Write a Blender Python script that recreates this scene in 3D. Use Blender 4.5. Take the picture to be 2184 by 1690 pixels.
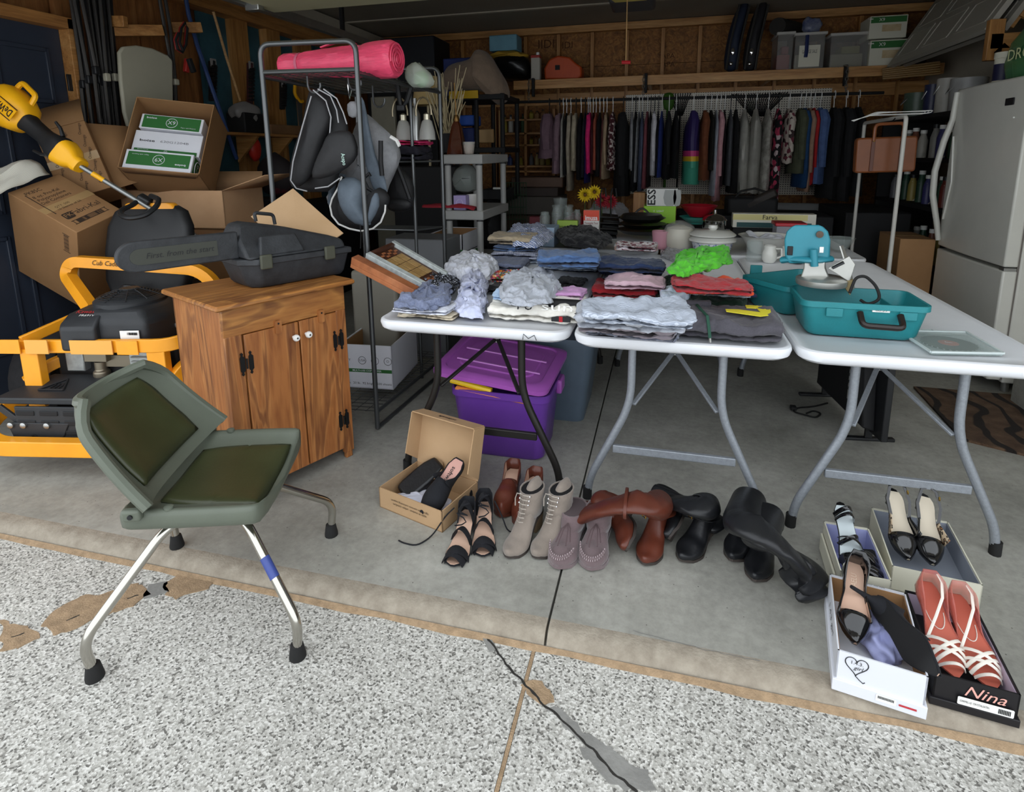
import bpy, bmesh, math, random
from mathutils import Matrix, Vector, noise
for o in list(bpy.data.objects): bpy.data.objects.remove(o)
S = bpy.context.scene
COL = S.collection
# ---------------------------------------------------------------- camera
FPX, CX, CY = 1231.28, 1092.96, 563.455          # focal length and optical centre, in pixels of the 2184 x 1690 frame
PITCH, YAW, ROLL = .188763, .256776, .0097771
CAMP = Vector((0, 0, 1.4))
_f = Vector((-math.sin(YAW)*math.cos(PITCH), math.cos(YAW)*math.cos(PITCH), -math.sin(PITCH)))
_r = Vector((math.cos(YAW), math.sin(YAW), 0)); _d = _f.cross(_r)
RT = math.cos(ROLL)*_r + math.sin(ROLL)*_d; DN = -math.sin(ROLL)*_r + math.cos(ROLL)*_d
cam = bpy.data.cameras.new('camera'); camo = bpy.data.objects.new('camera', cam); COL.objects.link(camo)
m4 = Matrix((RT, -DN, -_f)).transposed().to_4x4(); m4.translation = CAMP
camo.matrix_world = m4
cam.sensor_fit = 'HORIZONTAL'; cam.sensor_width = 36; cam.lens = FPX/2184*36
cam.shift_x = (1092-CX)/2184; cam.shift_y = -(845-CY)/2184
cam.clip_start = .05
S.camera = camo
def ray(px, py): return RT*((px-CX)/FPX) + DN*((py-CY)/FPX) + _f
def Zp(px, py, z=0.):  d = ray(px, py); return CAMP + d*((z-CAMP.z)/d.z)     # where a sight line meets a level
def Yp(px, py, y):  d = ray(px, py); return CAMP + d*((y-CAMP.y)/d.y)
def Xp(px, py, x):  d = ray(px, py); return CAMP + d*((x-CAMP.x)/d.x)
# ---------------------------------------------------------------- daylight
w = bpy.data.worlds.new('overcast'); S.world = w; w.use_nodes = True
bg = w.node_tree.nodes['Background']; bg.inputs[0].default_value = (.90, .95, 1.0, 1); bg.inputs[1].default_value = 1.0
S.view_settings.view_transform = 'Standard'; S.view_settings.look = 'None'
S.view_settings.gamma = 1; S.view_settings.use_curve_mapping = False
S.view_settings.exposure = 1.2
# ---------------------------------------------------------------- helpers
rnd = random.Random(7)
def lin(h):
    h = h.lstrip('#'); c = [int(h[i:i+2], 16)/255 for i in (0, 2, 4)]
    return tuple(x/12.92 if x < .04045 else ((x+.055)/1.055)**2.4 for x in c)
MATS = {}
def mat(key, col, rough=.55, metal=0., var=0., vscale=6., bump=0., bscale=60., trans=0., alpha=1., coat=0., col2=None, sheen=0., ior=1.45, emit=0., stretch=(1, 1, 1), thr=None):
    """a plain procedural material: colour mottled by noise, fine relief by noise"""
    if key in MATS: return MATS[key]
    m = bpy.data.materials.new(key); m.use_nodes = True; nt = m.node_tree; N = nt.nodes; L = nt.links
    b = N['Principled BSDF']; c = lin(col)
    b.inputs['Base Color'].default_value = (*c, 1); b.inputs['Roughness'].default_value = rough; b.inputs['Metallic'].default_value = metal
    b.inputs['Transmission Weight'].default_value = trans; b.inputs['Alpha'].default_value = alpha; b.inputs['Coat Weight'].default_value = coat
    b.inputs['Sheen Weight'].default_value = sheen; b.inputs['IOR'].default_value = ior
    if emit: b.inputs['Emission Color'].default_value = (*c, 1); b.inputs['Emission Strength'].default_value = emit
    if var or bump or col2:
        tc = N.new('ShaderNodeTexCoord'); mp = N.new('ShaderNodeMapping'); mp.inputs['Scale'].default_value = stretch; L.new(tc.outputs['Object'], mp.inputs[0])
    if var or col2:
        n = N.new('ShaderNodeTexNoise'); n.inputs['Scale'].default_value = vscale; n.inputs['Detail'].default_value = 5; n.inputs['Roughness'].default_value = .62; L.new(mp.outputs[0], n.inputs[0])
        r = N.new('ShaderNodeValToRGB'); r.color_ramp.elements[0].position = .3 if not thr else thr-.02; r.color_ramp.elements[1].position = .7 if not thr else thr+.02
        d = lin(col2) if col2 else tuple(min(1, x*(1+var)+var*.01) for x in c)
        e = c if col2 else tuple(x*(1-var) for x in c)
        r.color_ramp.elements[0].color = (*e, 1); r.color_ramp.elements[1].color = (*d, 1)
        L.new(n.outputs[0], r.inputs[0]); L.new(r.outputs[0], b.inputs['Base Color'])
    if bump:
        n2 = N.new('ShaderNodeTexNoise'); n2.inputs['Scale'].default_value = bscale; n2.inputs['Detail'].default_value = 4; L.new(mp.outputs[0], n2.inputs[0])
        bm = N.new('ShaderNodeBump'); bm.inputs['Strength'].default_value = bump; bm.inputs['Distance'].default_value = .01; L.new(n2.outputs[0], bm.inputs['Height']); L.new(bm.outputs[0], b.inputs['Normal'])
    MATS[key] = m; return m
def nodemat(key, rough=.6):
    m = bpy.data.materials.new(key); m.use_nodes = True; MATS[key] = m
    nt = m.node_tree; b = nt.nodes['Principled BSDF']; b.inputs['Roughness'].default_value = rough
    tc = nt.nodes.new('ShaderNodeTexCoord'); mp = nt.nodes.new('ShaderNodeMapping'); nt.links.new(tc.outputs['Object'], mp.inputs[0])
    return m, nt, b, mp
def ramp(nt, src, stops):
    r = nt.nodes.new('ShaderNodeValToRGB'); e = r.color_ramp.elements
    while len(e) < len(stops): e.new(.5)
    for k, (p, c) in enumerate(stops): e[k].position = p; e[k].color = (*(lin(c) if isinstance(c, str) else (c, c, c)), 1)
    nt.links.new(src, r.inputs[0]); return r.outputs[0]
def bumpto(nt, b, src, st=.3, dist=.01):
    n = nt.nodes.new('ShaderNodeBump'); n.inputs['Strength'].default_value = st; n.inputs['Distance'].default_value = dist; nt.links.new(src, n.inputs['Height']); nt.links.new(n.outputs[0], b.inputs['Normal'])
def tex(nt, kind, mp, **kw):
    n = nt.nodes.new('ShaderNodeTex'+kind); nt.links.new(mp.outputs[0], n.inputs['Vector'])
    for k, v in kw.items():
        if hasattr(n, k): setattr(n, k, v)
        else: n.inputs[k.replace('_', ' ')].default_value = v
    return n
def mix(nt, fac, a, bb, mode='MIX'):
    n = nt.nodes.new('ShaderNodeMix'); n.data_type = 'RGBA'; n.blend_type = mode
    for i, s in ((0, fac), (6, a), (7, bb)):
        if isinstance(s, str): s = (*lin(s), 1)
        if isinstance(s, (int, float, tuple)): n.inputs[i].default_value = s
        else: nt.links.new(s, n.inputs[i])
    return n.outputs[2]
def wood(key, a, bcol, c, grain=(1.2, 14, 14), knots=False, rough=.5, rot=(0, 0, 0)):
    m, nt, b, mp = nodemat(key, rough); mp.inputs['Scale'].default_value = grain; mp.inputs['Rotation'].default_value = rot
    n = tex(nt, 'Noise', mp, Scale=1.6, Detail=6., Roughness=.6, Distortion=1.2 if knots else .4)
    c1 = ramp(nt, n.outputs[0], [(.30, a), (.5, bcol), (.72, c)])
    w2 = tex(nt, 'Noise', mp, Scale=9., Detail=3.)
    c2 = ramp(nt, w2.outputs[0], [(.35, .72), (.65, 1.0)])
    nt.links.new(mix(nt, .8, c1, c2, 'MULTIPLY'), b.inputs['Base Color'])
    bumpto(nt, b, w2.outputs[0], .12, .004)
    return m
def crease_tex():
    t = bpy.data.textures.get('creases')
    if not t: t = bpy.data.textures.new('creases', 'CLOUDS'); t.noise_scale = .055; t.noise_depth = 3; t.noise_type = 'HARD_NOISE'
    return t
class MB:
    def __init__(s): s.v = []; s.f = []
    def add(s, vs, fs):
        n = len(s.v); s.v += [tuple(v) for v in vs]; s.f += [tuple(i+n for i in f) for f in fs]; return s
    def box(s, c, d, R=None, top=None):
        """box with centre c and size d; R a 3x3; top=(sx,sy) tapers the upper face"""
        vs = []
        for z in (-.5, .5):
            k = top if (top and z > 0) else (1, 1)
            for x, y in ((-.5, -.5), (.5, -.5), (.5, .5), (-.5, .5)):
                p = Vector((x*d[0]*k[0], y*d[1]*k[1], z*d[2])); vs.append((R @ p if R else p)+Vector(c))
        return s.add(vs, [(3, 2, 1, 0), (4, 5, 6, 7), (0, 1, 5, 4), (1, 2, 6, 5), (2, 3, 7, 6), (3, 0, 4, 7)])
    def bar(s, a, b, w, h=None, up=(0, 0, 1)):
        """rectangular bar from a to b, w wide and h high"""
        a, b = Vector(a), Vector(b); z = (b-a); l = z.length; z.normalize(); u = Vector(up)
        if abs(z.dot(u)) > .98: u = Vector((0, 1, 0))
        x = u.cross(z).normalized(); y = z.cross(x)
        return s.box((a+b)/2, (w, h or w, l), Matrix((x, y, z)).transposed())
    def loft(s, rings, cap=True, closed=False):
        n = len(rings[0]); k = len(rings); fs = []
        for i in range(k if closed else k-1):
            for j in range(n): fs.append((i*n+j, i*n+(j+1) % n, ((i+1) % k)*n+(j+1) % n, ((i+1) % k)*n+j))
        if cap and not closed: fs += [tuple(range(n))[::-1], tuple((k-1)*n+j for j in range(n))]
        return s.add([p for r in rings for p in r], fs)
    def tube(s, pts, r, n=8, closed=False, cap=True, flat=1.):
        pts = [Vector(p) for p in pts]; k = len(pts); rings = []; u = None
        for i, p in enumerate(pts):
            a = pts[i-1] if (i or closed) else p; c = pts[(i+1) % k] if (i < k-1 or closed) else p
            t = (c-a)
            if t.length < 1e-9: t = Vector((0, 0, 1))
            t.normalize()
            if u is None:
                u = Vector((0, 0, 1)) if abs(t.z) < .9 else Vector((0, 1, 0))
            u = (u-t*u.dot(t)).normalized(); v = t.cross(u)
            rr = r[i] if isinstance(r, (list, tuple)) else r
            rings.append([p+u*(rr*math.cos(2*math.pi*j/n)*flat)+v*(rr*math.sin(2*math.pi*j/n)) for j in range(n)])
        return s.loft(rings, cap, closed)
    def lathe(s, prof, n=20, c=(0, 0, 0), R=None, cap=True):
        rings = []
        for r, z in prof:
            rings.append([Vector(c)+((R @ q) if R else q) for q in (Vector((max(r, 1e-4)*math.cos(2*math.pi*j/n), max(r, 1e-4)*math.sin(2*math.pi*j/n), z)) for j in range(n))])
        return s.loft(rings, cap)
    def prism(s, out, d, o=(0, 0, 0), u=(1, 0, 0), v=(0, 0, 1)):
        """2D outline in the plane o,u,v pushed d along u x v (towards the eye when d > 0)"""
        u, v, o = Vector(u), Vector(v), Vector(o); n = u.cross(v).normalized()
        a = [o+u*x+v*y for x, y in out]; return s.loft([a, [p+n*d for p in a]])
    def grid(s, nx, ny, fn, thick=None):
        vs = [Vector(fn(i/nx, j/ny)) for j in range(ny+1) for i in range(nx+1)]
        fs = [(j*(nx+1)+i, j*(nx+1)+i+1, (j+1)*(nx+1)+i+1, (j+1)*(nx+1)+i) for j in range(ny) for i in range(nx)]
        return s.add(vs, fs)
    def sphere(s, c, r, n=10):
        r = r if isinstance(r, (tuple, list)) else (r, r, r)
        rings = [[Vector(c)+Vector((r[0]*math.sin(a)*math.cos(b), r[1]*math.sin(a)*math.sin(b), -r[2]*math.cos(a))) for b in (2*math.pi*j/n for j in range(n))] for a in ((i+.02 if i == 0 else i-.02 if i == n//2 else i)*math.pi/(n//2) for i in range(n//2+1))]
        return s.loft(rings)
    def build(s, name, m, parent=None, bevel=0., seg=2, sub=0, smooth=True, ang=38, solid=0., kind=None, label=None, local=False, crease=0.):
        vs = s.v
        if parent is not None and not local:
            p = parent
            while p is not None and p.name not in TM: p = p.parent
            if p is not None: I = TM[p.name]; vs = [I @ Vector(v) for v in vs]
        me = bpy.data.meshes.new(name); me.from_pydata([tuple(v) for v in vs], [], s.f)
        b = bmesh.new(); b.from_mesh(me); bmesh.ops.recalc_face_normals(b, faces=b.faces[:]); b.to_mesh(me); b.free()
        if smooth:
            me.polygons.foreach_set('use_smooth', [True]*len(me.polygons))
            if not sub: me.set_sharp_from_angle(angle=math.radians(ang))
        me.materials.append(m)
        o = bpy.data.objects.new(name, me); COL.objects.link(o)
        if parent is not None: o.parent = parent
        if solid: q = o.modifiers.new('solid', 'SOLIDIFY'); q.thickness = solid; q.offset = 0
        if bevel: q = o.modifiers.new('bevel', 'BEVEL'); q.width = bevel; q.segments = seg; q.limit_method = 'ANGLE'; q.angle_limit = .6
        if sub: q = o.modifiers.new('sub', 'SUBSURF'); q.levels = sub; q.render_levels = sub
        if crease: q = o.modifiers.new('crease', 'DISPLACE'); q.texture = crease_tex(); q.strength = crease; q.mid_level = .5; q.texture_coords = 'GLOBAL'
        if kind: o['kind'] = kind
        if label: o['label'] = label
        return o
TM = {}
def thing(name, label, cat, loc=(0, 0, 0), rz=0., group=None, rot=None):
    o = bpy.data.objects.new(name, None); COL.objects.link(o); o.empty_display_size = .05
    M4 = Matrix.Translation(Vector(loc)) @ (rot.to_4x4() if rot else Matrix.Rotation(rz, 4, 'Z'))
    o.matrix_world = M4; TM[o.name] = M4.inverted()
    return tag(o, label, cat, group)
def tag(o, label, cat=None, group=None):
    o['label'] = label
    if cat: o['category'] = cat
    if group: o['group'] = group
    return o
def struct(o): o['kind'] = 'structure'; return o
def copytree(o, loc=None, rz=None, label=None, parent=None):
    c = o.copy(); COL.objects.link(c); c.parent = parent
    if loc is not None: c.location = loc
    if rz is not None: c.rotation_euler = (0, 0, rz)
    if label: c['label'] = label
    for ch in o.children: copytree(ch, parent=c)
    return c
def txt(s, parent, o, ux, uy, size, m, width=None, shear=0., bold=0., local=False, name='lettering', lift=.0012, align='CENTER'):
    """flat print: letters as a thin mesh lying on a face; o = middle of the line, ux = reading direction, uy = up"""
    cu = bpy.data.curves.new('t', 'FONT'); cu.body = s; cu.size = 1.; cu.align_x = align; cu.align_y = 'CENTER'; cu.shear = shear; cu.offset = bold; cu.resolution_u = 2
    t = bpy.data.objects.new('t', cu); me = bpy.data.meshes.new_from_object(t); bpy.data.objects.remove(t)
    if not me.vertices: return None
    xs = [v.co.x for v in me.vertices]; k = size; sx = size if not width else width/max(1e-6, max(xs)-min(xs))
    ux, uy = Vector(ux).normalized(), Vector(uy).normalized(); n = ux.cross(uy).normalized(); oo = Vector(o)+n*lift
    I = None
    if parent is not None and not local:
        p = parent
        while p is not None and p.name not in TM: p = p.parent
        I = TM[p.name] if p is not None else None
    for v in me.vertices:
        q = oo+ux*(v.co.x*sx)+uy*(v.co.y*k); v.co = I @ q if I else q
    me.materials.clear(); me.materials.append(m); me.name = name
    ob = bpy.data.objects.new(name, me); COL.objects.link(ob); ob.parent = parent
    return ob
def arc(c, r, a0, a1, n, plane='xz'):
    out = []
    for i in range(n+1):
        a = math.radians(a0+(a1-a0)*i/n); x, y = r*math.cos(a), r*math.sin(a)
        out.append(Vector(c)+(Vector((x, 0, y)) if plane == 'xz' else Vector((x, y, 0)) if plane == 'xy' else Vector((0, x, y))))
    return out
def rrect(w, h, r, n=4, cx=0., cy=0.):
    out = []
    for sx, sy, a in ((1, 1, 0), (-1, 1, 90), (-1, -1, 180), (1, -1, 270)):
        for i in range(n+1):
            t = math.radians(a+90*i/n); out.append((cx+sx*(w/2-r)+r*math.cos(t), cy+sy*(h/2-r)+r*math.sin(t)))
    return out
def fillet(pts, r, n=4):
    """round the inner corners of a polyline"""
    pts = [Vector(p) for p in pts]; out = [pts[0]]
    for i in range(1, len(pts)-1):
        a, p, b = pts[i-1], pts[i], pts[i+1]; d1 = (a-p); d2 = (b-p); k = min(r, d1.length*.49, d2.length*.49)
        q0 = p+d1.normalized()*k; q1 = p+d2.normalized()*k
        for j in range(n+1):
            t = j/n; out.append((1-t)**2*q0+2*t*(1-t)*p+t*t*q1)
    return out+[pts[-1]]
def nz(p, s=1., seed=0.): return noise.noise(Vector(p)*s+Vector((seed*3.17, seed*1.31, seed*7.7)))
def rotm(ax, deg): return Matrix.Rotation(math.radians(deg), 3, ax)
# ================================================================ surface materials
def mk_concrete():
    m, nt, b, mp = nodemat('garage concrete', .62)
    n = tex(nt, 'Noise', mp, Scale=2.2, Detail=9., Roughness=.7); n2 = tex(nt, 'Noise', mp, Scale=34., Detail=5., Roughness=.7); n3 = tex(nt, 'Noise', mp, Scale=.7, Detail=4.)
    a = ramp(nt, n.outputs[0], [(.28, '8a8983'), (.5, 'a5a49d'), (.7, 'bab9b2')])
    a = mix(nt, .55, a, ramp(nt, n2.outputs[0], [(.3, '6f6e6a'), (.62, 'b4b3ae')]), 'SOFT_LIGHT')
    a = mix(nt, .5, a, ramp(nt, n3.outputs[0], [(.35, .7), (.6, 1.)]), 'MULTIPLY')
    v = tex(nt, 'Voronoi', mp, Scale=26.); a = mix(nt, ramp(nt, v.outputs[0], [(.03, 1.), (.07, 0.)]), a, '46433f')
    nt.links.new(a, b.inputs['Base Color']); bumpto(nt, b, n2.outputs[0], .15, .003); return m
def mk_aggregate(key='driveway aggregate', tint='bab8b1', dark='6a6863', base='a8a69f'):
    m, nt, b, mp = nodemat(key, .85)
    v = tex(nt, 'Voronoi', mp, Scale=190.); n = tex(nt, 'Noise', mp, Scale=1.4, Detail=6.); n2 = tex(nt, 'Noise', mp, Scale=120., Detail=3.)
    sep = nt.nodes.new('ShaderNodeSeparateColor'); nt.links.new(v.outputs['Color'], sep.inputs[0])
    a = ramp(nt, sep.outputs[0], [(.0, dark), (.10, dark), (.16, base), (.5, tint), (.95, 'dedcd6')])
    a = mix(nt, ramp(nt, n2.outputs[0], [(.36, .7), (.42, 0.)]), a, '7d7a73')
    a = mix(nt, .6, a, ramp(nt, n.outputs[0], [(.3, .74), (.65, 1.)]), 'MULTIPLY')
    nt.links.new(a, b.inputs['Base Color']); bumpto(nt, b, v.outputs[0], .3, .003); return m
def mk_osb():
    m, nt, b, mp = nodemat('osb sheathing', .7); mp.inputs['Scale'].default_value = (1, 1, 1)
    v = tex(nt, 'Voronoi', mp, Scale=26.); n = tex(nt, 'Noise', mp, Scale=11., Detail=7., Roughness=.75, Distortion=2.5)
    sep = nt.nodes.new('ShaderNodeSeparateColor'); nt.links.new(v.outputs['Color'], sep.inputs[0])
    a = ramp(nt, n.outputs[0], [(.30, '5a3c1c'), (.48, '8a6234'), (.62, 'a67c46'), (.75, 'bd9860')])
    a = mix(nt, .45, a, ramp(nt, sep.outputs[1], [(.1, '6d4a24'), (.9, 'b8915a')]), 'SOFT_LIGHT')
    nt.links.new(a, b.inputs['Base Color']); bumpto(nt, b, n.outputs[0], .3, .005); return m
def mk_pegboard():
    m, nt, b, mp = nodemat('pegboard', .6); mp.inputs['Scale'].default_value = (39.4, 39.4, 39.4)
    s = nt.nodes.new('ShaderNodeSeparateXYZ'); nt.links.new(mp.outputs[0], s.inputs[0]); d = []
    for k in (0, 2):
        f = nt.nodes.new('ShaderNodeMath'); f.operation = 'FRACT'; nt.links.new(s.outputs[k], f.inputs[0])
        g = nt.nodes.new('ShaderNodeMath'); g.operation = 'SUBTRACT'; g.inputs[1].default_value = .5; nt.links.new(f.outputs[0], g.inputs[0])
        h = nt.nodes.new('ShaderNodeMath'); h.operation = 'POWER'; h.inputs[1].default_value = 2; nt.links.new(g.outputs[0], h.inputs[0]); d.append(h)
    t = nt.nodes.new('ShaderNodeMath'); t.operation = 'ADD'; nt.links.new(d[0].outputs[0], t.inputs[0]); nt.links.new(d[1].outputs[0], t.inputs[1])
    nt.links.new(ramp(nt, t.outputs[0], [(.042, '2a241c'), (.055, 'e6e0d2')]), b.inputs['Base Color']); return m
M_CONC = mk_concrete(); M_AGG = mk_aggregate(); M_LIP = mat('weathered slab edge', '857b6d', .9, col2='a39a8b', vscale=22, bump=.3, bscale=120); M_OSB = mk_osb(); M_PEG = mk_pegboard()
M_STUD = wood('stud pine', '8a5a2c', 'b07c43', 'c89a60', (14, 14, 1.1)); M_BEAM = wood('beam pine', '9c6a37', 'bf8c52', 'd0a26a', (1.0, 14, 14))
M_BEAMY = wood('beam pine along depth', '8c5d31', 'b27d45', 'c4945b', (14, 1.0, 14))
M_PLY = wood('plywood', '6e4524', '8d5c32', 'a87445', (9, 9, 1.4)); M_CEIL = mat('ceiling paint', '8f887a', .8, var=.06, vscale=2)
M_DRY = mat('drywall', 'b5ad9c', .8, var=.05); M_DIRT = mat('brown dirt', '9c8468', .95, var=.25, vscale=30, bump=.4, bscale=200); M_PATCH = mat('grey patch cement', '83827e', .9, var=.18, vscale=14, bump=.2, bscale=90)
M_CRACK = mat('crack shadow', '2c2a27', .95); M_BLACKP = mat('black plastic', '1c1d1f', .45, var=.12, vscale=20); M_BLK = mat('matte black', '131315', .7)  # crack strips carry one even dark colour
M_STEEL = mat('galvanised steel', 'a9aaa8', .35, .9, var=.1); M_CHROME = mat('chrome', 'e6e6e6', .08, 1.); M_DARKMET = mat('dark metal', '3a3b3d', .4, .8)
M_WHITE = mat('white paint', 'e9e8e4', .4); M_INK = mat('black ink', '17171a', .6); M_RUBBER = mat('black rubber', '161616', .75)
# ================================================================ the place itself
XL, XR, YB, ZC, YL = -3.6, 2.65, 7.2, 2.9, 1.45
XJ, DZ = -.29, -.04
base = struct(MB().box(((XL+XR)/2, (YL+YB)/2+.1, -.10), (XR-XL+.6, YB-YL+.1, .14)).build('floor', M_CONC, smooth=False))
for a, b in ((XL-.3, XJ-.004), (XJ+.004, XR+.3)):
    MB().box(((a+b)/2, (YL+.06+YB+.2)/2, -.015), (b-a, YB+.2-YL-.06, .03)).build('floor_slab', M_CONC, base, smooth=False)
lip = struct(bpy.data.objects.new('trim_1', None)); COL.objects.link(lip)
for a, b in ((XL-.3, XJ-.004), (XJ+.004, XR+1.3)):
    n = 40; rings = []
    for i in range(n+1):
        x = a+(b-a)*i/n; e = .006*nz((x*3, 0, 0), 1.)
        rings.append([(x, YL+.06, -.03), (x, YL+.06, .0), (x, YL+.03+e, .0), (x, YL+.012+e, -.008), (x, YL-.004+e, -.024), (x, YL-.012+e, -.045), (x, YL+.02, -.06)])
    MB().loft(rings).build('slab_edge', M_LIP, lip)
# brown dirt gathered in the step below the slab edge
MB().grid(60, 2, lambda u, v: (XL+u*(XR+1-XL), YL-.012-v*(.018+.014*nz((u*40, 0, 0), 1.)), DZ+.009*(1-v))).build('dirt_seam', M_DIRT, lip)
drive = struct(MB().box((-.5, -.4, -.12), (9, 3.7, .12)).build('driveway', M_AGG, smooth=False))
for a, b in ((-5, XJ-.035), (XJ-.025, 4)):
    MB().box(((a+b)/2, -.395, DZ-.015), (b-a, 3.69, .03)).build('driveway_slab', M_AGG, drive, smooth=False)
MB().box((XJ-.03, .15, DZ-.006), (.012, 2.6, .012)).build('joint_filler', M_DIRT, drive, smooth=False)
def blotch(name, pix, m, z=DZ, h=.003, parent=drive, jag=.02, seed=0):
    pts = [Zp(x, y, z) for x, y in pix]; out = []
    for i in range(len(pts)):
        a, b = pts[i], pts[(i+1) % len(pts)]; k = max(2, int((b-a).length/.012))
        for j in range(k):
            p = a.lerp(b, j/k); out.append((p.x+jag*nz((p.x*30, p.y*30, seed), 1.), p.y+jag*nz((p.x*30, p.y*30, seed+9), 1.)))
    f = MB(); f.loft([[(x, y, z-.002) for x, y in out], [(x, y, z+h) for x, y in out]]); return f.build(name, m, parent, smooth=False)
blotch('dirt_patch', [(0, 1325), (60, 1335), (85, 1360), (40, 1385), (0, 1390)], M_DIRT, seed=1)
blotch('dirt_patch', [(95, 1330), (130, 1292), (180, 1272), (230, 1268), (270, 1250), (310, 1248), (318, 1272), (285, 1292), (230, 1310), (180, 1335), (120, 1355)], M_DIRT, seed=2)
blotch('dirt_patch', [(358, 1245), (385, 1215), (425, 1207), (470, 1215), (468, 1232), (440, 1255), (380, 1275), (350, 1270)], M_DIRT, seed=3)
blotch('cement_patch', [(305, 1268), (320, 1248), (358, 1245), (352, 1265), (308, 1278)], M_PATCH, seed=4)
blotch('dirt_patch', [(1112, 1462), (1128, 1450), (1150, 1455), (1175, 1472), (1182, 1500), (1160, 1510), (1142, 1492), (1125, 1485)], M_DIRT, seed=5, jag=.012)
blotch('cement_patch', [(1165, 1505), (1200, 1520), (1235, 1545), (1262, 1578), (1300, 1595), (1320, 1620), (1380, 1650), (1400, 1690), (1330, 1690), (1290, 1660), (1245, 1620), (1228, 1595), (1250, 1585), (1215, 1555), (1180, 1525)], M_PATCH, seed=6)
blotch('cement_patch', [(1018, 1338), (1030, 1340), (1062, 1385), (1045, 1392), (1028, 1365)], M_PATCH, seed=7, jag=.008)
def crack(pix, wd, z=DZ+.0032, parent=drive, m=M_CRACK, seed=0):
    p = [Zp(x, y, z) for x, y in pix]; q = []
    for a, b in zip(p, p[1:]):
        for j in range(8): c = a.lerp(b, j/8); q.append(c+Vector((.006*nz(c*40, 1., seed), .006*nz(c*40, 1., seed+4), 0)))
    q.append(p[-1]); f = MB(); L0 = []; R0 = []
    for i, c in enumerate(q):
        t = (q[min(i+1, len(q)-1)]-q[max(i-1, 0)]).normalized(); s = Vector((-t.y, t.x, 0)); k = wd*(.6+.7*abs(nz(c*50, 1., seed+2)))
        L0.append(c+s*k); R0.append(c-s*k)
    f.add(L0+R0, [(i, i+1, len(q)+i+1, len(q)+i) for i in range(len(q)-1)]); f.build('crack', m, parent, smooth=False)
crack([(1022, 1340), (1050, 1375), (1090, 1430), (1118, 1458), (1142, 1485), (1165, 1508), (1205, 1540), (1255, 1592), (1310, 1650), (1360, 1690)], .004, seed=1)
for pts in ([(140, 1325), (170, 1312)], [(270, 1278), (295, 1270)], [(25, 1360), (50, 1350)], [(445, 1225), (462, 1216)]): crack(pts, .003, seed=3)
crack([(1350, 1345), (1500, 1385), (1620, 1410)], .0012, z=.0015, parent=base, seed=5, m=M_PATCH)
# ---- back wall
wb = struct(MB().box(((XL+XR)/2, YB+.16, ZC/2), (XR-XL+.4, .04, ZC+.4)).build('wall_back', M_OSB, smooth=False))
sx0 = Yp(1262.8, 110, YB).x
xs = [sx0+.406*k for k in range(-7, 10)]; xs = [x for x in xs if XL < x < XR]
for j, (za, zb) in enumerate(((.0, 1.16), (1.165, 2.42), (2.425, ZC))):
    for i in range(0, len(xs)-1, 3):
        a, b = xs[i], xs[min(i+3, len(xs)-1)]
        MB().box(((a+b)/2, YB+.115, (za+zb)/2), (b-a-.005, .03, zb-za)).build('osb_sheet', M_OSB, wb, smooth=False)
pst = MB().box((0, 0, 0), (.038, .09, ZC-.2)).build('stud', M_STUD, wb, smooth=False, local=True); pst.location = (xs[0], YB+.055, ZC/2)
for x in xs[1:]:
    c = pst.copy(); COL.objects.link(c); c.parent = wb; c.location = (x, YB+.055, ZC/2)
MB().box(((XL+XR)/2, YB+.05, ZC-.05), (XR-XL, .1, .08)).build('top_plate', M_BEAM, wb, bevel=.003)
MB().box(((XL+XR)/2, YB+.04, 2.05), (XR-XL, .04, .14)).build('ledger_board', M_BEAM, wb, bevel=.003)
p0, p1 = Yp(1335, 200, YB-.01), Yp(1755, 410, YB-.01)
MB().box(((p0.x+p1.x)/2, YB-.005, 1.49), (p1.x-p0.x, .006, 1.16)).build('pegboard_panel', M_PEG, wb, smooth=False)
for px, py, s in ((1165, 95, .09), (1208, 97, .07), (1425, 120, .05), (1425, 138, .05)):
    p = Yp(px, py, YB+.1)
    txt('IIDI' if py < 100 else 'APA', wb, p-Vector((0, .004, 0)), (1, 0, 0), (0, 0, 1), s*1.6, mat('sheathing stamp ink', '4a2a0c', .8))
# ---- left wall: sheathing painted teal between brown studs, plywood towards the street
wl = struct(MB().box((XL-.16, (YB+1.6)/2, ZC/2), (.04, YB-1.2, ZC+.2)).build('wall_left', M_PLY, smooth=False))
M_TEAL = mat('teal painted siding', '2e5560', .75, var=.25, vscale=5, bump=.15, bscale=30)
ys = [Xp(x, 120, XL).y for x in (455, 505, 533, 573, 600, 640, 665, 720)]
for i in range(0, len(ys), 2):
    a, b = ys[i], (ys[i+1] if i+1 < len(ys) else YB)
    MB().box((XL-.10, (a+b)/2, 1.28), (.03, b-a+.06, 2.56)).build('siding_board', M_TEAL, wl, smooth=False)
for i in range(1, len(ys)-1, 2):
    a, b = ys[i], ys[i+1]; MB().box((XL-.045, (a+b)/2, 1.28), (.09, b-a, 2.56)).build('stud', M_STUD, wl, smooth=False)
for a, b, m in ((2.95, 3.55, M_PLY), (3.56, Xp(430, 100, XL).y, M_PLY)): MB().box((XL-.09, (a+b)/2, 1.3), (.03, b-a, 2.56)).build('plywood_sheet', m, wl, smooth=False)
MB().box((XL-.03, 4.7, 2.62), (.14, 5.0, .13)).build('header_beam', M_BEAMY, wl, bevel=.004)
MB().box((XL+.0, 5.3, 2.78), (.05, 3.8, .2)).build('drywall_band', M_DRY, wl, smooth=False)
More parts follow.
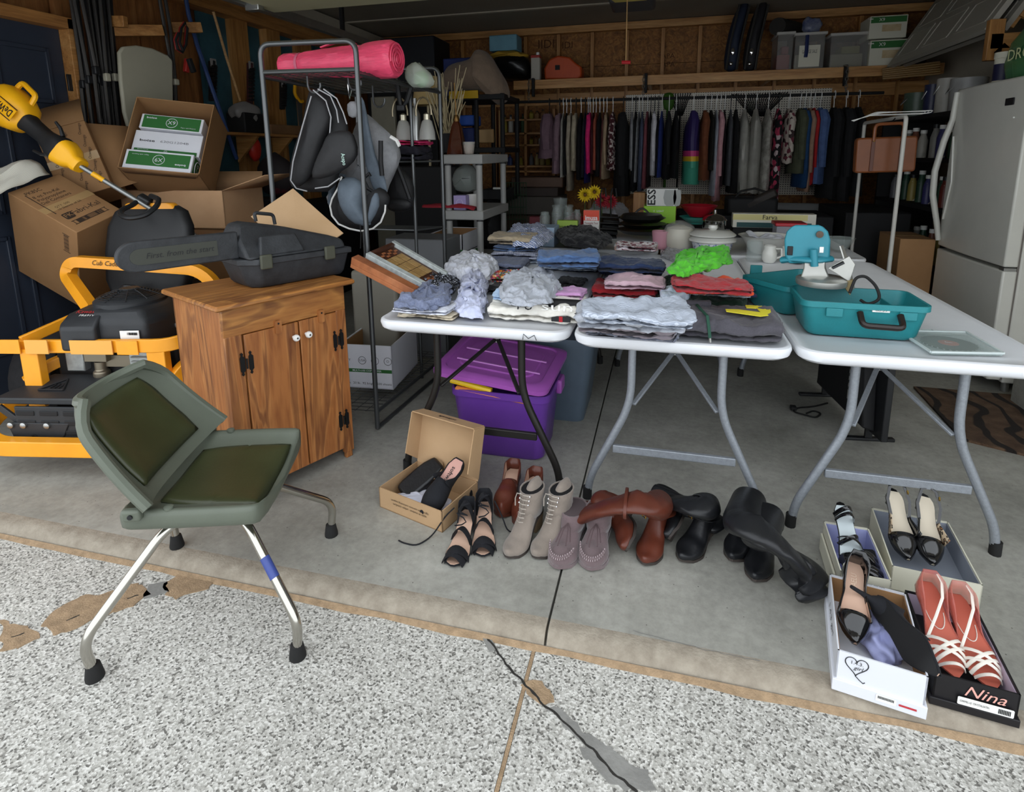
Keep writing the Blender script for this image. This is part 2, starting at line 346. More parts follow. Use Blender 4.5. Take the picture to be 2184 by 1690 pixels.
# ---- side door in the left wall (dark blue, panelled)
M_DOORB = mat('dark blue door paint', '2b323f', .45, var=.08)
dY0, dY1 = 2.02, Xp(140, 100, XL).y
d1 = struct(MB().box((XL-.06, (dY0+dY1)/2, 1.12), (.05, dY1-dY0, 2.12)).build('door_1', M_DOORB, bevel=.004))
for ya, yb in ((dY0+.1, dY0+.42), (dY0+.52, dY1-.1)):
    for za, zb in ((.3, .95), (1.1, 1.62), (1.74, 2.04)):
        f = MB()
        for (yy, zz, h, l) in (((ya+yb)/2, za, .025, yb-ya), ((ya+yb)/2, zb, .025, yb-ya)): f.box((XL-.03, yy, zz), (.016, l, h))
        for yy in (ya, yb): f.box((XL-.03, yy, (za+zb)/2), (.016, .025, zb-za+.025))
        f.build('panel_moulding', M_DOORB, d1, bevel=.004)
fr = MB(); fr.box((XL-.03, dY1+.035, 1.12), (.14, .07, 2.24)); fr.box((XL-.03, (dY0+dY1)/2, 2.21), (.14, dY1-dY0+.1, .07)); struct(fr.build('trim_2', M_BEAMY, bevel=.004))
for z in (.35, 1.15, 1.86): MB().box((XL+.005, dY1+.0, z), (.012, .05, .10)).build('hinge', M_DARKMET, d1, bevel=.002)
# ---- right wall, ceiling, header over the opening
wr = struct(MB().box((XR+.06, (YB+1.6)/2, ZC/2), (.12, YB-1.2, ZC+.2)).build('wall_right', M_DRY, smooth=False))
ce = struct(MB().box(((XL+XR)/2, (YB+YL)/2, ZC+.06), (XR-XL+.6, YB-YL+.6, .12)).build('ceiling', M_CEIL, smooth=False))
p = Zp(1000, 30, ZC-.01); MB().box(((XL+XR)/2, p.y, ZC-.008), (XR-XL, .05, .012)).build('ceiling_seam', M_DRY, ce, smooth=False)
wf = MB(); wf.box(((XL+XR)/2, YL+.14, 2.75), (XR-XL+.6, .14, .9)); wf.box((XL-.02, YL+.14, 1.4), (.5, .14, 2.9)); wf.box((XR-.02, YL+.14, 1.4), (.5, .14, 2.9))
struct(wf.build('wall_front', mat('house siding', 'c9c5ba', .7), smooth=False))  # unseen header and jambs, added for the shade they cast inside
struct(MB().box((1.93+.36, 3.1, .09), (.72, 1.12, .18)).build('floor_step', M_CONC, bevel=.01))
# ================================================================ folding tables
M_TABLE = mat('white table plastic', 'e4e6ea', .38, var=.04, vscale=3, bump=.06, bscale=220)
M_TLEG = mat('grey hammered leg', '8d9298', .42, .35, var=.12, vscale=90, bump=.15, bscale=300); M_TLEGD = mat('bronze black leg', '2c2a28', .38, .5)
def folding_table(label, x0, x1, y0, y1, legm, group, zt=.74, th=.048, top=.155, bend=.43, foot=.05, inset=.14, skirt=False, dirty=False):
    t = thing('folding_table', label, 'table', ((x0+x1)/2, (y0+y1)/2, 0), group=group)
    cx, cy, W, D = (x0+x1)/2, (y0+y1)/2, x1-x0, y1-y0
    f = MB(); rings = []
    for dz, ins in ((-th, .022), (-th+.012, .006), (-.014, 0), (-.004, .003), (0, .010), (0, .016), (-.004, .021)):
        rings.append([(cx+x, cy+y, zt+dz) for x, y in rrect(W-2*ins, D-2*ins, .075-ins*.5, 5)])
    f.loft(rings); f.build('tabletop', M_TABLE, t)
    for yl, s in ((y0+inset, 1), (y1-inset, -1)):
        hw = W/2
        for sx in (-1, 1):
            xa = cx+sx*(hw-top-.06); xb = cx+sx*(hw-foot)
            lg = MB().tube(fillet([(xa, yl, zt-th+.004), (xa, yl, bend), (xb-sx*.012, yl, .10), (xb, yl, 0.004)], .09, 5), .0155, 10).build('leg', legm, t)
            MB().tube([(xb-sx*.001, yl, .05), (xb, yl, 0)], .019, 10).build('rubber_foot', M_RUBBER, lg)
        k = .50; zb = .235; xx = hw-top-.06+(top+.04-foot)*((bend-zb)/bend)
        MB().bar((cx-xx, yl, zb), (cx+xx, yl, zb), .018, .032).build('crossbar', legm, t, bevel=.003)
        f = MB(); pc = Vector((cx, yl+s*.28, bend+.14))
        for sx in (-1, 1): f.bar((cx+sx*(hw-top-.07), yl, bend-.0), pc, .018, .010)
        f.bar(pc, (cx, yl+s*.55, zt-th), .02, .012)
        br = f.build('brace', legm, t, bevel=.002); MB().tube([pc-Vector((0, 0, .018)), pc+Vector((0, 0, .02))], .017, 10).build('brace_collar', M_STEEL, br)
        MB().box((cx, yl, zt-th-.006), (W-2*top-.02, .05, .012)).build('leg_mount', legm, t)
    return t
TG = 'white folding tables in rows'
tl = folding_table('white plastic folding table with dark legs, letter M inked on its edge', -1.125, -.325, 2.05, 3.88, M_TLEGD, TG, bend=.42)
TY0 = 2.03
tm = folding_table('white plastic folding table under folded shirts with hooded sweatshirt on its corner', -.31, .452, TY0, 3.86, M_TLEG, TG)
tr = folding_table('white plastic folding table carrying the open teal saw case', .462, 1.224, TY0, 3.86, M_TLEG, TG)
tb1 = folding_table('white plastic folding table crowded with jars, cloths and frying pans', -.95, -.02, 4.0, 5.4, M_TLEGD, TG)
tb2 = folding_table('white plastic folding table laden with white crockery and glass dishes', -.01, 1.24, 3.93, 5.3, M_TLEG, TG)
f = MB(); mz = Zp(1121, 727, .715)
f.tube([(-.50, 2.0475, .704), (-.497, 2.0475, .726), (-.478, 2.0475, .709), (-.455, 2.0475, .724), (-.447, 2.0475, .704)], .0016, 5); f.build('marker_letter', M_INK, tl)
# ================================================================ green swivel seat on chrome legs
M_SEATP = mat('grey green moulded plastic', '5c6256', .48, var=.07, vscale=8, bump=.05, bscale=300); M_VINYL = mat('olive vinyl pad', '383c24', .36, var=.14, vscale=5, bump=.06, bscale=180)
def seat_chair():
    t = thing('swivel_seat', 'olive green moulded folding seat on four bent chrome legs', 'chair', (-1.33, 1.37, 0), math.radians(20.5))
    zr, W0 = .425, .262; y0 = .055
    # seat shell: sections from back to front
    rings = []
    for i in range(13):
        u = i/12; x = -.20+.40*u; w = W0*(.97-.05*(u-.6)**2) if u < .9 else W0*(.955-.6*(u-.9)**2); dip = .03*max(0, (u-.65)/.35)**2; z = zr-.01*u
        pr_ = [(-1, -.058), (-1.0, -.006), (-.97, .002), (-.9, .002), (-.84, -.014), (-.6, -.036), (-.3, -.046), (0, -.05), (.3, -.046), (.6, -.036), (.84, -.014), (.9, .002), (.97, .002), (1.0, -.006), (1, -.058), (.9, -.064), (.4, -.075), (0, -.078), (-.4, -.075), (-.9, -.064)]
        rings.append([(x+(.035*(1-(a*1.1)**2) if u < .1 else -.02*max(0, 1-a*a)*max(0, (u-.7)/.3)), y0+a*w, z+b-(dip*(1-a*a) if abs(a) < .85 else 0)) for a, b in pr_])
    s = MB().loft(rings).build('seat', M_SEATP, t, local=True, sub=1)
    def padf(u, v):
        a = (v-.5)*2; x = -.135+.31*u-.012*abs(a)**3*(1 if u > .5 else -1); ww = W0*(.70-.10*(1-u)**3)
        e = max(abs(a), abs(2*u-1)); h = .012*(1-max(0, (e-.78)/.22)**2)
        return (x-.02*max(0, 1-a*a)*max(0, (u-.7)/.3), y0+a*ww*(1-.12*max(0, abs(2*u-1)-.7)), zr-.01*u-.05+.014*a*a+h-.030*max(0, (u*.31+.065-.2)/.2)**2*(1-a*a)+.004)
    MB().grid(20, 20, padf).build('seat_pad', M_VINYL, t, local=True, solid=.008)
    # backrest: hinged at x=-.13, leaning 36 degrees
    ph = math.radians(36); d = Vector((-math.sin(ph), 0, math.cos(ph))); n = Vector((math.cos(ph), 0, math.sin(ph))); H = Vector((-.145, y0, zr-.012)); LB = .355
    def bk(a, tt, off=0.):
        w = .272-.055*tt-.06*max(0, (tt-.72)/.28)**2; peak = 1-.07*abs(a)**2.5*tt
        wrap = .075*abs(a)**2.6+.012*(2*tt-1)**2
        return H+d*(LB*tt*peak)+Vector((0, a*w, 0))+n*(wrap+off-.02)
    f = MB(); rings = []
    for j in range(17):
        tt = j/16; front = [bk(-1+2*i/16, tt, .012) for i in range(17)]; back = [bk(1-2*i/16, tt, -.022) for i in range(17)]; rings.append(front+back)
    b = f.loft(rings).build('backrest', M_SEATP, t, local=True)
    edge = [bk(-1, k/14, -.004) for k in range(15)]+[bk(-1+2*k/20, 1, -.004) for k in range(1, 20)]+[bk(1, 1-k/14, -.004) for k in range(15)]
    MB().tube(edge, .0165, 8).build('backrest_rim', M_SEATP, b, local=True)
    def bpad(u, v):
        a = (u-.5)*2*.70; tt = .12+.76*v; e = max(abs(2*u-1), abs(2*v-1)); k = 1-.10*max(0, abs(2*v-1)-.5)*abs(2*u-1)
        return bk(a*k, tt, .016+.016*(1-max(0, (e-.72)/.28)**2))
    MB().grid(20, 18, bpad).build('back_pad', M_VINYL, t, local=True, solid=.008)
    for sg in (-1, 1):
        yy = y0+sg*.258
        h = MB().box((-.145, yy, zr-.0), (.05, .024, .035)).build('hinge', M_SEATP, t, bevel=.008, seg=3, local=True)
        MB().tube([(-.145, yy-sg*.002, zr), (-.145, yy+sg*.016, zr)], .007, 10).build('hinge_pin', M_DARKMET, h, local=True)
        MB().lathe([(0, 0), (.013, 0), (.013, .008), (.006, .011), (0, .011)], 12, (-.06, y0+sg*.235, zr-.004)).build('snap_button', M_SEATP, t, local=True)
    MB().box((0, .02, .335), (.18, .18, .03)).build('swivel_plate', M_DARKMET, t, bevel=.004, local=True)
    I = TM[t.name]
    for k, (fx, fy, fz) in enumerate(((-1.500, 1.035, DZ), (-.985, 1.235, DZ), (-1.675, 1.508, 0), (-1.160, 1.702, 0))):
        p = I @ Vector((fx, fy, fz)); r = Vector((p.x, p.y, 0)); ru = r.normalized(); z0 = p.z
        path = [ru*.04+Vector((0, .0, .318)), ru*.15+Vector((0, 0, .318)), r*1.045+Vector((0, 0, z0+.125)), r*1.0+Vector((0, 0, z0+.02))]
        lg = MB().tube(fillet(path, .055, 6), .0138, 12).build('leg', mat('worn chrome', 'b9b6ae', .16, 1.), t, local=True)
        MB().lathe([(.0, 0), (.024, 0), (.0245, .006), (.018, .044), (.0142, .046)], 14, (r.x, r.y, z0), None).build('rubber_foot', M_RUBBER, lg, local=True)
        if k == 1:
            a, b2 = path[1], path[2]; MB().tube([a.lerp(b2, .38), a.lerp(b2, .58)], .0142, 12, cap=False).build('blue_sticker', mat('blue sticker', '3a4a8c', .4), lg, local=True)
    return t
seat_chair()
# ================================================================ pine cabinet
def mk_pine(key, stretch, dark='6b3d20', mid='95592c', lite='ae7440'):
    m, nt, b, mp = nodemat(key, .42); mp.inputs['Scale'].default_value = stretch
    n = tex(nt, 'Noise', mp, Scale=1.0, Detail=3., Distortion=1.4); wv = nt.nodes.new('ShaderNodeTexWave'); wv.bands_direction = 'X'
    ml = nt.nodes.new('ShaderNodeMath'); ml.operation = 'MULTIPLY'; ml.inputs[1].default_value = 26; nt.links.new(n.outputs[0], ml.inputs[0])
    sn = nt.nodes.new('ShaderNodeMath'); sn.operation = 'SINE'; nt.links.new(ml.outputs[0], sn.inputs[0])
    g = tex(nt, 'Noise', mp, Scale=12., Detail=4.); k = nt.nodes.new('ShaderNodeTexNoise'); tc = nt.nodes.new('ShaderNodeTexCoord'); nt.links.new(tc.outputs['Object'], k.inputs['Vector']); k.inputs['Scale'].default_value = 5; k.inputs['Detail'].default_value = 2
    a = ramp(nt, sn.outputs[0], [(.0, mid), (.55, lite), (.92, dark)])
    a = mix(nt, .4, a, ramp(nt, g.outputs[0], [(.3, dark), (.6, lite)])); a = mix(nt, .6, a, ramp(nt, k.outputs[0], [(.22, .45), (.36, 1.)]), 'MULTIPLY')
    nt.links.new(a, b.inputs['Base Color']); bumpto(nt, b, g.outputs[0], .1, .003); return m
M_PINEV = mk_pine('knotty pine upright', (5, 5, .55)); M_PINEH = mk_pine('knotty pine lengthwise', (.6, 5, 5), '6e4222', '97602f', 'b17a3f'); M_IRON = mat('black wrought iron', '161616', .5, .4)
def cabinet():
    W, D, H = .545, .42, .855
    t = thing('pine_cabinet', 'knotty pine cabinet with two doors, white knobs and black hinges', 'cabinet', (-1.60, 1.757, 0), 1.15)
    L = dict(local=True)
    f = MB(); f.box((.0+.011, D/2+.02, .43), (.022, D, .80)); f.box((W-.011, D/2+.02, .43), (.022, D, .80)); f.box((W/2, D+.01, .43), (W, .015, .80)); f.box((W/2, D/2, .06), (W-.02, D-.02, .02)); f.build('carcass', M_PINEV, t, bevel=.002, **L)
    f = MB(); rings = [[(W/2+x, D/2+y, z) for x, y in rrect(W+.07-i, D+.08-i, .008, 3)] for z, i in ((H-.022, .012), (H-.016, 0), (H-.006, 0), (H, .010))]
    f.loft(rings).build('top', M_PINEH, t, **L)
    MB().box((W/2, .010, .775), (W, .022, .115)).build('top_rail', M_PINEH, t, bevel=.003, **L)
    for x in (.035, W-.025):
        w = .07 if x < .1 else .05
        st = MB(); st.box((x, .010, .375), (w, .022, .69)); st.box((x, .012, .015), (w*.7, .02, .03)); st.build('stile', M_PINEV, t, bevel=.003, **L)
    for x0, x1, kx, hx, hz in ((.074, .305, .28, .074, (.60, .16)), (.312, W-.052, .338, W-.052, (.585, .20))):
        d = MB().box(((x0+x1)/2, .004, .3875), (x1-x0, .022, .655)).build('door', M_PINEV, t, bevel=.002, **L)
        R = rotm('X', 90); k = MB().lathe([(0, 0), (.006, 0), (.006, .012), (.013, .016), (.015, .024), (.012, .031), (0, .034)], 16, (kx, -.007, .655), R).build('knob', M_WHITE, d, **L)
        MB().lathe([(0, 0), (.004, 0), (.003, .002), (0, .003)], 10, (kx, -.040, .655), R).build('knob_screw', M_DARKMET, k, **L)
        for z in hz:
            hg = MB()
            for s in (-1, 1):
                o = [(0, -.048), (.006, -.042), (.003, -.034), (.011, -.026), (.011, .026), (.003, .034), (.006, .042), (0, .048), (-.006, .042), (-.003, .034), (-.008, .026), (-.008, -.026), (-.003, -.034), (-.006, -.042)]
                hg.prism([(hx+s*.017+x, z+y) for x, y in o], .004, (0, -.006, 0), (1, 0, 0), (0, 0, 1))
            hg.tube([(hx, -.012, z-.02), (hx, -.012, z+.02)], .004, 8); hg.build('hinge', M_IRON, d, **L)
    for x in (.215, .415):
        q = MB(); q.prism(rrect(.028, .055, .006, 3, x, .715), .014, (0, -.001, 0), (1, 0, 0), (0, 0, 1)); c = q.build('door_catch', mk_pine.__defaults__ and M_PINEV, t, **L)
        MB().lathe([(0, 0), (.004, 0), (.004, .001), (0, .001)], 10, (x, -.0155, .73), rotm('X', 90)).build('screw', M_DARKMET, c, **L)
cabinet()
# ================================================================ chainsaw case on the cabinet
M_CASE = mat('scuffed black case plastic', '2b2d30', .55, var=.3, vscale=18, bump=.12, bscale=120)
def saw_case():
    t = thing('chainsaw_case', 'scuffed black chainsaw case with long blade sheath lying on pine cabinet', 'case', (-1.60, 1.757, .856), 1.15-.06)
    L = dict(local=True); zs = .125
    x0, x1, y0, y1 = .145, .63, .10, .40
    def sec(ox0, ox1, oy0, oy1, ch, z): return [(ox0+ch, oy0, z), (ox1, oy0, z), (ox1, oy1, z), (ox0+ch, oy1, z), (ox0, oy1-ch, z), (ox0, oy0+ch, z)]
    MB().loft([sec(x0+.05, x1-.03, y0+.04, y1-.03, .03, 0), sec(x0+.03, x1-.02, y0+.025, y1-.02, .05, .02), sec(x0, x1-.004, y0, y1, .06, zs-.01), sec(x0, x1, y0, y1, .06, zs)]).build('lower_shell', M_CASE, t, bevel=.008, seg=3, **L)
    up = [(x0, zs+.002), (x0+.015, .19), (x0+.05, .262), (x0+.09, .268), (x0+.25, .235), (x0+.42, .185), (x1-.015, .165), (x1, zs+.002)]
    dep = [(y0+.05, y1-.02), (y0+.06, y1-.03), (y0+.13, y1-.04), (y0+.14, y1-.04), (y0+.13, y1-.04), (y0+.06, y1-.03), (y0+.03, y1-.02), (y0, y1)]
    rings = [[(x, a0-(a0-y0)*1.0, zs+.004), (x, a0, z), (x, a1, z), (x, y1, zs+.004)] for (x, z), (a0, a1) in zip(up[1:-1], dep[1:-1])]
    MB().loft(rings).build('upper_shell', M_CASE, t, bevel=.014, seg=3, **L)
    MB().prism([(x0+.07, .0), (x0+.27, .0), (x0+.245, .085), (x0+.09, .085)], .03, (0, y0+.035, zs+.004), (1, 0, 0), (0, .35, .94)).build('front_bulge', M_CASE, t, bevel=.008, seg=3, **L)
    rim = MB(); rim.loft([sec(x0-.006, x1+.006, y0-.006, y1+.006, .06, zs-.022), sec(x0-.006, x1+.006, y0-.006, y1+.006, .06, zs+.004)]); rim.build('rim', M_CASE, t, bevel=.004, **L)
    for x in (x0+.085, x0+.375): MB().box((x, y0-.012, zs-.008), (.05, .016, .06)).build('latch', mat('worn olive latch', '45463a', .6), t, bevel=.006, seg=3, **L)
    zc = .185
    out = [(.165, zc-.056), (.165, zc+.056)]+[(-.20+.058*math.cos(a)*1.15, zc+.058*math.sin(a)) for a in [math.radians(90+180*i/14) for i in range(15)]]
    s = MB().prism(out, .032, (0, .215, 0), (1, 0, 0), (0, 0, 1)).build('blade_sheath', M_CASE, t, bevel=.006, seg=3, **L)
    lab = [(.08+.0*i, zc-.03) for i in (0,)]+[(.08, zc+.03)]+[(-.19+.03*math.cos(a)*1.2, zc+.03*math.sin(a)) for a in [math.radians(90+180*i/10) for i in range(11)]]
    MB().prism(lab, .002, (0, .182, 0), (1, 0, 0), (0, 0, 1)).build('recessed_panel', mat('sheath panel', '3a3c35', .6), s, **L)
    txt('First. from the start', s, (-.055, .1795, zc), (1, 0, 0), (0, 0, 1), .03, mat('embossed dark letters', '18191a', .5), width=.24, shear=.25, **L)
    MB().tube(fillet([(x0+.16, y1-.08, .262), (x0+.155, y1-.08, .30), (x0+.24, y1-.08, .285), (x0+.245, y1-.08, .24)], .015), .008, 8).build('handle', M_CASE, t, **L)
saw_case()
# ================================================================ yellow riding mower, seen from the rear
M_YEL = mat('mower yellow enamel', 'f0a020', .38, var=.08, vscale=6, coat=.2); M_YTAPE = mat('faded yellow tape', 'e8a84e', .6)
M_ENG = mat('engine black plastic', '26282b', .5, var=.12, vscale=14, bump=.06, bscale=160); M_ALU = mat('cast aluminium', 'a5a8a6', .45, .7, var=.2, vscale=20)
def mower():
    t = thing('riding_mower', 'yellow riding mower with black engine and seat, rear bumper towards driveway', 'lawn mower', (-2.487, 1.945, 0), math.radians(11.5))
    L = dict(local=True)
    # rear bumper hoop: flat bar
    def strap(path, w, h, name, m=M_YEL, parent=t, r=.10, fl=True):
        pts = fillet(path, r, 6); f = MB(); rings = []
        for i, p in enumerate(pts):
            a = pts[max(i-1, 0)]; b = pts[min(i+1, len(pts)-1)]; d = (b-a).normalized(); up = Vector((0, 0, 1)) if fl else Vector((0, 1, 0)); s = d.cross(up).normalized(); up = s.cross(d)
            rings.append([p+s*w/2+up*h/2, p-s*w/2+up*h/2, p-s*w/2-up*h/2, p+s*w/2-up*h/2])
        return f.loft(rings).build(name, m, parent, bevel=.004, **L)
    bp = strap([(-.78, .04, .535), (.41, 0, .565), (.47, .40, .65)], .022, .062, 'bumper', r=.13); strap([(-.36, .02, .57), (-.24, .30, .64)], .022, .05, 'side_rail')
    for x, w, m in ((-.26, .11, M_YTAPE), (.0, .20, M_YTAPE), (.17, .10, M_YEL), (-.40, .12, M_YEL)): MB().box((x, -.011, .556), (w, .006, .066)).build('tape_patch', m, bp, bevel=.001, **L)
    for x in (-.315, .29): MB().box((x, .02, .40), (.085, .045, .28)).build('bumper_post', M_YEL, t, bevel=.004, **L)
    strap([(-.44, .16, .29), (-.52, -.06, .22), (-.40, -.17, .15), (.40, -.17, .15), (.48, .1, .20)], .055, .07, 'lower_bumper', r=.11)
    # roll hoop behind the engine
    hp = strap([(-.20, .26, .66), (-.44, .42, .80), (-.40, .42, .875), (.30, .42, .83), (.40, .42, .66), (.40, .50, .5)], .055, .05, 'engine_guard', r=.09, fl=False)
    txt('Cub Cadet', hp, (-.20, .392, .866), (1, 0, -.06), (.06, 0, 1), .036, M_INK, width=.15, shear=.3, **L)
    # seat
    f = MB(); rings = []
    for z, w, y, d in ((.66, .40, .56, .10), (.75, .47, .57, .10), (.90, .49, .60, .09), (1.03, .47, .63, .085), (1.11, .40, .65, .07), (1.14, .30, .655, .04)): rings.append([(x-.10, y+yy, z) for x, yy in rrect(w, d, min(d*.45, .04), 4)])
    st = f.loft(rings).build('seat_back', mat('black seat vinyl', '1d1e20', .5, bump=.06, bscale=200), t, **L)
    MB().loft([[(x-.10, .652+yy, z) for x, yy in rrect(w, .055, .02, 4)] for z, w in ((1.105, .34), (1.15, .27), (1.156, .24))]).build('seat_trim', M_YEL, st, **L)
    MB().box((-.10, .78, .62), (.46, .36, .10)).build('seat_cushion', M_BLK, t, bevel=.03, seg=3, **L)
    # engine: airbox left, shroud right, fan screen
    e = MB().loft([[(x, y, z) for x, y in pts] for z, pts in (
        (.535, [(-.02, .03), (.22, .05), (.27, .20), (.22, .42), (-.10, .44), (-.12, .10)]), (.66, [(-.02, .03), (.22, .05), (.265, .20), (.21, .42), (-.10, .44), (-.12, .10)]), (.715, [(-.01, .07), (.18, .09), (.21, .20), (.18, .38), (-.08, .40), (-.10, .14)]))]).build('engine_shroud', M_ENG, t, bevel=.02, seg=3, **L)
    a = MB().loft([[(x, y, z) for x, y in pts] for z, pts in (
        (.53, [(-.19, .05), (-.15, .00), (.015, .0), (.02, .22), (-.17, .26)]), (.64, [(-.19, .05), (-.15, .00), (.015, .0), (.02, .22), (-.17, .26)]), (.685, [(-.175, .09), (-.12, .05), (.015, .04), (.02, .22), (-.15, .26)]), (.71, [(-.12, .16), (-.06, .12), (.015, .11), (.02, .24), (-.1, .28)]))]).build('air_filter_cover', M_ENG, t, bevel=.012, seg=3, **L)
    txt('Kawasaki', a, (-.055, .075, .6985), (1, .04, 0), (0, .9, .42), .032, mat('red engine lettering', 'b3282c', .5), width=.12, shear=.1, **L)
    txt('FR691V', a, (-.05, .05, .688), (1, .04, 0), (0, .9, .42), .018, M_WHITE, width=.07, **L)
    fs = MB().lathe([(.155, 0), (.155, .02), (.142, .032), (.13, .036)], 32, (.035, .23, .708)).build('fan_housing', M_ENG, t, **L)
    g = MB()
    for k in range(8):
        r = .135-.013*k; z = .742+.0045*k; g.tube([Vector((.035+r*math.cos(q), .23+r*math.sin(q), z)) for q in [2*math.pi*i/28 for i in range(28)]], .0026, 5, closed=True)
    for k in range(10):
        q = math.radians(36*k+10); g.tube([(.035+.145*math.cos(q), .23+.145*math.sin(q), .738), (.035+.09*math.cos(q), .23+.09*math.sin(q), .760), (.035+.03*math.cos(q), .23+.03*math.sin(q), .778)], .003, 5)
    g.lathe([(0, 0), (.045, 0), (.04, .005), (0, .006)], 16, (.035, .23, .774)); g.build('fan_screen', M_ENG, fs, **L)
    MB().box((.155, .034, .602), (.085, .004, .04), rotm('Z', 5)).build('barcode_label', M_WHITE, e, **L)
    bc = MB(); r2 = random.Random(3)
    for k in range(14): bc.box((.145+.0035*k, .0315, .608), (.0018 if r2.random() < .6 else .003, .001, .012))
    bc.build('barcode_bars', M_INK, e, smooth=False, **L)
    for x, y, z in ((.125, .025, .562), (.235, .045, .552), (.27, .2, .6)): MB().lathe([(0, 0), (.011, 0), (.011, .006), (0, .009)], 12, (x, y, z), rotm('X', 90)).build('bolt', M_STEEL, e, **L)
    MB().lathe([(.03, 0), (.038, .01), (.038, .05), (.03, .055)], 20, (-.12, .42, .69), rotm('X', -20)).build('fuel_cap', M_BLACKP, t, **L)
    # cylinder block and carburettor under the shroud
    MB().box((-.18, .14, .46), (.09, .10, .12)).build('cylinder_block', M_ALU, t, bevel=.006, **L)
    b = MB(); b.box((.19, .12, .45), (.15, .12, .13))
    for k in range(5): b.box((.19, .055, .40+.022*k), (.12, .014, .007))
    b.build('cylinder_block', M_ALU, t, bevel=.006, **L)
    c = MB(); c.lathe([(.03, 0), (.036, .01), (.036, .04), (.026, .05), (.026, .09)], 16, (-.06, .10, .36)); c.box((.03, .11, .45), (.14, .02, .06)); c.box((-.06, .11, .49), (.11, .08, .07)); c.build('carburettor', mat('dull brass metal', '8a8170', .4, .8), t, bevel=.003, **L)
    MB().box((0, .30, .40), (.62, .34, .22)).build('engine_base', M_BLK, t, bevel=.02, **L)
    # muffler guard, hitch plate, bolts
    mp_ = MB().loft([[(-.42, -.10, .315), (.16, -.10, .315), (.16, -.10, .345), (-.42, -.10, .345)], [(-.40, -.05, .33), (.16, -.05, .33), (.16, -.05, .355), (-.40, -.05, .355)], [(-.30, .10, .36), (.16, .10, .36), (.16, .10, .385), (-.30, .10, .385)]]).build('muffler_guard', M_ENG, t, bevel=.006, **L)
    gd = MB(); gd.box((-.12, -.105, .235), (.40, .012, .15))
    gd.build('guard_face', M_ENG, mp_, bevel=.003, **L)
    sl = MB()
    for r in range(3):
        for k in range(4): sl.box((-.27+.11*k, -.112, .19+.045*r), (.085, .006, .022))
    sl.build('guard_slots', M_BLK, mp_, bevel=.004, **L)
    w = MB(); c0 = Vector((-.20, -.02, .371))
    tri = [(-.26, -.04, .3615), (-.14, -.04, .3615), (-.19, .05, .378)]
    for i in range(3): w.tube([tri[i], tri[(i+1) % 3]], .004, 5)
    for k in range(3): w.tube([(-.215+.02*k, -.025, .364), (-.208+.02*k, -.005, .369), (-.215+.02*k, .01, .372)], .003, 5)
    w.build('hot_surface_mark', M_INK, mp_, **L)
    MB().bar((-.41, -.09, .30), (-.24, -.10, .17), .012, .03).build('guard_strut', M_ENG, mp_, bevel=.002, **L)
    hpl = MB().prism([(-.36, .235), (-.34, .165), (-.30, .135), (-.16, .135), (-.10, .175), (-.07, .235)], .012, (0, -.105, 0), (1, 0, 0), (0, 0, 1)).build('hitch_plate', M_ENG, t, bevel=.003, **L)
    MB().lathe([(.018, 0), (.018, .003), (.012, .003), (.012, 0)], 16, (-.24, -.1175, .165), rotm('X', 90)).build('hitch_hole', M_BLK, hpl, **L)
    for x in (-.34, -.28, -.17): MB().lathe([(0, 0), (.014, 0), (.014, .008), (.007, .012), (0, .012)], 12, (x, -.117, .225), rotm('X', 90)).build('bolt', M_STEEL, hpl, **L)
    # wheels and fenders
    M_TIRE = mat('tyre rubber', '17171a', .8, var=.2, vscale=20, bump=.5, bscale=45)
    for x in (-.52, .50):
        R = rotm('Y', 90); w = MB().lathe([(.14, -.10), (.24, -.11), (.265, -.08), (.27, 0), (.265, .08), (.24, .11), (.14, .10)], 28, (x, .42, .27), R).build('wheel', M_TIRE, t, **L)
        MB().lathe([(0, -.03), (.13, -.03), (.14, -.09), (.14, .09), (.13, .03), (0, .03)], 20, (x, .42, .27), R).build('rim', M_YEL, w, **L)
        f = MB(); s = 1 if x > 0 else -1
        pts = [(x-s*.02, .10, .34), (x-s*.02, .16, .47), (x-s*.02, .30, .56), (x-s*.02, .55, .58)]
        if s > 0: strap(pts, .16, .02, 'fender', r=.08)
    strap([(.33, .02, .36), (.36, .06, .43), (.45, .20, .49), (.52, .40, .50)], .05, .06, 'lift_arm', r=.06); strap([(-.40, .05, .36), (-.34, .12, .42), (-.20, .26, .46)], .05, .05, 'lift_arm', r=.05)
    MB().box((0, .70, .30), (.8, .5, .12)).build('deck', M_YEL, t, bevel=.03, **L)
mower()
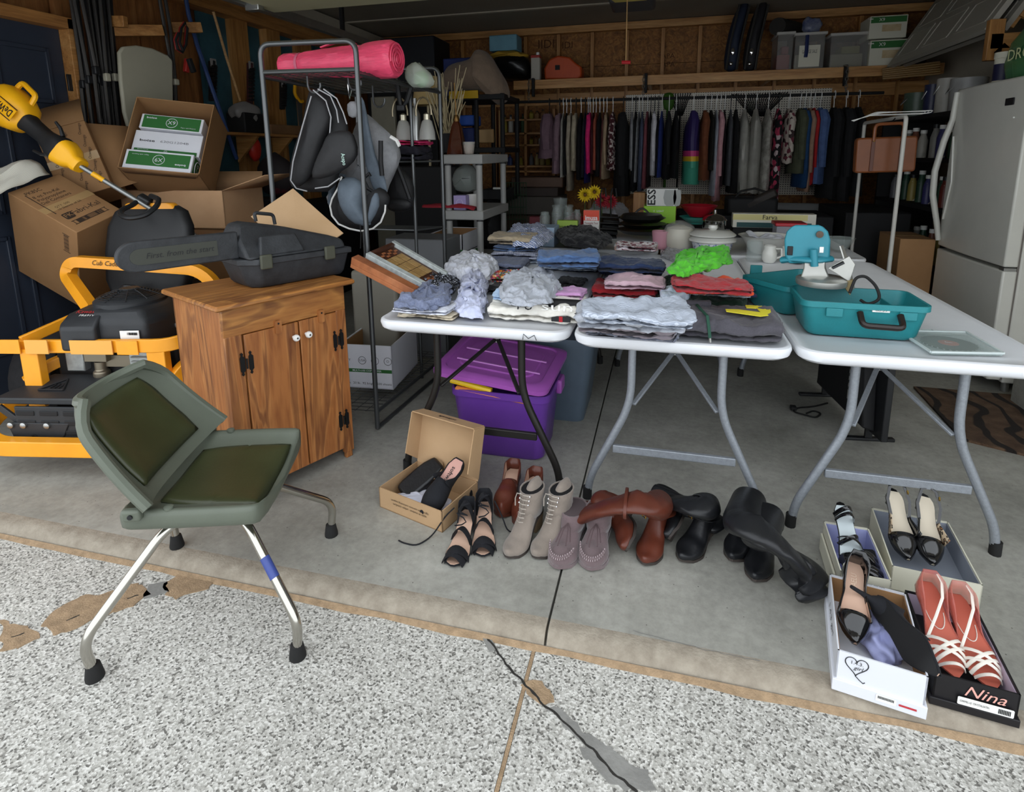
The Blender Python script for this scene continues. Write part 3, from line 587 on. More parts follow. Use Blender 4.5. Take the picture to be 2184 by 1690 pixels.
# ================================================================ cartons, trimmer and wall tools on the left
def mk_card(key, c, c2):
    return mat(key, c, .8, var=0, col2=c2, vscale=3, bump=.05, bscale=140, stretch=(1, 1, 1))
M_CARD = mk_card('brown cardboard', '8f6a45', '9c764f'); M_CARDL = mk_card('tan cardboard', 'b8906a', 'c59e78'); M_CARDK = mk_card('kraft cardboard', 'ab8b66', 'b79773'); M_CARDD = mk_card('dark cardboard', '77563a', '86633f')
M_PAPERW = mat('white paper carton', 'dcdde4', .6, var=.03); M_GREEN = mat('carton green print', '2f6b33', .6); M_CINK = mat('carton ink', '33261c', .8); M_LILAC = mat('pale violet carton', 'c9c8dc', .6)
def eulR(a, b, c): return Matrix.Rotation(c, 3, 'Z') @ Matrix.Rotation(b, 3, 'Y') @ Matrix.Rotation(a, 3, 'X')
def carton(label, o, R, d, m=M_CARD, name='cardboard_box', cat='box', group=None, open_top=False, flaps=(), th=.005, inner=None):
    """carton in its own frame: x 0..w, y 0..d, z 0..h; flaps: list of (side, angle, length) for an open top"""
    t = thing(name, label, cat, o, rot=R, group=group); w, dd, h = d; L = dict(local=True)
    if not open_top:
        b = MB().box((w/2, dd/2, h/2), d).build('body', m, t, bevel=.004, **L)
        MB().box((w/2, dd/2, h+.0006), (w, .05, .001)).build('packing_tape', mat('packing tape', 'a98a5f', .25), b, **L)
        return t
    f = MB(); f.box((w/2, dd/2, th/2), (w, dd, th)); f.box((w/2, th/2, h/2), (w, th, h)); f.box((w/2, dd-th/2, h/2), (w, th, h)); f.box((th/2, dd/2, h/2), (th, dd, h)); f.box((w-th/2, dd/2, h/2), (th, dd, h))
    f.build('body', inner or m, t, smooth=False, **L)
    for side, ang, ln in flaps:
        a = math.radians(ang); c, s = math.cos(a)*ln, math.sin(a)*ln   # angle above level, outward
        q = MB()
        if side == 'x+': v = [(w, .004, h), (w, dd-.004, h), (w+c, dd-.03, h+s), (w+c, .03, h+s)]
        if side == 'x-': v = [(0, .004, h), (0, dd-.004, h), (-c, dd-.03, h+s), (-c, .03, h+s)]
        if side == 'y+': v = [(.004, dd, h), (w-.004, dd, h), (w-.03, dd+c, h+s), (.03, dd+c, h+s)]
        if side == 'y-': v = [(.004, 0, h), (w-.004, 0, h), (w-.03, -c, h+s), (.03, -c, h+s)]
        q.add(v, [(0, 1, 2, 3)]).build('flap', m, t, solid=th, **L)
    return t
I3 = Matrix.Identity(3)
def Rz(a): return Matrix.Rotation(a, 3, 'Z')
# --- the big printed carton
k = 3.80/3.3; R = eulR(.531, -.318, 1.492); d = (.248*k, .377*k, .499*k); K = CAMP+(Vector((-2.587, 2.027, 1.066))-CAMP)*k
o = K+R @ Vector((0, 0, -d[2]))
fk = carton('large printed brown carton leaning against the blue door', o, R, d)
ux, uy = R @ Vector((1, 0, 0)), R @ Vector((0, 1, 0)); up = R @ Vector((0, 0, 1))
def onface(a, b): return K+ux*(a*d[0])+uy*(b*d[1])
for s, b, w_, sz, a in (('PK85C', .86, .085, .034, .30), ('8 oz. Pro-Kal', .76, .14, .03, .42), ('Polypropylene', .69, .15, .03, .44), ('Deli Containers', .62, .16, .03, .44), ('QTY: 500', .49, .08, .02, .38), ('10 Sleeves of 50', .44, .13, .02, .46), ('Fabri-Kal', .30, .16, .05, .60)):
    txt(s, fk, onface(a, b), ux, uy, sz, M_CINK, width=w_)
f = MB(); f.prism(rrect(.05, .05, .008, 2), .001, onface(.24, .29)+up*.0006, ux, uy); f.build('logo_block', M_CINK, fk); txt('FK', fk, onface(.24, .29)+up*.002, ux, uy, .04, M_CARD)
f = MB(); c0 = onface(.13, .62); f.prism(rrect(.004, .20, .0015, 1), .001, c0+up*.0006, ux, uy); r2 = random.Random(5)
for x_, y_, ww, hh in ((.5, .185, .20, .003), (.5, .115, .20, .003), (.175, .15, .003, .035), (.825, .15, .003, .035)): f.prism(rrect(ww, hh, .001, 1), .001, onface(x_, y_)+up*.0006, ux, uy)
for q in range(26): f.prism(rrect(.002 if r2.random() < .6 else .005, .025, .0005, 1), .001, onface(.24+.0205*q, .15)+up*.0006, ux, uy)
f.build('barcode_print', M_CINK, fk, smooth=False)
n2 = -ux; f = MB()
for q in range(12): f.prism(rrect(.03, .0025 if q % 3 else .005, .0005, 1), .001, K-up*(.07+.009*q)+uy*.07+n2*.0006, -uy, up)
f.prism(rrect(.045, .003, .001, 1), .001, K-up*.06+uy*.07+n2*.0006, -uy, up); f.prism(rrect(.045, .003, .001, 1), .001, K-up*.18+uy*.07+n2*.0006, -uy, up); f.build('barcode_print', M_CINK, fk, smooth=False)
# crumpled printed paper on it
M_NEWS = nodemat('newsprint', .8)
def mk_news():
    m, nt, b, mp = M_NEWS; wv = tex(nt, 'Wave', mp, Scale=70., Distortion=.6, bands_direction='Y'); n = tex(nt, 'Noise', mp, Scale=40.)
    nt.links.new(mix(nt, ramp(nt, wv.outputs[1], [(.55, 0.), (.75, .5)]), 'd6d3c6', '6f6c66'), b.inputs['Base Color']); return m
M_NEWS = mk_news()
def crumple(name, label, cat, c, rad, m, amp=.3, seed=1, n=16, group=None, flat=1., freq=2.2):
    f = MB(); rings = []
    for i in range(n//2+1):
        a = math.pi*min(max(i/(n//2), .01), .99); ring = []
        for j in range(n):
            b = 2*math.pi*j/n; p = Vector((math.sin(a)*math.cos(b), math.sin(a)*math.sin(b), -math.cos(a))); q = 1+amp*nz(p*freq, 1., seed)+amp*.5*nz(p*freq*2.3, 1., seed+3)
            z = p.z*rad[2]*q; ring.append(Vector((p.x*rad[0]*q, p.y*rad[1]*q, max(z, -rad[2]*flat))))
        rings.append(ring)
    t = f.loft([[Vector(c)+p for p in r] for r in rings]).build(name, m, None, sub=1)
    return tag(t, label, cat, group) if label else t
pp = onface(.35, 1.04)+Vector((0, 0, .03))
f = MB(); f.grid(16, 8, lambda u, v: pp+ux*(-.36+.46*u)+uy*(-.06+.16*v)+up*(.02+.025*nz((u*4, v*4, 0), 1.)+.05*math.sin(v*3)*(.6+.4*math.sin(u*9))))
tag(f.build('crumpled_newspaper', M_NEWS, None, solid=.002), 'crumpled sheet of printed paper on the large brown carton', 'paper')
# --- open carton turned towards the driveway with copier paper cartons inside
k = 3.95/3.4; Rp = eulR(1.04, .107, .406); wd, dd_, hh_ = .383*k, .424*k, .30; Kp = CAMP+(Vector((-2.311, 2.492, 1.311))-CAMP)*k
op = Kp+Rp @ Vector((-wd, 0, -hh_))
pb = carton('open brown carton tipped forward holding white and green paper cartons', op, Rp, (wd, dd_, hh_), open_top=True, flaps=(('y-', -75, .04),), m=M_CARDD, inner=M_CARD)
def paper_carton(label, o, R, d, text_faces, group='white and green copier paper cartons', bands=True, code=None, openb=False):
    t = thing('paper_carton', label, 'box', o, rot=R, group=group); w, e, h = d; L = dict(local=True)
    if openb:
        th = .006; f = MB(); f.box((w/2, e/2, th/2), (w, e, th)); f.box((w/2, th/2, h/2), (w, th, h)); f.box((w/2, e-th/2, h/2), (w, th, h)); f.box((th/2, e/2, h/2), (th, e, h)); f.box((w-th/2, e/2, h/2), (th, e, h)); b = f.build('body', M_PAPERW, t, smooth=False, **L)
        q = MB(); q.box((w/2, e-.009, h/2), (w-.014, .002, h-.01)); q.box((w-.009, e/2, h/2), (.002, e-.014, h-.01)); q.box((.009, e/2, h/2), (.002, e-.014, h-.01)); q.box((w/2, e/2, .009), (w-.014, e-.014, .002)); q.build('lining', M_CARD, t, smooth=False, **L)
    else: b = MB().box((w/2, e/2, h/2), d).build('body', M_PAPERW, t, bevel=.003, **L)
    F = {'front': (Vector((w/2, 0, h/2)), Vector((1, 0, 0)), Vector((0, 0, 1)), w, h), 'right': (Vector((w, e/2, h/2)), Vector((0, 1, 0)), Vector((0, 0, 1)), e, h), 'top': (Vector((w/2, e/2, h)), Vector((1, 0, 0)), Vector((0, 1, 0)), w, e)}
    for face, y0, y1, flip in text_faces:
        c, u, v, fw, fh = F[face]; n = u.cross(v); cc = c+v*((y0+y1)/2-.5)*fh; bh = (y1-y0)*fh; s = -1 if flip else 1
        MB().prism(rrect(fw*.92, bh, .002, 1), .0008, cc+n*.0004, u, v).build('green_band', M_GREEN, b, smooth=False, **L)
        txt('X9', b, cc+n*.0012, u*s, v*s, bh*.42, M_PAPERW, **L); r = bh*.36
        f = MB(); f.tube([cc+n*.0014+u*(r*math.cos(a))+v*(r*math.sin(a)) for a in [2*math.pi*i/24 for i in range(24)]], bh*.02, 4, closed=True); f.build('ring_mark', M_PAPERW, b, **L)
        txt('boise', b, cc-u*s*fw*.33+v*s*bh*.28+n*.0012, u*s, v*s, bh*.2, M_PAPERW, width=fw*.16, bold=.02, **L); txt('Paper with Purpose', b, cc+u*s*fw*.28-v*s*bh*.3+n*.0012, u*s, v*s, bh*.12, M_PAPERW, width=fw*.24, **L)
    if code:
        c, u, v, fw, fh = F[code[0]]; n = u.cross(v); txt('boise', b, c-u*fw*.3+v*fh*code[1], u, v, .022, M_INK, width=fw*.22, bold=.02, **L); txt(code[2], b, c+u*fw*.1+v*fh*code[1], u, v, .022, mat('grey stamp', '77777c', .7), width=fw*.42, **L)
    return t
def inbox(x, y, z): return op+Rp @ Vector((x, y, z))
paper_carton('white paper carton with green end band at back of tipped carton', inbox(.03, .31, .06), Rp, (wd*.80, .10, .19), (('top', .06, .94, False),))
paper_carton('white paper carton stamped with numbers in tipped carton', inbox(.02, .142, .06), Rp, (wd*.86, .15, .19), (('top', .0, .18, False),), code=('top', .05, '630G1204B'))
paper_carton('white paper carton with upside-down green label at front of tipped carton', inbox(.015, .012, .10), Rp, (wd*.84, .125, .185), (('top', .20, .90, True), ('right', .1, .9, False)))
# --- tan carton under it, with its flap standing out, and two cartons below
a0, a1 = Yp(255, 405, 2.98), Yp(474, 408, 3.02); zt = (a0.z+a1.z)/2; hb = zt-Yp(365, 486, 3.0).z; ang = math.atan2(a1.y-a0.y, a1.x-a0.x)
carton('tan carton with open side flap below the tipped carton', (a0.x, a0.y, zt-hb), Rz(ang), ((a1-a0).length, .40, hb), M_CARDL, open_top=True, flaps=(('x+', 18, .30), ('y+', 60, .12)), inner=M_CARDL)
zb = zt-hb; q = carton('brown carton directly under the tan carton, with black lettering', (a0.x+.03, a0.y+.02, zb*.5), Rz(ang), ((a1-a0).length+.02, .40, zb*.5-.001), M_CARDD); txt('an', q, Vector((a1.x-.09, a1.y+.012, zb-.06)), (1, 0, 0), (0, 0, 1), .08, M_INK)
carton('brown carton on the floor at bottom of the carton stack behind the mower', (a0.x+.02, a0.y+.0, 0), Rz(ang), ((a1-a0).length+.03, .42, zb*.5-.001), M_CARDD)
# --- carton with open flaps behind the trimmer
k = 4.3/3.5; Ro = eulR(1.30, -.30, .657); Ko = CAMP+(Vector((-2.697, 2.232, 1.578))-CAMP)*k; wo, ho, do = .26, .42, .30
oo = Ko+Ro @ Vector((-wo, -ho, -do))
ob = carton('brown carton patterned with small print, flaps open, behind the string trimmer', oo, Ro, (wo, ho, do), M_CARD, open_top=False)
g = MB(); pt = [Ko+Ro @ Vector(v) for v in ((-wo, 0, 0), (0, 0, 0), (.0, .17, -.10), (-wo-.02, .15, -.06))]; g.add(pt, [(0, 1, 2, 3)]).build('flap', M_CARD, ob, solid=.004)
g = MB(); pt = [Ko+Ro @ Vector(v) for v in ((0, 0, -do*.2), (.0, -ho, -do*.2), (.20, -ho*.95, -do*.45), (.20, -.06, -do*.45))]; g.add(pt, [(0, 1, 2, 3)]).build('flap', M_CARD, ob, solid=.004)
for i in range(5):
    for j in range(3):
        txt('Oswego', ob, Ko+Ro @ Vector((-wo*(.15+.33*j), -ho*(.1+.18*i+.08*(j % 2)), .001)), Ro @ Vector((.25, .97, 0)), Ro @ Vector((-.97, .25, 0)), .022, M_CINK, width=.07, name='print')
# --- string trimmer lying over the cartons
M_DW = mat('tool yellow plastic', 'f2b014', .42, var=.06, bump=.05, bscale=150)
def trimmer():
    A, B, Cc = CAMP+ray(28, 235)*3.05, CAMP+ray(172, 355)*3.0, CAMP+ray(445, 520)*3.25
    t = thing('string_trimmer', 'yellow and black battery string trimmer lying across the cartons', 'trimmer', Cc)
    ax = (B-A).normalized(); sd = ax.cross(_f).normalized(); dp = ax.cross(sd).normalized()
    def sec(c, w, h): return [c+sd*x+dp*y for x, y in rrect(w, h, min(w, h)*.35, 4)]
    def P(s): return A+ax*s
    MB().loft([sec(P(-.09), .19, .15), sec(P(-.06), .215, .17), sec(P(.02), .205, .17), sec(P(.085), .16, .14), sec(P(.115), .10, .10)]).build('battery_housing', M_DW, t)
    hd = MB().tube(fillet([P(-.06)+sd*.10, P(-.055)+sd*.145, P(.055)+sd*.135, P(.065)+sd*.075], .02), .014, 8).build('carry_handle', M_DW, t)
    fr = -dp if dp.dot(_f) > 0 else dp
    o = P(.02)+fr*.087+sd*.01; MB().prism([(-.09, -.028), (.09, -.028), (.09, .028), (-.09, .028)], .001, o, -ax, -ax.cross(fr) if False else fr.cross(-ax)).build('name_plate', M_DW, t)
    txt('DeWALT', t, o+fr*.002, -ax, fr.cross(-ax), .055, M_INK, width=.155, bold=.01)
    for yy in (-.033, .033): MB().bar(o+fr.cross(-ax)*yy-ax*.09, o+fr.cross(-ax)*yy+ax*.09, .003, .003).build('plate_line', M_INK, t)
    MB().loft([sec(P(.105), .10, .10), sec(P(.15), .085, .085), sec(P(.24), .08, .08), sec(P(.29), .10, .10), sec(P(.34), .135, .12), sec(P(.385), .13, .12)]).build('grip', M_BLACKP, t)
    MB().loft([sec(P(.375), .14, .125), sec(P(.43), .12, .11), sec(P(.465), .075, .08), sec(P(.485), .08, .085), sec(P(.505), .07, .07)]).build('collar', M_DW, t)
    for s_ in (-1, 1): MB().tube([P(.32)+sd*s_*.06, P(.28)+sd*s_*.085, P(.235)+sd*s_*.095], [.012, .009, .007], 6).build('trigger_guard', M_BLACKP, t)
    e0 = P(.50); tu = MB().tube([e0, Cc], .0125, 10).build('shaft', mat('grey aluminium tube', '8b8d8c', .35, .8), t)
    sx = (Cc-e0).normalized(); MB().tube([e0+sx*.06, e0+sx*.12], .0132, 10).build('shaft_label', M_DW, tu)
    h0 = CAMP+ray(300, 440)*3.10; pts = [h0+(CAMP+ray(x, y)*dd-CAMP-ray(300, 440)*3.10) for x, y, dd in ((300, 420, 3.14), (285, 437, 3.08), (258, 448, 3.0), (256, 460, 2.96), (278, 466, 2.94), (310, 460, 2.97), (335, 440, 3.02), (340, 425, 3.06), (322, 418, 3.12))]
    lp = MB().tube(fillet(pts, .03, 4), .0135, 8).build('loop_handle', M_BLACKP, t)
    MB().box(CAMP+ray(308, 428)*3.13, (.07, .05, .05), eulR(.3, .6, .4)).build('handle_clamp', M_BLACKP, lp, bevel=.01)
trimmer()
# --- things hung on the left wall
XW = XL+.06
M_FRAME = mat('dark grey steel tube', '4c4a48', .4, .6); M_BEIGE = mat('beige moulded plastic', 'aaa693', .45, var=.04)
def wallpole(label, pts, r, m, name, cat, group=None, x=XW): return tag(MB().tube([Xp(px, py, x+dx) for px, py, dx in pts], r, 8).build(name, m), label, cat, group)
wallpole('tall blue pole leaning against the wall beside the tipped carton', ((392, -30, 0), (402, 30, .0), (420, 95, .02), (470, 240, .08), (505, 340, .12)), .016, mat('blue enamel', '2b4374', .4), 'blue_pole', 'pole')
wallpole('slim wooden stick hanging diagonally over the teal boards', ((455, 25, 0), (482, 120, .0), (512, 215, .0)), .011, wood('dowel', 'a98152', 'c09763', 'cfa874'), 'wooden_stick', 'stick')
# folded chairs: pairs of steel tubes
pole_sets = [((150, 10), (178, 180)), ((158, 20), (190, 170)), ((170, 0), (205, 150)), ((184, 0), (212, 170)), ((197, 0), (222, 175)), ((212, 5), (228, 165)), ((216, 0), (236, 160)), ((228, 0), (246, 165))]
for i, (a, b) in enumerate(pole_sets):
    t = thing('folded_camp_chair', 'folded chair of dark steel tubes hanging beside the blue door', 'chair', Xp(b[0]+14, 300, XW), group='folded chairs hung in a row beside the door')
    dx = .03*(i % 3); e = (b[0]+(b[0]-a[0])*.75, b[1]+(b[1]-a[1])*.62)
    MB().tube([Xp(a[0], a[1]-20, XW+dx), Xp(b[0], b[1], XW+dx+.01)], .011, 8).build('tube', M_FRAME, t); MB().tube([Xp(b[0]-6, b[1]-4, XW+dx), Xp(b[0]+8, e[1]+20, XW+dx)], .011, 8).build('tube', M_FRAME, t)
    MB().tube([Xp(a[0]+6, a[1]-20, XW+dx-.02), Xp(b[0]+9, e[1]+10, XW+dx-.02)], .013, 6).build('folded_fabric', M_BLK, t)
    MB().box(Xp(b[0], b[1], XW+dx+.015), (.03, .035, .05)).build('joint', M_BEIGE if i in (5, 7) else M_BLACKP, t, bevel=.006)
t = thing('folding_chair', 'folded chair with pale beige plastic back hanging on the wall', 'chair', Xp(300, 330, XW+.1))
out = [(247, 112), (255, 100), (285, 97), (318, 103), (352, 118), (362, 130), (364, 240), (364, 330), (310, 340), (272, 290), (258, 240), (250, 170)]
P0 = Xp(305, 200, XW+.12)
f = MB(); a = [Xp(x, y, XW+.10) for x, y in out]; f.loft([a, [p+Vector((.03, 0, 0)) for p in a]]).build('backrest', M_BEIGE, t, bevel=.012, seg=3)
for x0, x1 in ((345, 372), (357, 374)): MB().tube([Xp(x0-8, -20, XW+.08), Xp(x0+6, 60, XW+.08), Xp(x1, 175, XW+.09), Xp(x1+1, 225, XW+.09)], .012, 8).build('tube', M_FRAME, t)
MB().box(Xp(374, 175, XW+.1), (.04, .045, .045)).build('end_cap', M_BEIGE, t, bevel=.01)
for px0, px1, py0, py1, lb in ((238, 268, 35, 58, 'short wooden bracket block above the beige folded chair'), (238, 346, 53, 77, 'long wooden bracket arm above the beige folded chair'), (366, 429, 48, 70, 'wooden bracket arm carrying jumper cables')):
    p, q = Xp(px0, (py0+py1)/2, XW+.0), Xp(px1, (py0+py1)/2, XW+.1); h = abs(Xp(px0, py0, XW).z-Xp(px0, py1, XW).z)
    tag(MB().bar(p, q, .04, h).build('bracket_block', M_BEAMY, None, bevel=.003), lb, 'bracket')
t = thing('jumper_cables', 'red and black jumper cables looped over a wooden bracket', 'cable', Xp(395, 150, XW+.1))
for m_, dx, cc in ((mat('red rubber', 'a02a24', .5), 0, 0), (M_RUBBER, .03, 1)):
    MB().tube([Xp(x+cc*3, y, XW+.1+dx) for x, y in ((388, 110), (380, 90), (384, 60), (392, 48), (397, 60), (394, 95), (386, 112), (376, 105), (372, 85), (378, 70))], .009, 6).build('cable', m_, t)
    MB().box(Xp(398+cc*10, 140, XW+.1+dx), (.03, .035, .10), rotm('X', 20 if cc else -15)).build('clamp', m_, t, bevel=.006)
# tool rails, shelf on the teal boards
def rail(px, py0, py1, label, m=M_BLK, n=9):
    t = thing('tool_rail', label, 'tool rack', Xp(px, py1, XW)); a, b = Xp(px, py0, XW-.02), Xp(px, py1, XW-.02); MB().bar(a, b, .05, .02).build('rail', m, t)
    MB().box(a.lerp(b, .06)+Vector((.014, 0, 0)), (.006, .06, .07)).build('card', mat('tool card', '8a8784', .7), t)
    for i in range(n): MB().tube([a.lerp(b, .16+.8*i/n)+Vector((.0, -.01, 0)), a.lerp(b, .16+.8*i/n)+Vector((.05, -.01, 0))], .017-.0008*i, 8).build('socket', M_DARKMET, t)
rail(452, 130, 215, 'dark socket rail beside the blue pole'); rail(533, 135, 225, 'socket rail with red case on the second teal board', mat('maroon case', '3f2024', .6)); rail(602, 175, 233, 'short socket rail left of the hand saw')
t = thing('hand_saw', 'hand saw with yellow handle hanging on the teal boards', 'saw', Xp(640, 270, XW))
MB().tube(fillet([Xp(629, 182, XW), Xp(628, 200, XW), Xp(640, 218, XW), Xp(646, 216, XW)], .03), .016, 8).build('handle', M_DW, t); MB().prism([(0, 0), (.09, 0), (.05, -.42), (.01, -.42)], .004, Xp(632, 212, XW), (0, 1, 0), (0, 0, 1)).build('blade', M_STEEL, t)
sa, sb = Xp(488, 285, XW+.16), Xp(642, 293, XW+.16)
t = thing('wall_shelf', 'narrow pine wall shelf on triangular brackets under the tools', 'shelf', (XW, (sa.y+sb.y)/2, sa.z)); MB().box((XW+.08, (sa.y+sb.y)/2, sa.z), (.26, sb.y-sa.y+.5, .022)).build('board', M_BEAMY, t, bevel=.002)
for px in (515, 590):
    p = Xp(px, 300, XW); MB().prism([(0, 0), (.22, 0), (0, -.22)], .03, (XW-.03, p.y, sa.z-.012), (1, 0, 0), (0, 0, 1)).build('bracket', M_BEAM, t)
def onshelf(name, label, cat, px0, px1, h, m, x=XW+.05, dpt=.18):
    a, b = Xp(px0, 285, x), Xp(px1, 285, x); return tag(MB().box((x, (a.y+b.y)/2, sa.z+.012+h/2), (dpt, b.y-a.y, h)).build(name, m, None, bevel=.01), label, cat)
onshelf('tool_bin', 'black bin on the pine wall shelf', 'bin', 505, 555, .17, M_BLK); onshelf('cardboard_tray', 'low brown cardboard tray on the pine wall shelf', 'box', 560, 632, .09, M_CARDD)
crumple('plastic_bag', 'crumpled clear plastic bag on the black bin of the wall shelf', 'bag', Xp(525, 238, XW+.05)+Vector((0, 0, -.02)), (.10, .18, .10), mat('cloudy plastic film', '8e8b88', .25, alpha=.75), .5, 4)
crumple('red_bottle', 'red plastic bottle standing below the pine wall shelf', 'bottle', Xp(543, 318, XW+.05), (.05, .07, .11), mat('red plastic', 'c23025', .4), .1, 5)
# dark storage under the shelf
sb_ = MB().box((XL+.23, 4.75, .48), (.42, 1.7, .96)).build('workbench', M_BLK, None, bevel=.01); tag(sb_, 'dark workbench along the left wall under the pine shelf', 'workbench')
p = Yp(560, 440, 4.0); tag(MB().box((p.x+.10, 3.95, .55), (.38, .3, 1.05)).build('storage_cabinet', mat('dark grey cabinet', '33353b', .5), None, bevel=.01), 'dark grey storage cabinet behind the chainsaw case', 'cabinet')
crumple('backpack', 'black and maroon backpack on the dark grey storage cabinet', 'backpack', Yp(590, 375, 4.0)+Vector((0, 0, 0)), (.16, .12, .17), mat('black maroon nylon', '221c1f', .7, col2='571c26', vscale=4, thr=.6), .15, 9)
# flat tan cardboard sheet leaning behind the case
pts = [CAMP+ray(x, y)*d_ for x, y, d_ in ((535, 462, 2.72), (625, 402, 2.80), (732, 497, 2.70), (640, 560, 2.6))]
n = (pts[1]-pts[0]).cross(pts[2]-pts[0]).normalized()
tag(MB().loft([pts, [p+n*.006 for p in pts]]).build('cardboard_sheet', M_CARDK), 'flat kraft cardboard sheet leaning behind the chainsaw case', 'cardboard')
# ================================================================ soft shapes used by bags, cushions and clothes
def puff(pix, Y, thick, m, name, parent=None, n=4, jag=0., seed=0, power=.5, sub=0, tilt=0., **kw):
    """a padded shape: outline seen from the street at depth Y, swelling thick/2 to the front and back"""
    o = [Yp(x, y, Y) for x, y in pix]
    if len(o) < 14:
        q = []
        for i in range(len(o)):
            p0, p1, p2, p3 = o[i-1], o[i], o[(i+1) % len(o)], o[(i+2) % len(o)]
            for t in (0, .5): q.append(.5*((2*p1)+(-p0+p2)*t+(2*p0-5*p1+4*p2-p3)*t*t+(-p0+3*p1-3*p2+p3)*t**3))
        o = q
    c = sum(o, Vector())/len(o); rings = []
    for k in range(-n, n+1):
        t = k/n; s = max(.04, (1-abs(t)**2.2)**power); y = -t*thick/2
        rings.append([Vector((c.x+(p.x-c.x)*s+jag*nz(p*14, 1., seed+t), p.y+y+tilt*(p.z-c.z)+jag*nz(p*11, 1., seed+5+t), c.z+(p.z-c.z)*s+jag*nz(p*12, 1., seed+9+t))) for p in o])
    return MB().loft(rings).build(name, m, parent, sub=sub, **kw)
def line3(pts, Y, r, m, name, parent, n=6): return MB().tube([Yp(x, y, Y if len(q) == 0 else Y+q[0]) for x, y, *q in pts], r, n).build(name, m, parent)
# ================================================================ grey tube rack
M_TUBE = mat('gunmetal tube', '5a5c5d', .33, .7)
RA, RB, RC, RD, RM = Vector((-1.39, 2.51, 0)), Vector((-1.86, 2.46, 0)), Vector((-1.345, 3.42, 0)), Vector((-1.90, 3.40, 0)), Vector((-1.45, 3.22, 0))
def rack():
    t = thing('wire_rack', 'grey tube rack with wire shelf holding bags beside the pine cabinet', 'rack', (-1.6, 2.9, 0)); up = Vector((0, 0, 1))
    for a, b, nm in ((RA, RB, 'near'), (RC, RD, 'far')):
        MB().tube(fillet([a+up*.01, a+up*1.915, b+up*1.915, b+up*.01], .055, 6), .0125, 10).build('end_hoop', M_TUBE, t); MB().tube([a+up*1.79, b+up*1.79], .010, 8).build('crossbar', M_TUBE, t)
    MB().tube([RM+up*.0, RM+up*1.77], .011, 8).build('upright', M_TUBE, t)
    for a, b in ((RA, RC), (RB, RD)):
        for z in (.012, .10, 1.77): MB().tube([a+up*z, b+up*z], .010, 8).build('side_rail', M_TUBE, t)
    for z, k in ((1.785, 24), (.105, 22)):
        f = MB()
        for i in range(k+1): u = i/k; f.tube([RA.lerp(RC, u)+up*z, RB.lerp(RD, u)+up*z], .0022, 4)
        for i in range(9): u = i/8; f.tube([RA.lerp(RB, u)+up*(z-.004), RC.lerp(RD, u)+up*(z-.004)], .0022, 4)
        o = f.build('wire_shelf', M_TUBE, t, kind='stuff')
    for z in (1.36, .95):
        f = MB()
        for i in range(10): u = i/9; f.tube([RM.lerp(RC, u)+up*z, (RM+Vector((-.42, 0, 0))).lerp(RD, u)+up*z], .0025, 4)
        f.tube([RM+up*z, RM+Vector((-.42, 0, z))], .006, 6); f.tube([RM+up*z, RC+up*z], .006, 6); f.build('wire_shelf', M_TUBE, t, kind='stuff')
    for x, y, Y in ((655, 160, 2.6), (795, 195, 3.0), (742, 155, 2.7)):
        p = Yp(x, y, Y); MB().tube([p+up*.03]+[p+Vector((.035-.035*math.cos(a), 0, -.05-.035*math.sin(a))) for a in (0, .6, 1.2, 1.8, 2.4, 3.0, 3.4)], .006, 8).build('hook', M_TUBE, t)
rack()
# rolled pink sleeping mat
M_PINK = mat('pink nylon', 'e0486a', .42, var=.12, vscale=20, bump=.25, bscale=22, stretch=(1, 5, 5))
def pinkroll():
    a, b = Yp(604, 140, 2.70), Yp(846, 126, 2.68); t = thing('sleeping_pad_roll', 'rolled pink nylon sleeping pad tied with two straps on top of grey tube rack', 'sleeping pad', (a+b)/2)
    ax = (b-a).normalized(); u = Vector((0, 0, 1)); v = ax.cross(u); rings = []; n = 28
    for i in range(41):
        s = i/40; r = .055+.034*s; r *= 1-.16*math.exp(-((s-.17)/.035)**2)-.12*math.exp(-((s-.72)/.03)**2)
        if i in (0, 40): r *= .9
        rings.append([a.lerp(b, s)+(u*math.cos(2*math.pi*j/n)+v*math.sin(2*math.pi*j/n))*(r*(1+.05*nz((s*9, math.cos(2*math.pi*j/n)*2, math.sin(2*math.pi*j/n)*2), 1.)+.03*math.sin(j*2.3+s*5))) for j in range(n)])
    r_ = MB().loft(rings).build('roll', M_PINK, t)
    for s in (.17, .72):
        p = a.lerp(b, s); rr = (.055+.034*s)*.90
        MB().tube([p+(u*math.cos(q)+v*math.sin(q))*rr for q in [2*math.pi*i/24 for i in range(24)]], .008, 6, closed=True, flat=.4).build('strap', mat('pale pink strap', 'c9647e', .6), t)
    pts = []
    for i in range(70): q = i*.30; rr = .012+.0009*i; pts.append(b+ax*.006+(u*math.cos(q)+v*math.sin(q))*rr)
    MB().tube(pts, .0045, 5).build('spiral_edge', M_PINK, r_)
    MB().tube([a.lerp(b, .36)+u*.075, a.lerp(b, .52)+u*.088+Vector((0, 0, .01)), a.lerp(b, .66)+u*.082], .014, 6, flat=.4).build('loose_flap', M_PINK, t)
pinkroll()
bagp = puff([(868, 168), (872, 142), (890, 133), (912, 150), (922, 172), (915, 188), (885, 185)], 2.95, .14, mat('clear bag film', 'c9d0c6', .2, alpha=.55), 'plastic_bag', jag=.012); tag(bagp, 'clear plastic bag with green contents at the end of the rack shelf', 'bag')
MB().sphere(Yp(898, 168, 2.95), (.045, .03, .045), 10).build('green_contents', mat('bright green cloth', '3f9a2c', .6), bagp)
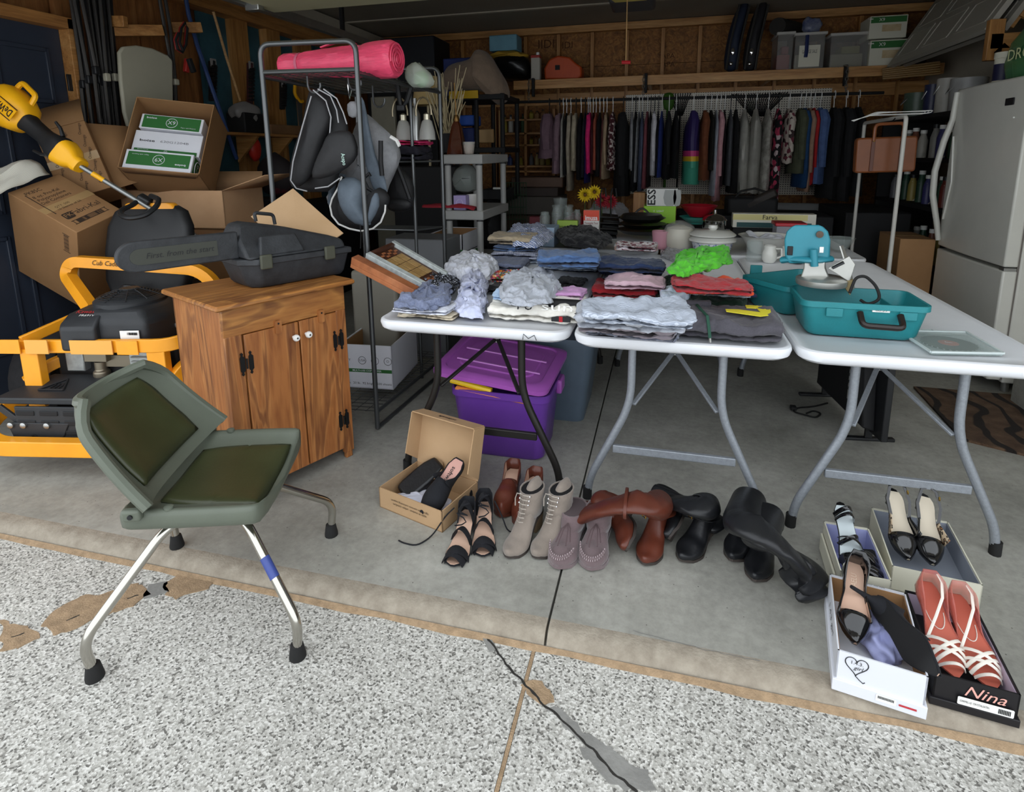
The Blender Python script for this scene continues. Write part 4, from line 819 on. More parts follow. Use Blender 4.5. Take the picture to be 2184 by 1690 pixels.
# bags hanging on the rack
M_NYLON = mat('black nylon', '1b1b1d', .62, var=.15, vscale=30, bump=.1, bscale=220); M_PIPE = mat('grey reflective piping', '9a9a9c', .4); M_GREYF = mat('heather grey fabric', '8b8c8f', .8, var=.12, vscale=40, bump=.15, bscale=180); M_SLATE = mat('slate mesh fabric', '5d6873', .7, var=.12, vscale=25, bump=.1, bscale=260)
t = thing('folded_pannier_bag', 'black padded folded bag with grey piping hanging from the rack', 'bag', Yp(700, 300, 2.62))
puff([(662, 192), (690, 196), (715, 215), (735, 255), (742, 290), (715, 395), (680, 410), (635, 405), (618, 385), (628, 320), (648, 260)], 2.68, .10, M_NYLON, 'back_panel', t)
puff([(668, 205), (690, 210), (705, 250), (690, 300), (665, 370), (640, 398), (622, 385), (632, 330), (655, 260)], 2.60, .08, M_NYLON, 'side_panel', t)
puff([(705, 283), (745, 280), (758, 300), (762, 330), (740, 358), (700, 378), (668, 380), (672, 350), (690, 310)], 2.53, .07, M_NYLON, 'front_panel', t, power=.32)
for pts in (((668, 192), (695, 215), (706, 250), (703, 290)), ((678, 190), (705, 205), (718, 235), (722, 262)), ((690, 190), (718, 210), (732, 240), (740, 265)), ((664, 205), (645, 270), (625, 345), (620, 385), (632, 402), (655, 408)), ((672, 402), (700, 398), (725, 380))): line3(pts, 2.545, .0035, M_PIPE, 'piping', t)
txt('Acepo', t, Yp(733, 340, 2.492), (.12, 0, -1), (1, 0, .12), .03, mat('mint print', 'b9d8cc', .6), width=.055)
t = thing('grey_backpack', 'heather grey backpack with slate straps hanging behind the rack post', 'backpack', Yp(800, 380, 2.85))
puff([(772, 245), (790, 252), (830, 285), (850, 318), (848, 352), (825, 395), (818, 425), (760, 450), (715, 440), (700, 420), (735, 360), (752, 300)], 2.92, .18, M_GREYF, 'body', t, jag=.010)
puff([(768, 212), (776, 215), (785, 260), (800, 330), (822, 385), (826, 420), (816, 428), (795, 400), (778, 340), (768, 270)], 2.80, .03, M_SLATE, 'strap', t)
puff([(712, 378), (735, 372), (720, 420), (712, 440), (702, 435)], 2.82, .10, M_SLATE, 'side_pocket', t)
puff([(726, 385), (755, 378), (775, 400), (770, 440), (790, 480), (760, 478), (735, 455), (722, 420)], 2.66, .09, M_SLATE, 'front_pocket', t)
puff([(795, 420), (805, 412), (808, 440), (790, 475), (785, 465)], 2.64, .05, M_SLATE, 'pocket_flap', t)
b = puff([(728, 375), (715, 410), (705, 435), (712, 465), (735, 485), (770, 492), (805, 480), (826, 440), (830, 420), (810, 400), (780, 440), (745, 430)], 2.76, .12, M_NYLON, 'base_panel', t)
line3(((729, 377), (722, 400), (708, 425), (704, 440), (708, 460), (722, 478), (745, 488), (770, 493), (795, 488), (812, 474), (821, 452), (822, 437)), 2.69, .005, M_WHITE, 'white_piping', t)
for pts in (((776, 380), (788, 370), (790, 376)), ((778, 388), (784, 402), (800, 412), (812, 415))): line3(pts, 2.74, .009, M_BLACKP, 'buckle', t)
line3(((768, 480), (770, 500), (769, 530)), 2.64, .003, M_BLK, 'drawstring', t)
line3(((812, 300), (812, 345), (815, 375)), 2.78, .012, M_NYLON, 'webbing', t)
line3(((833, 292), (846, 300), (852, 312), (848, 303)), 2.84, .010, M_WHITE, 'white_mark', t)
t = thing('black_sling_bag', 'flat black sling bag hanging between grey backpack and wire shelves', 'bag', Yp(860, 430, 3.08))
puff([(836, 350), (848, 352), (872, 375), (882, 400), (880, 440), (860, 452), (830, 448), (825, 410)], 3.08, .10, M_NYLON, 'body', t); puff([(828, 428), (860, 425), (876, 432), (870, 446), (832, 446)], 3.0, .05, M_NYLON, 'front_pocket', t); line3(((846, 350), (860, 385), (874, 425)), 3.0, .012, M_NYLON, 'strap', t)
t = thing('hanging_strap', 'black webbing strap with buckle dangling from the rack shelf', 'strap', Yp(855, 230, 3.2))
line3(((845, 160), (850, 200), (856, 232), (868, 215), (878, 180), (880, 162)), 3.05, .014, M_NYLON, 'webbing', t); MB().box(Yp(855, 230, 3.04), (.045, .02, .03)).build('buckle', M_BLACKP, t, bevel=.004)
t = thing('hanging_pouch', 'small grey mesh pouch clipped by a steel carabiner to rack shelf', 'pouch', Yp(752, 230, 2.7)); puff([(742, 222), (756, 216), (766, 232), (760, 250), (745, 248)], 2.7, .05, M_GREYF, 'pouch', t); line3(((741, 158), (742, 185), (746, 212), (750, 190), (745, 180)), 2.7, .004, M_CHROME, 'carabiner', t)
# folded dark clothes with pink cloth on the middle wire shelf
def folded(name, label, cat, c, size, m, layers=3, rz=0., seed=0, group=None, amp=.006, nx=26, pitch=0., droop=0., sub=1, crease=.018):
    """a garment folded in layers: zig-zag profile (front edge shows the folds) run along the local x axis"""
    w, d, h = size; th = h/layers; prof = []; r = th/2
    pts = []   # centre line of the folded ribbon in (y, z)
    for k in range(layers):
        z = r+k*th; a, b = (-d/2+r, d/2-r) if k % 2 == 0 else (d/2-r, -d/2+r); m_ = 7
        for i in range(m_+1): pts.append((a+(b-a)*i/m_, z))
        if k < layers-1:
            s = 1 if b > 0 else -1
            for q in (-45, 0, 45): pts.append((b+s*r*math.cos(math.radians(q))*.95, z+r+r*math.sin(math.radians(q))))
    tt = th*.41; up_, dn_ = [], []
    for i, (y, z) in enumerate(pts):
        y0, z0 = pts[max(i-1, 0)]; y1, z1 = pts[min(i+1, len(pts)-1)]; dy, dz = y1-y0, z1-z0; l = math.hypot(dy, dz) or 1
        up_.append((y-dz/l*tt, z+dy/l*tt)); dn_.append((y+dz/l*tt, z-dy/l*tt))
    ring0 = up_+dn_[::-1]; rings = []
    for i in range(nx+1):
        u = i/nx; x = (u-.5)*w; e = min(u, 1-u)*nx; sh = .90 if e < .5 else .97 if e < 1.5 else 1; ring = []
        for (y, z) in ring0:
            k = z/h; p = Vector((x*6, y*6, k*3+seed*5)); dx = amp*1.8*nz(p, 1., seed)
            zz = z*(sh if k > .3 else 1)+amp*1.8*(.5-2*abs(nz(Vector((x*6, y*7, seed)), 1., 2)))*k*1.4+amp*.9*nz(Vector((x*26, y*8, seed*2+k*4)), 1.)*k
            zz -= droop*max(0, abs(u-.5)*2-.6)*k*h*2
            ring.append(Vector((x*(.985+.03*nz((k*7, seed, 3), 1.))+dx, y*(sh*.5+.5)+amp*3.2*nz(Vector((x*5, z*40, seed)), 1.), max(zz, .0005))))
        rings.append(ring)
    o = MB().loft(rings).build(name, m, None, sub=sub, local=True, crease=crease)
    o.location = c; o.rotation_euler = (pitch, 0, rz)
    return tag(o, label, cat, group) if label else o
folded('folded_dark_cloth', 'folded dark navy cloth on the wire shelf under the pink cloth', 'cloth', Vector((-1.60, 3.32, 1.365)), (.40, .26, .09), mat('dark navy cloth', '1d1b26', .9), 3, 0, 3)
folded('folded_pink_cloth', 'hot pink cloth lying on top of the folded dark cloth', 'cloth', Vector((-1.58, 3.34, 1.455)), (.36, .22, .03), mat('hot pink cloth', 'd8326f', .8), 2, 0, 4)
# paper carton on the bottom wire shelf
q = paper_carton('white copier paper carton on the bottom wire shelf of the rack', Zp(735, 826, .11)+Vector((-.02, 0, 0)), Rz(.09), (.31, .42, .255), (), group=None, openb=True)
def facep(a, b): return q.matrix_basis @ Vector((a, 0, b))
R0 = Rz(.09); ux_, uz_ = R0 @ Vector((1, 0, 0)), Vector((0, 0, 1))
MB().prism([(.004, .095), (.306, .095), (.306, .115), (.004, .115)], .0008, facep(0, 0)-R0 @ Vector((0, .0004, 0)), ux_, uz_).build('green_stripe', M_GREEN, q)
txt('MULTI-USE COPY PAPER', q, facep(.16, .105)-R0 @ Vector((0, .001, 0)), ux_, uz_, .014, M_PAPERW, width=.17, bold=.01); txt('11 in.  20 lb.  92 bright  500 sheets', q, facep(.16, .03), ux_, uz_, .018, M_INK, width=.28)
for i, s in enumerate(('Y', 'USA', '#', 'O')):
    c = facep(.06+.075*i, .165); txt(s, q, c, ux_, uz_, .02, M_INK)
    if i: f = MB(); f.tube([c-R0 @ Vector((0, .001, 0))+ux_*(.022*math.cos(a))+uz_*(.022*math.sin(a)) for a in [2*math.pi*j/18 for j in range(18)]], .0012, 4, closed=True); f.build('round_mark', M_INK, q)
# framed glass panel and wire shelf tower between the rack and table
def tilt_panel():
    c = [CAMP+ray(x, y)*d_ for x, y, d_ in ((748, 562, 2.62), (840, 522, 3.0), (955, 590, 2.85), (880, 632, 2.42))]
    t = thing('framed_wood_panel', 'tilted wooden frame with bamboo inlay, checker borders and silvery edging beside table', 'frame', c[0])
    n = (c[1]-c[0]).cross(c[3]-c[0]).normalized(); n = n if n.dot(_f) < 0 else -n
    def B(u, v): return (c[0]*(1-u)+c[1]*u)*(1-v)+(c[3]*(1-u)+c[2]*u)*v
    def quad(u0, u1, v0, v1, z0, z1, m, name): a = [B(u0, v0)+n*z0, B(u1, v0)+n*z0, B(u1, v1)+n*z0, B(u0, v1)+n*z0]; return MB().loft([a, [p+n*(z1-z0) for p in a]]).build(name, m, t, bevel=.002)
    MW = wood('reddish frame wood', '8a4f30', 'a8663f', 'b97950', (3, 3, 3)); MS = mat('distressed silver edging', 'b9c0bf', .5, var=.25, vscale=30); MD = mat('dark walnut inlay', '4a2a1c', .5)
    quad(0, 1, 0, 1, -.02, 0, MW, 'backing'); quad(0, .14, 0, 1, 0, .03, MW, 'frame_rail'); quad(.14, .22, 0, 1, 0, .012, MS, 'edging'); quad(.28, .38, 0.02, .98, 0, .025, MS, 'edging'); quad(.93, 1, 0, 1, 0, .025, MS, 'edging'); quad(.38, .93, 0, .06, 0, .02, MD, 'edging')
    quad(.38, .93, .06, 1, 0, .004, MD, 'inlay_field'); mb = wood('bamboo inlay', '9c7a46', 'b48f58', 'c5a36c', (6, 6, 6))
    for i in range(3):
        for j in range(3): quad(.43+.15*i, .565+.15*i, .24+.19*j, .42+.19*j, .004, .007, mb, 'bamboo_tile')
    for j in range(2):
        for i in range(6):
            for k in range(3):
                if (i+k) % 2 == 0: v = (.08, .86)[j]+.045*k; quad(.41+.08*i, .485+.08*i, v, v+.04, .004, .006, MW, 'checker_tile')
tilt_panel()
t = thing('wire_shelf_tower', 'black wire shelf tower behind the tilted wooden frame', 'shelf', (-1.42, 2.95, 0)); f = MB()
for x in (-1.30, -1.0):
    for y in (3.55, 3.85): MB().tube([(x, y, 0), (x, y, .55)], .012, 8).build('post', M_TUBE, t)
for z in (.52,):
    for i in range(14): f.tube([(-1.30+.3*i/13, 3.55, z), (-1.30+.3*i/13, 3.85, z)], .0025, 4)
    f.tube([(-1.3, 3.55, z), (-1.0, 3.55, z)], .005, 6); f.tube([(-1.3, 3.85, z), (-1.0, 3.85, z)], .005, 6)
f.build('wire_shelf', M_TUBE, t, kind='stuff')
tag(MB().box((-1.62, 3.72, .42), (.44, .30, .84)).build('filing_cabinet', mat('grey steel cabinet', '6d6f72', .5), None, bevel=.008), 'grey steel filing cabinet standing behind the wire rack', 'cabinet')
tag(MB().box((-1.66, 3.12, .42), (.30, .16, .60)).build('beige_computer_case', mat('beige case plastic', '8b877c', .5, var=.05), None, bevel=.02), 'beige plastic case standing inside the wire rack', 'case')
# ================================================================ grey plastic shelf with odds and ends
M_GPL = mat('grey shelf plastic', '9a9a98', .5, var=.05)
GX0, GX1, GY0, GY1 = Yp(945, 330, 4.05).x, Yp(1026, 325, 4.05).x, 4.05, 4.75
GZ = Yp(915, 560, 3.95).z-.021
def grey_shelf():
    t = thing('plastic_shelf', 'grey plastic shelf unit with round posts behind the left table', 'shelf', ((GX0+GX1)/2, (GY0+GY1)/2, 0))
    for z in (GZ, .99, 1.40):
        MB().box(((GX0+GX1)/2-(.07 if z < .9 else 0), (GY0+GY1)/2-(.04 if z < .9 else 0), z-.035), (GX1-GX0+.02+(.16 if z < .9 else 0), GY1-GY0+.02+(.08 if z < .9 else 0), .07)).build('shelf_board', M_GPL, t, bevel=.008)
    for x in (GX0+.025, GX1-.025):
        for y in (GY0+.025, GY1-.025):
            p = MB().tube([(x, y, 0), (x, y, 1.34)], .024, 12).build('post', M_GPL, t)
            for z in (.97, 1.38): MB().tube([(x, y, z-.06), (x, y, z+.0)], .028, 12).build('black_band', M_BLACKP, p)
grey_shelf()
def bottle(name, label, c, r, h, m, capm=None, cat='bottle', neck=.35, group=None, n=14):
    t = thing(name, label, cat, c, group=group); MB().lathe([(0, 0), (r, 0), (r, h*.62), (r*neck*1.1, h*.80), (r*neck, h*.82), (r*neck, h*.9)], n, (0, 0, 0)).build('body', m, t, local=True)
    MB().lathe([(0, h*.88), (r*neck*1.15, h*.88), (r*neck*1.15, h), (0, h)], n, (0, 0, 0)).build('cap', capm or M_BLACKP, t, local=True); return t
gz_ = 1.40
t = thing('amber_lamp', 'tapering amber glass lamp base on the grey shelf top', 'lamp', Yp(975, 312, 4.2)); MA = mat('amber glass', '4a1f10', .15, coat=.5)
cz = Vector((Yp(975, 312, 4.2).x, 4.2, gz_)); MB().loft([[(cz.x+x, cz.y+y, cz.z+z) for x, y in rrect(w_, w_, .01, 2)] for z, w_ in ((0, .13), (.20, .07), (.24, .04))]).build('base', MA, t); MB().tube([cz+Vector((0, 0, .24)), cz+Vector((-.01, 0, .52))], .005, 6).build('stem', mat('brass rod', '7a5b33', .35, .8), t); MB().lathe([(.02, .235), (.026, .25), (.014, .29)], 12, cz).build('collar', mat('brass rod', '7a5b33', .35, .8), t)
t = thing('cup_of_trinkets', 'clear plastic cup of trinkets on the grey shelf top', 'cup', Yp(1000, 308, 4.15)); cz = Vector((Yp(1000, 308, 4.15).x, 4.15, gz_)); MB().lathe([(.035, 0), (.048, .09), (.05, .09), (.046, .088), (.033, .004)], 16, cz).build('cup', mat('clear cup', 'd8d6d0', .1, alpha=.35), t); MB().lathe([(0, .002), (.033, .002), (.043, .07), (0, .075)], 12, cz).build('trinkets', mat('mixed trinkets', 'c9b7a6', .6, col2='9a5a4a', vscale=60), t)
tag(bottle('steel_flask', 'tall brushed steel flask with loop cap beside glass lamps', Vector((Yp(888, 300, 3.36).x, 3.36, 1.486)), .03, .25, M_STEEL, M_STEEL), 'tall brushed steel flask with loop cap beside the glass sconces')
# wall sconces lying on the dark cloth
for px, py in ((862, 300), (912, 300)):
    t = thing('glass_sconce', 'curled brass wall sconce with frosted glass shade above the pink cloth', 'lamp', Vector((Yp(px, py, 3.33).x, 3.33, 1.488)), group='curled brass sconces on the rack'); p = Vector((Yp(px, py, 3.33).x, 3.33, 1.508))
    MB().lathe([(.05, -.02), (.046, .03), (.03, .09), (.018, .10)], 14, p).build('glass_shade', mat('frosted glass', 'b9b9b4', .35, alpha=.7), t); MB().lathe([(.02, .09), (.02, .13), (.006, .14)], 12, p).build('socket', mat('nickel socket', 'c4bda8', .3, .8), t)
    MB().tube([p+Vector((-.05+.0*i, 0, 0))+Vector((-.05*math.cos(a)+.03, 0, .14+.09*math.sin(a))) for i, a in enumerate([math.pi*j/9-.2 for j in range(11)])], .006, 6).build('arm', mat('antique brass', '9a8f78', .35, .8), t)
t = thing('twig_bundle', 'bundle of pale curly twigs behind the amber lamp', 'decoration', Yp(955, 300, 4.5)); f = MB(); r2 = random.Random(11); b0 = Yp(955, 312, 4.5); 
for i in range(46):
    a = r2.uniform(-.5, .5); h = r2.uniform(.32, .62); f.tube([b0+Vector((r2.uniform(-.05, .05), r2.uniform(-.05, .05), .0)), b0+Vector((a*.18+r2.uniform(-.02, .02), r2.uniform(-.06, .06), h*.5)), b0+Vector((a*.38, r2.uniform(-.08, .08), h))], .0035, 4)
f.build('twigs', mat('bleached twig', 'b9aa88', .8), t, kind='stuff'); MB().lathe([(.05, 0), (.07, .12), (.065, .15)], 12, b0+Vector((0, 0, -.05))).build('vase', M_BLK, t)
# middle shelf of the grey unit
zs = .99; puff([(968, 400), (970, 365), (990, 350), (1010, 355), (1018, 380), (1015, 405), (990, 412)], 4.5, .22, mat('clear film pack', '9aa09c', .2, alpha=.6), 'plastic_bag', jag=.015); bpy.data.objects['plastic_bag.002'].name if 'plastic_bag.002' in bpy.data.objects else None
for o_ in [o for o in bpy.data.objects if o.name.startswith('plastic_bag') and 'label' not in o]: tag(o_, 'clear plastic bag of green packets on the grey shelf', 'bag'); puff([(972, 405), (974, 378), (985, 372), (1008, 378), (1010, 400)], 4.5, .14, mat('dark green packet', '1f5a4c', .6, col2='8a8f8c', vscale=9), 'packets', o_)
def tin(label, px, w, h, m, Y=4.12, name='tin_box'):
    p = Yp(px, 430, Y); t = thing(name, label, 'tin', (p.x, Y, zs)); MB().box((p.x, Y, zs+h/2), (w, w*.8, h)).build('body', m, t, bevel=.006); return t, Vector((p.x, Y-w*.4, zs+h*.45))
t, c = tin('small lavender tin box with oval label on the grey shelf', 984, .10, .11, mat('lavender tin', '9d8fc0', .4)); f = MB(); f.tube([c+Vector((.025*math.cos(a), -.001, .032*math.sin(a))) for a in [2*math.pi*i/20 for i in range(20)]], .0015, 4, closed=True); f.build('oval_label', mat('pale lilac', 'd9d2ea', .5), t)
t = thing('white_mug', 'white mug on the grey shelf beside the lavender tin', 'mug', Yp(1008, 430, 4.2)); p = Yp(1008, 430, 4.2); MB().lathe([(.035, 0), (.042, .01), (.045, .11), (.042, .11), (.038, .012)], 16, (p.x, p.y, zs)).build('cup', M_WHITE, t)
t = MB().grid(16, 8, lambda u, v: (Yp(900, 440, 4.05).x+.42*u, 4.03+.22*v, zs+.012+.03*max(0, nz((u*5, v*4, 1), 1.))+.03*(1-v)-.14*max(0, u-.86)-.05*max(0, .12-v)*4)).build('red_cloth', mat('dark red cloth', '8f1f2c', .8, var=.15), None, solid=.008, sub=1); tag(t, 'dark red cloth spilling over the edge of the grey shelf', 'cloth')
# paper cartons at the foot of the grey unit
p = Yp(915, 560, 3.95); zc = p.z
q = paper_carton('white paper carton with green base standing below the grey shelf', (p.x, 3.98, zc-.02), Rz(.0), (.26, .42, .09), (('front', .1, .9, False), ('right', .1, .9, False)), group=None)
q = paper_carton('open white paper carton standing on the green-banded one below grey shelf', (p.x-.005, 3.975, zc+.072), Rz(.0), (.265, .43, .14), (), group=None, openb=True, code=('front', -.05, '9 123 C'))
MB().box((p.x+.13, 3.974, zc+.09), (.265, .002, .018)).build('green_stripe', M_GREEN, q); txt('X9', q, (p.x+.065, 3.9725, zc+.10), (1, 0, 0), (0, 0, 1), .05, M_INK)
# ================================================================ shoes
def smooth(a, b, t): t = min(1, max(0, (t-a)/(b-a))); return t*t*(3-2*t)
HW = [(0, .42), (.05, .62), (.14, .72), (.28, .66), (.42, .68), (.56, .86), (.68, 1.), (.78, .97), (.88, .78), (.95, .50), (1., .16)]
def hw(t, sharp=0.):
    for (a, x), (b, y) in zip(HW, HW[1:]):
        if t <= b: v = x+(y-x)*(t-a)/(b-a); break
    else: v = .16
    return v*(1-sharp*max(0, (t-.7)/.3)*.45)
def zbot(t, hl): return hl*(1-smooth(.16, .64, t))+.010*smooth(.85, 1, t)
class Shoe:
    """builder for one shoe: x from heel (0) to toe (L), z up; placed by the frame of its root"""
    def __init__(s, name, label, cat, o, R, L=.25, W=.046, hl=.0, group=None, sharp=0.):
        s.t = thing(name, label, cat, o, rot=R, group=group); s.L, s.W, s.hl, s.sharp = L, W, hl, sharp
    def xy(s, t, a, k=1.): return (t*s.L, a*hw(t, s.sharp)*s.W*k)
    def sole(s, m, th=.008, k=1., name='sole', lift=0.):
        rings = []
        for i in range(17):
            t = i/16; z = zbot(t, s.hl)+lift; w = hw(t, s.sharp)*s.W*k; rings.append([(t*s.L, -w, z), (t*s.L, w, z), (t*s.L, w*1.0, z+th), (t*s.L, -w*1.0, z+th)])
        return MB().loft(rings).build(name, m, s.t, local=True)
    def heel(s, m, kind='block', x1=.22, w=.8):
        h = s.hl+.002
        if kind == 'block': rings = [[(x0*s.L, -a, z), (x1_*s.L, -a, z), (x1_*s.L, a, z), (x0*s.L, a, z)] for z, a, x0, x1_ in ((0, s.W*.55*w, .03, x1-.02), (h*.5, s.W*.56*w, .02, x1-.01), (h, s.W*.66*w, .01, x1+.03))]
        else: rings = [[(cx*s.L+r*math.cos(q), r*math.sin(q), z) for q in [2*math.pi*i/10 for i in range(10)]] for z, cx, r in ((0, .055, .0055), (h*.35, .055, .006), (h*.7, .06, .010), (h*.95, .085, .026))]
        return MB().loft(rings).build('heel', m, s.t, bevel=.003 if kind == 'block' else 0, local=True)
    def closed(s, m, top, name='upper', t0=0., jag=.0, seed=0, sub=1):
        rings = []
        for i in range(19):
            t = t0+(1-t0)*i/18; w = hw(t, s.sharp)*s.W*1.06; z = zbot(t, s.hl)+.006; h = top(t)
            ring = []
            for a, b in ((-.86, 0), (-1, .2), (-1., .45), (-.84, .72), (-.48, .93), (0, 1), (.48, .93), (.84, .72), (1., .45), (1, .2), (.86, 0), (0, -.02)): ring.append((t*s.L+(.004 if i == 18 else 0), a*w+jag*nz((t*7, a*3, seed), 1.), z+b*h+jag*nz((t*9, b*4, seed+3), 1.)*b))
            rings.append(ring)
        return MB().loft(rings).build(name, m, s.t, local=True, sub=sub)
    def shaft(s, m, secs, inner=None, name='shaft'):
        """secs: (x centre, z, half length, half width) from below up; opens at the top"""
        def ring(x, z, a, b): return [(x+a*math.cos(q), b*math.sin(q), z+.10*0) for q in [2*math.pi*i/16 for i in range(16)]]
        f = MB().loft([ring(*q) for q in secs], cap=False); o = f.build(name, m, s.t, solid=.005, local=True)
        x, z, a, b = secs[-1]; MB().loft([ring(x, z-.002, a*.93, b*.9), ring(x, z-.05, a*.86, b*.82)], cap=True).build('lining', inner or M_BLK, o, local=True)
        return o
    def walls(s, m, top, t1=.70, inner=None):
        pts = [(t1*(1-i/12), 1) for i in range(13)]+[(0, 1-2*i/4) for i in range(1, 4)]+[(t1*i/12, -1) for i in range(13)]; ro, ri = [], []; f = MB()
        lo = [(t*s.L, a*hw(t, s.sharp)*s.W*1.02, zbot(t, s.hl)) for t, a in pts]; hi = [(t*s.L-.004*(t < .05), a*hw(t, s.sharp)*s.W*(1.0 if t > .1 else .92), zbot(t, s.hl)+top(t)) for t, a in pts]
        n = len(pts); f.add(lo+hi, [(i, i+1, n+i+1, n+i) for i in range(n-1)]); o = f.build('side_wall', m, s.t, solid=.003, local=True)
        if inner: f = MB(); k = .95; f.add([(x, y*k, z) for x, y, z in lo]+[(x, y*k, z-.001) for x, y, z in hi], [(i, i+1, n+i+1, n+i) for i in range(n-1)]); f.build('inner_lining', inner, o, local=True)
        return o
    def vamp(s, m, t0=.64, h=.040, name='vamp'):
        rings = []
        for i in range(9):
            t = t0+(1-t0)*i/8; w = hw(t, s.sharp)*s.W*1.03; z = zbot(t, s.hl); k = h*(1-.55*((t-t0)/(1-t0))**1.6); rings.append([(t*s.L, w*math.cos(q), z+k*math.sin(q)) for q in [math.pi*j/10 for j in range(11)]])
        f = MB(); n = 11; f.add([p for r in rings for p in r], [(i*n+j, i*n+j+1, (i+1)*n+j+1, (i+1)*n+j) for i in range(8) for j in range(10)]); return f.build(name, m, s.t, solid=.003, local=True)
    def strap(s, m, t, h, r=.010, t2=None, flat=.18, name='strap', a0=1., a1=-1.):
        t2 = t if t2 is None else t2; pts = []
        for i in range(9):
            u = i/8; tt = t+(t2-t)*u; a = a0+(a1-a0)*u; pts.append((tt*s.L, a*hw(tt)*s.W*1.02, zbot(tt, s.hl)+.004+h*math.sin(math.pi*u)**.7))
        return MB().tube(pts, r, 8, flat=flat).build(name, m, s.t, local=True)
def frame(heel, toe, upv=(0, 0, 1)):
    x = (Vector(toe)-Vector(heel)).normalized(); z = Vector(upv); z = (z-x*z.dot(x)).normalized(); y = z.cross(x); return Matrix((x, y, z)).transposed()
def stand(toe, heel, z=0.):
    a, b = Zp(*toe, z), Zp(*heel, z); return b, frame(b, a), (a-b).length
def laces(s, pts_top, m, r=.0022): return MB().tube(pts_top, r, 5).build('lace', m, s.t, local=True)
M_TAUPE = mat('taupe suede', '84796f', .92, var=.12, vscale=18, bump=.12, bscale=160, sheen=.3); M_MOC = mat('plum brown suede', '6b5a5c', .95, var=.16, vscale=14, bump=.2, bscale=140, sheen=.4); M_COGN = mat('cognac leather', '5c2c1e', .38, var=.2, vscale=9, bump=.06, bscale=120)
M_BLKL = mat('black leather', '17181b', .38, var=.2, vscale=12, bump=.1, bscale=60); M_BLKS = mat('black suede', '15161b', .95, var=.2, vscale=20, bump=.1, bscale=150); M_NUDE = mat('nude insole', 'c3a18c', .6); M_BLUSH = mat('blush insole', 'c99a8e', .6); M_TANSOLE = mat('stacked heel', '8a7358', .6, var=.2, vscale=40, stretch=(1, 1, 12)); M_DSOLE = mat('dark sole', '3c3531', .7); M_PATENT = mat('black patent', '101012', .12, coat=.6); M_GOLD = mat('gold buckle', 'c8a24e', .25, .9)
GS = 'pairs of shoes set out on the concrete'
# --- taupe lace-up heeled boots
for i, (tp, hp, lb) in enumerate((((1080, 1196), (1150, 1118), 'taupe suede lace-up heeled ankle boot next to the brown clogs'), ((1141, 1193), (1212, 1122), 'taupe suede lace-up heeled ankle boot next to the moccasin boots'))):
    o, R, ln = stand(tp, hp); s = Shoe('ankle_boot', lb, 'boot', o, R, .235, .043, .072, GS)
    s.sole(M_DSOLE, .010); s.heel(M_TANSOLE, 'block', .26)
    s.closed(M_TAUPE, lambda t: .095*(1-smooth(.30, .72, t))+.040*(1-.35*smooth(.75, 1, t)) if t < 1.1 else .03, jag=.0015, seed=i)
    sh = s.shaft(M_TAUPE, [(.062, .09, .058, .036), (.060, .125, .056, .037), (.056, .155, .052, .038), (.052, .185, .055, .041)])
    for k in range(7):
        u = k/6; x = .150-.045*u*1.0; z = .095+.085*u; w = .012+.004*u; x = .146-.036*u
        MB().tube([(x-.004, -w, z), (x+.006, 0, z+.004), (x-.004, w, z)], .0021, 5).build('lace', mat('taupe lace', 'a39a90', .8), s.t, local=True)
        if k > 3:
            for sg in (-1, 1): MB().sphere((x-.006, sg*(w+.004), z), .0042, 8).build('lace_hook', M_CHROME, s.t, local=True)
    MB().tube([(.108, -.01, .182), (.125, -.022, .192), (.118, -.034, .165), (.125, -.03, .14)], .0021, 5).build('lace', mat('taupe lace', 'a39a90', .8), s.t, local=True)
    MB().prism([(.09, .165), (.115, .16), (.150, .095), (.135, .095)], .002, (0, .0, 0), (1, 0, 0), (0, 0, 1)).build('tongue', M_TAUPE, s.t, local=True)
# --- suede moccasin boots
for i, (tp, hp, lb) in enumerate((((1178, 1238), (1234, 1122), 'plum brown suede moccasin boot touching the taupe boots'), ((1252, 1240), (1284, 1122), 'plum brown suede moccasin boot touching the tall brown boot'))):
    o, R, ln = stand(tp, hp); s = Shoe('moccasin_boot', lb, 'boot', o, R, .265, .052, .008, GS); s.sole(M_MOC, .014, 1.05)
    s.closed(M_MOC, lambda t: .052+.05*(1-smooth(.30, .68, t))-.014*smooth(.8, 1, t), jag=.003, seed=i+5)
    s.shaft(M_MOC, [(.078, .06, .070, .042), (.075, .085, .064, .043), (.068, .105, .060, .045), (.064, .12, .064, .048)], mat('fleece lining', '554a4c', .95))
    n_ = 17; pts = [(s.L*(.99-.26*abs(math.sin(q))**1.4*0-.30*(1-math.cos(q))*.9), s.W*.86*math.sin(q), .052+.010*(1-math.cos(q))) for q in [math.radians(-80+160*j/n_) for j in range(n_+1)]]
    MB().tube(pts, .0032, 6).build('toe_seam', M_MOC, s.t, local=True)
    for p, q in zip(pts, pts[1:]): MB().tube([Vector(p)+Vector((.006, 0, -.006)), Vector(p)+Vector((-.004, 0, .006))], .0016, 4).build('stitch', mat('pale stitch', 'a8989a', .8), s.t, local=True)
    for dy, dx in ((-.02, .05), (.018, .055), (-.008, .065), (.026, .03)): MB().tube([(.138, 0, .100), (.15+dx*.4, dy*.6, .098), (.165+dx, dy, .072)], .0022, 5).build('lace', mat('plum lace', '5c4c4e', .9), s.t, local=True)
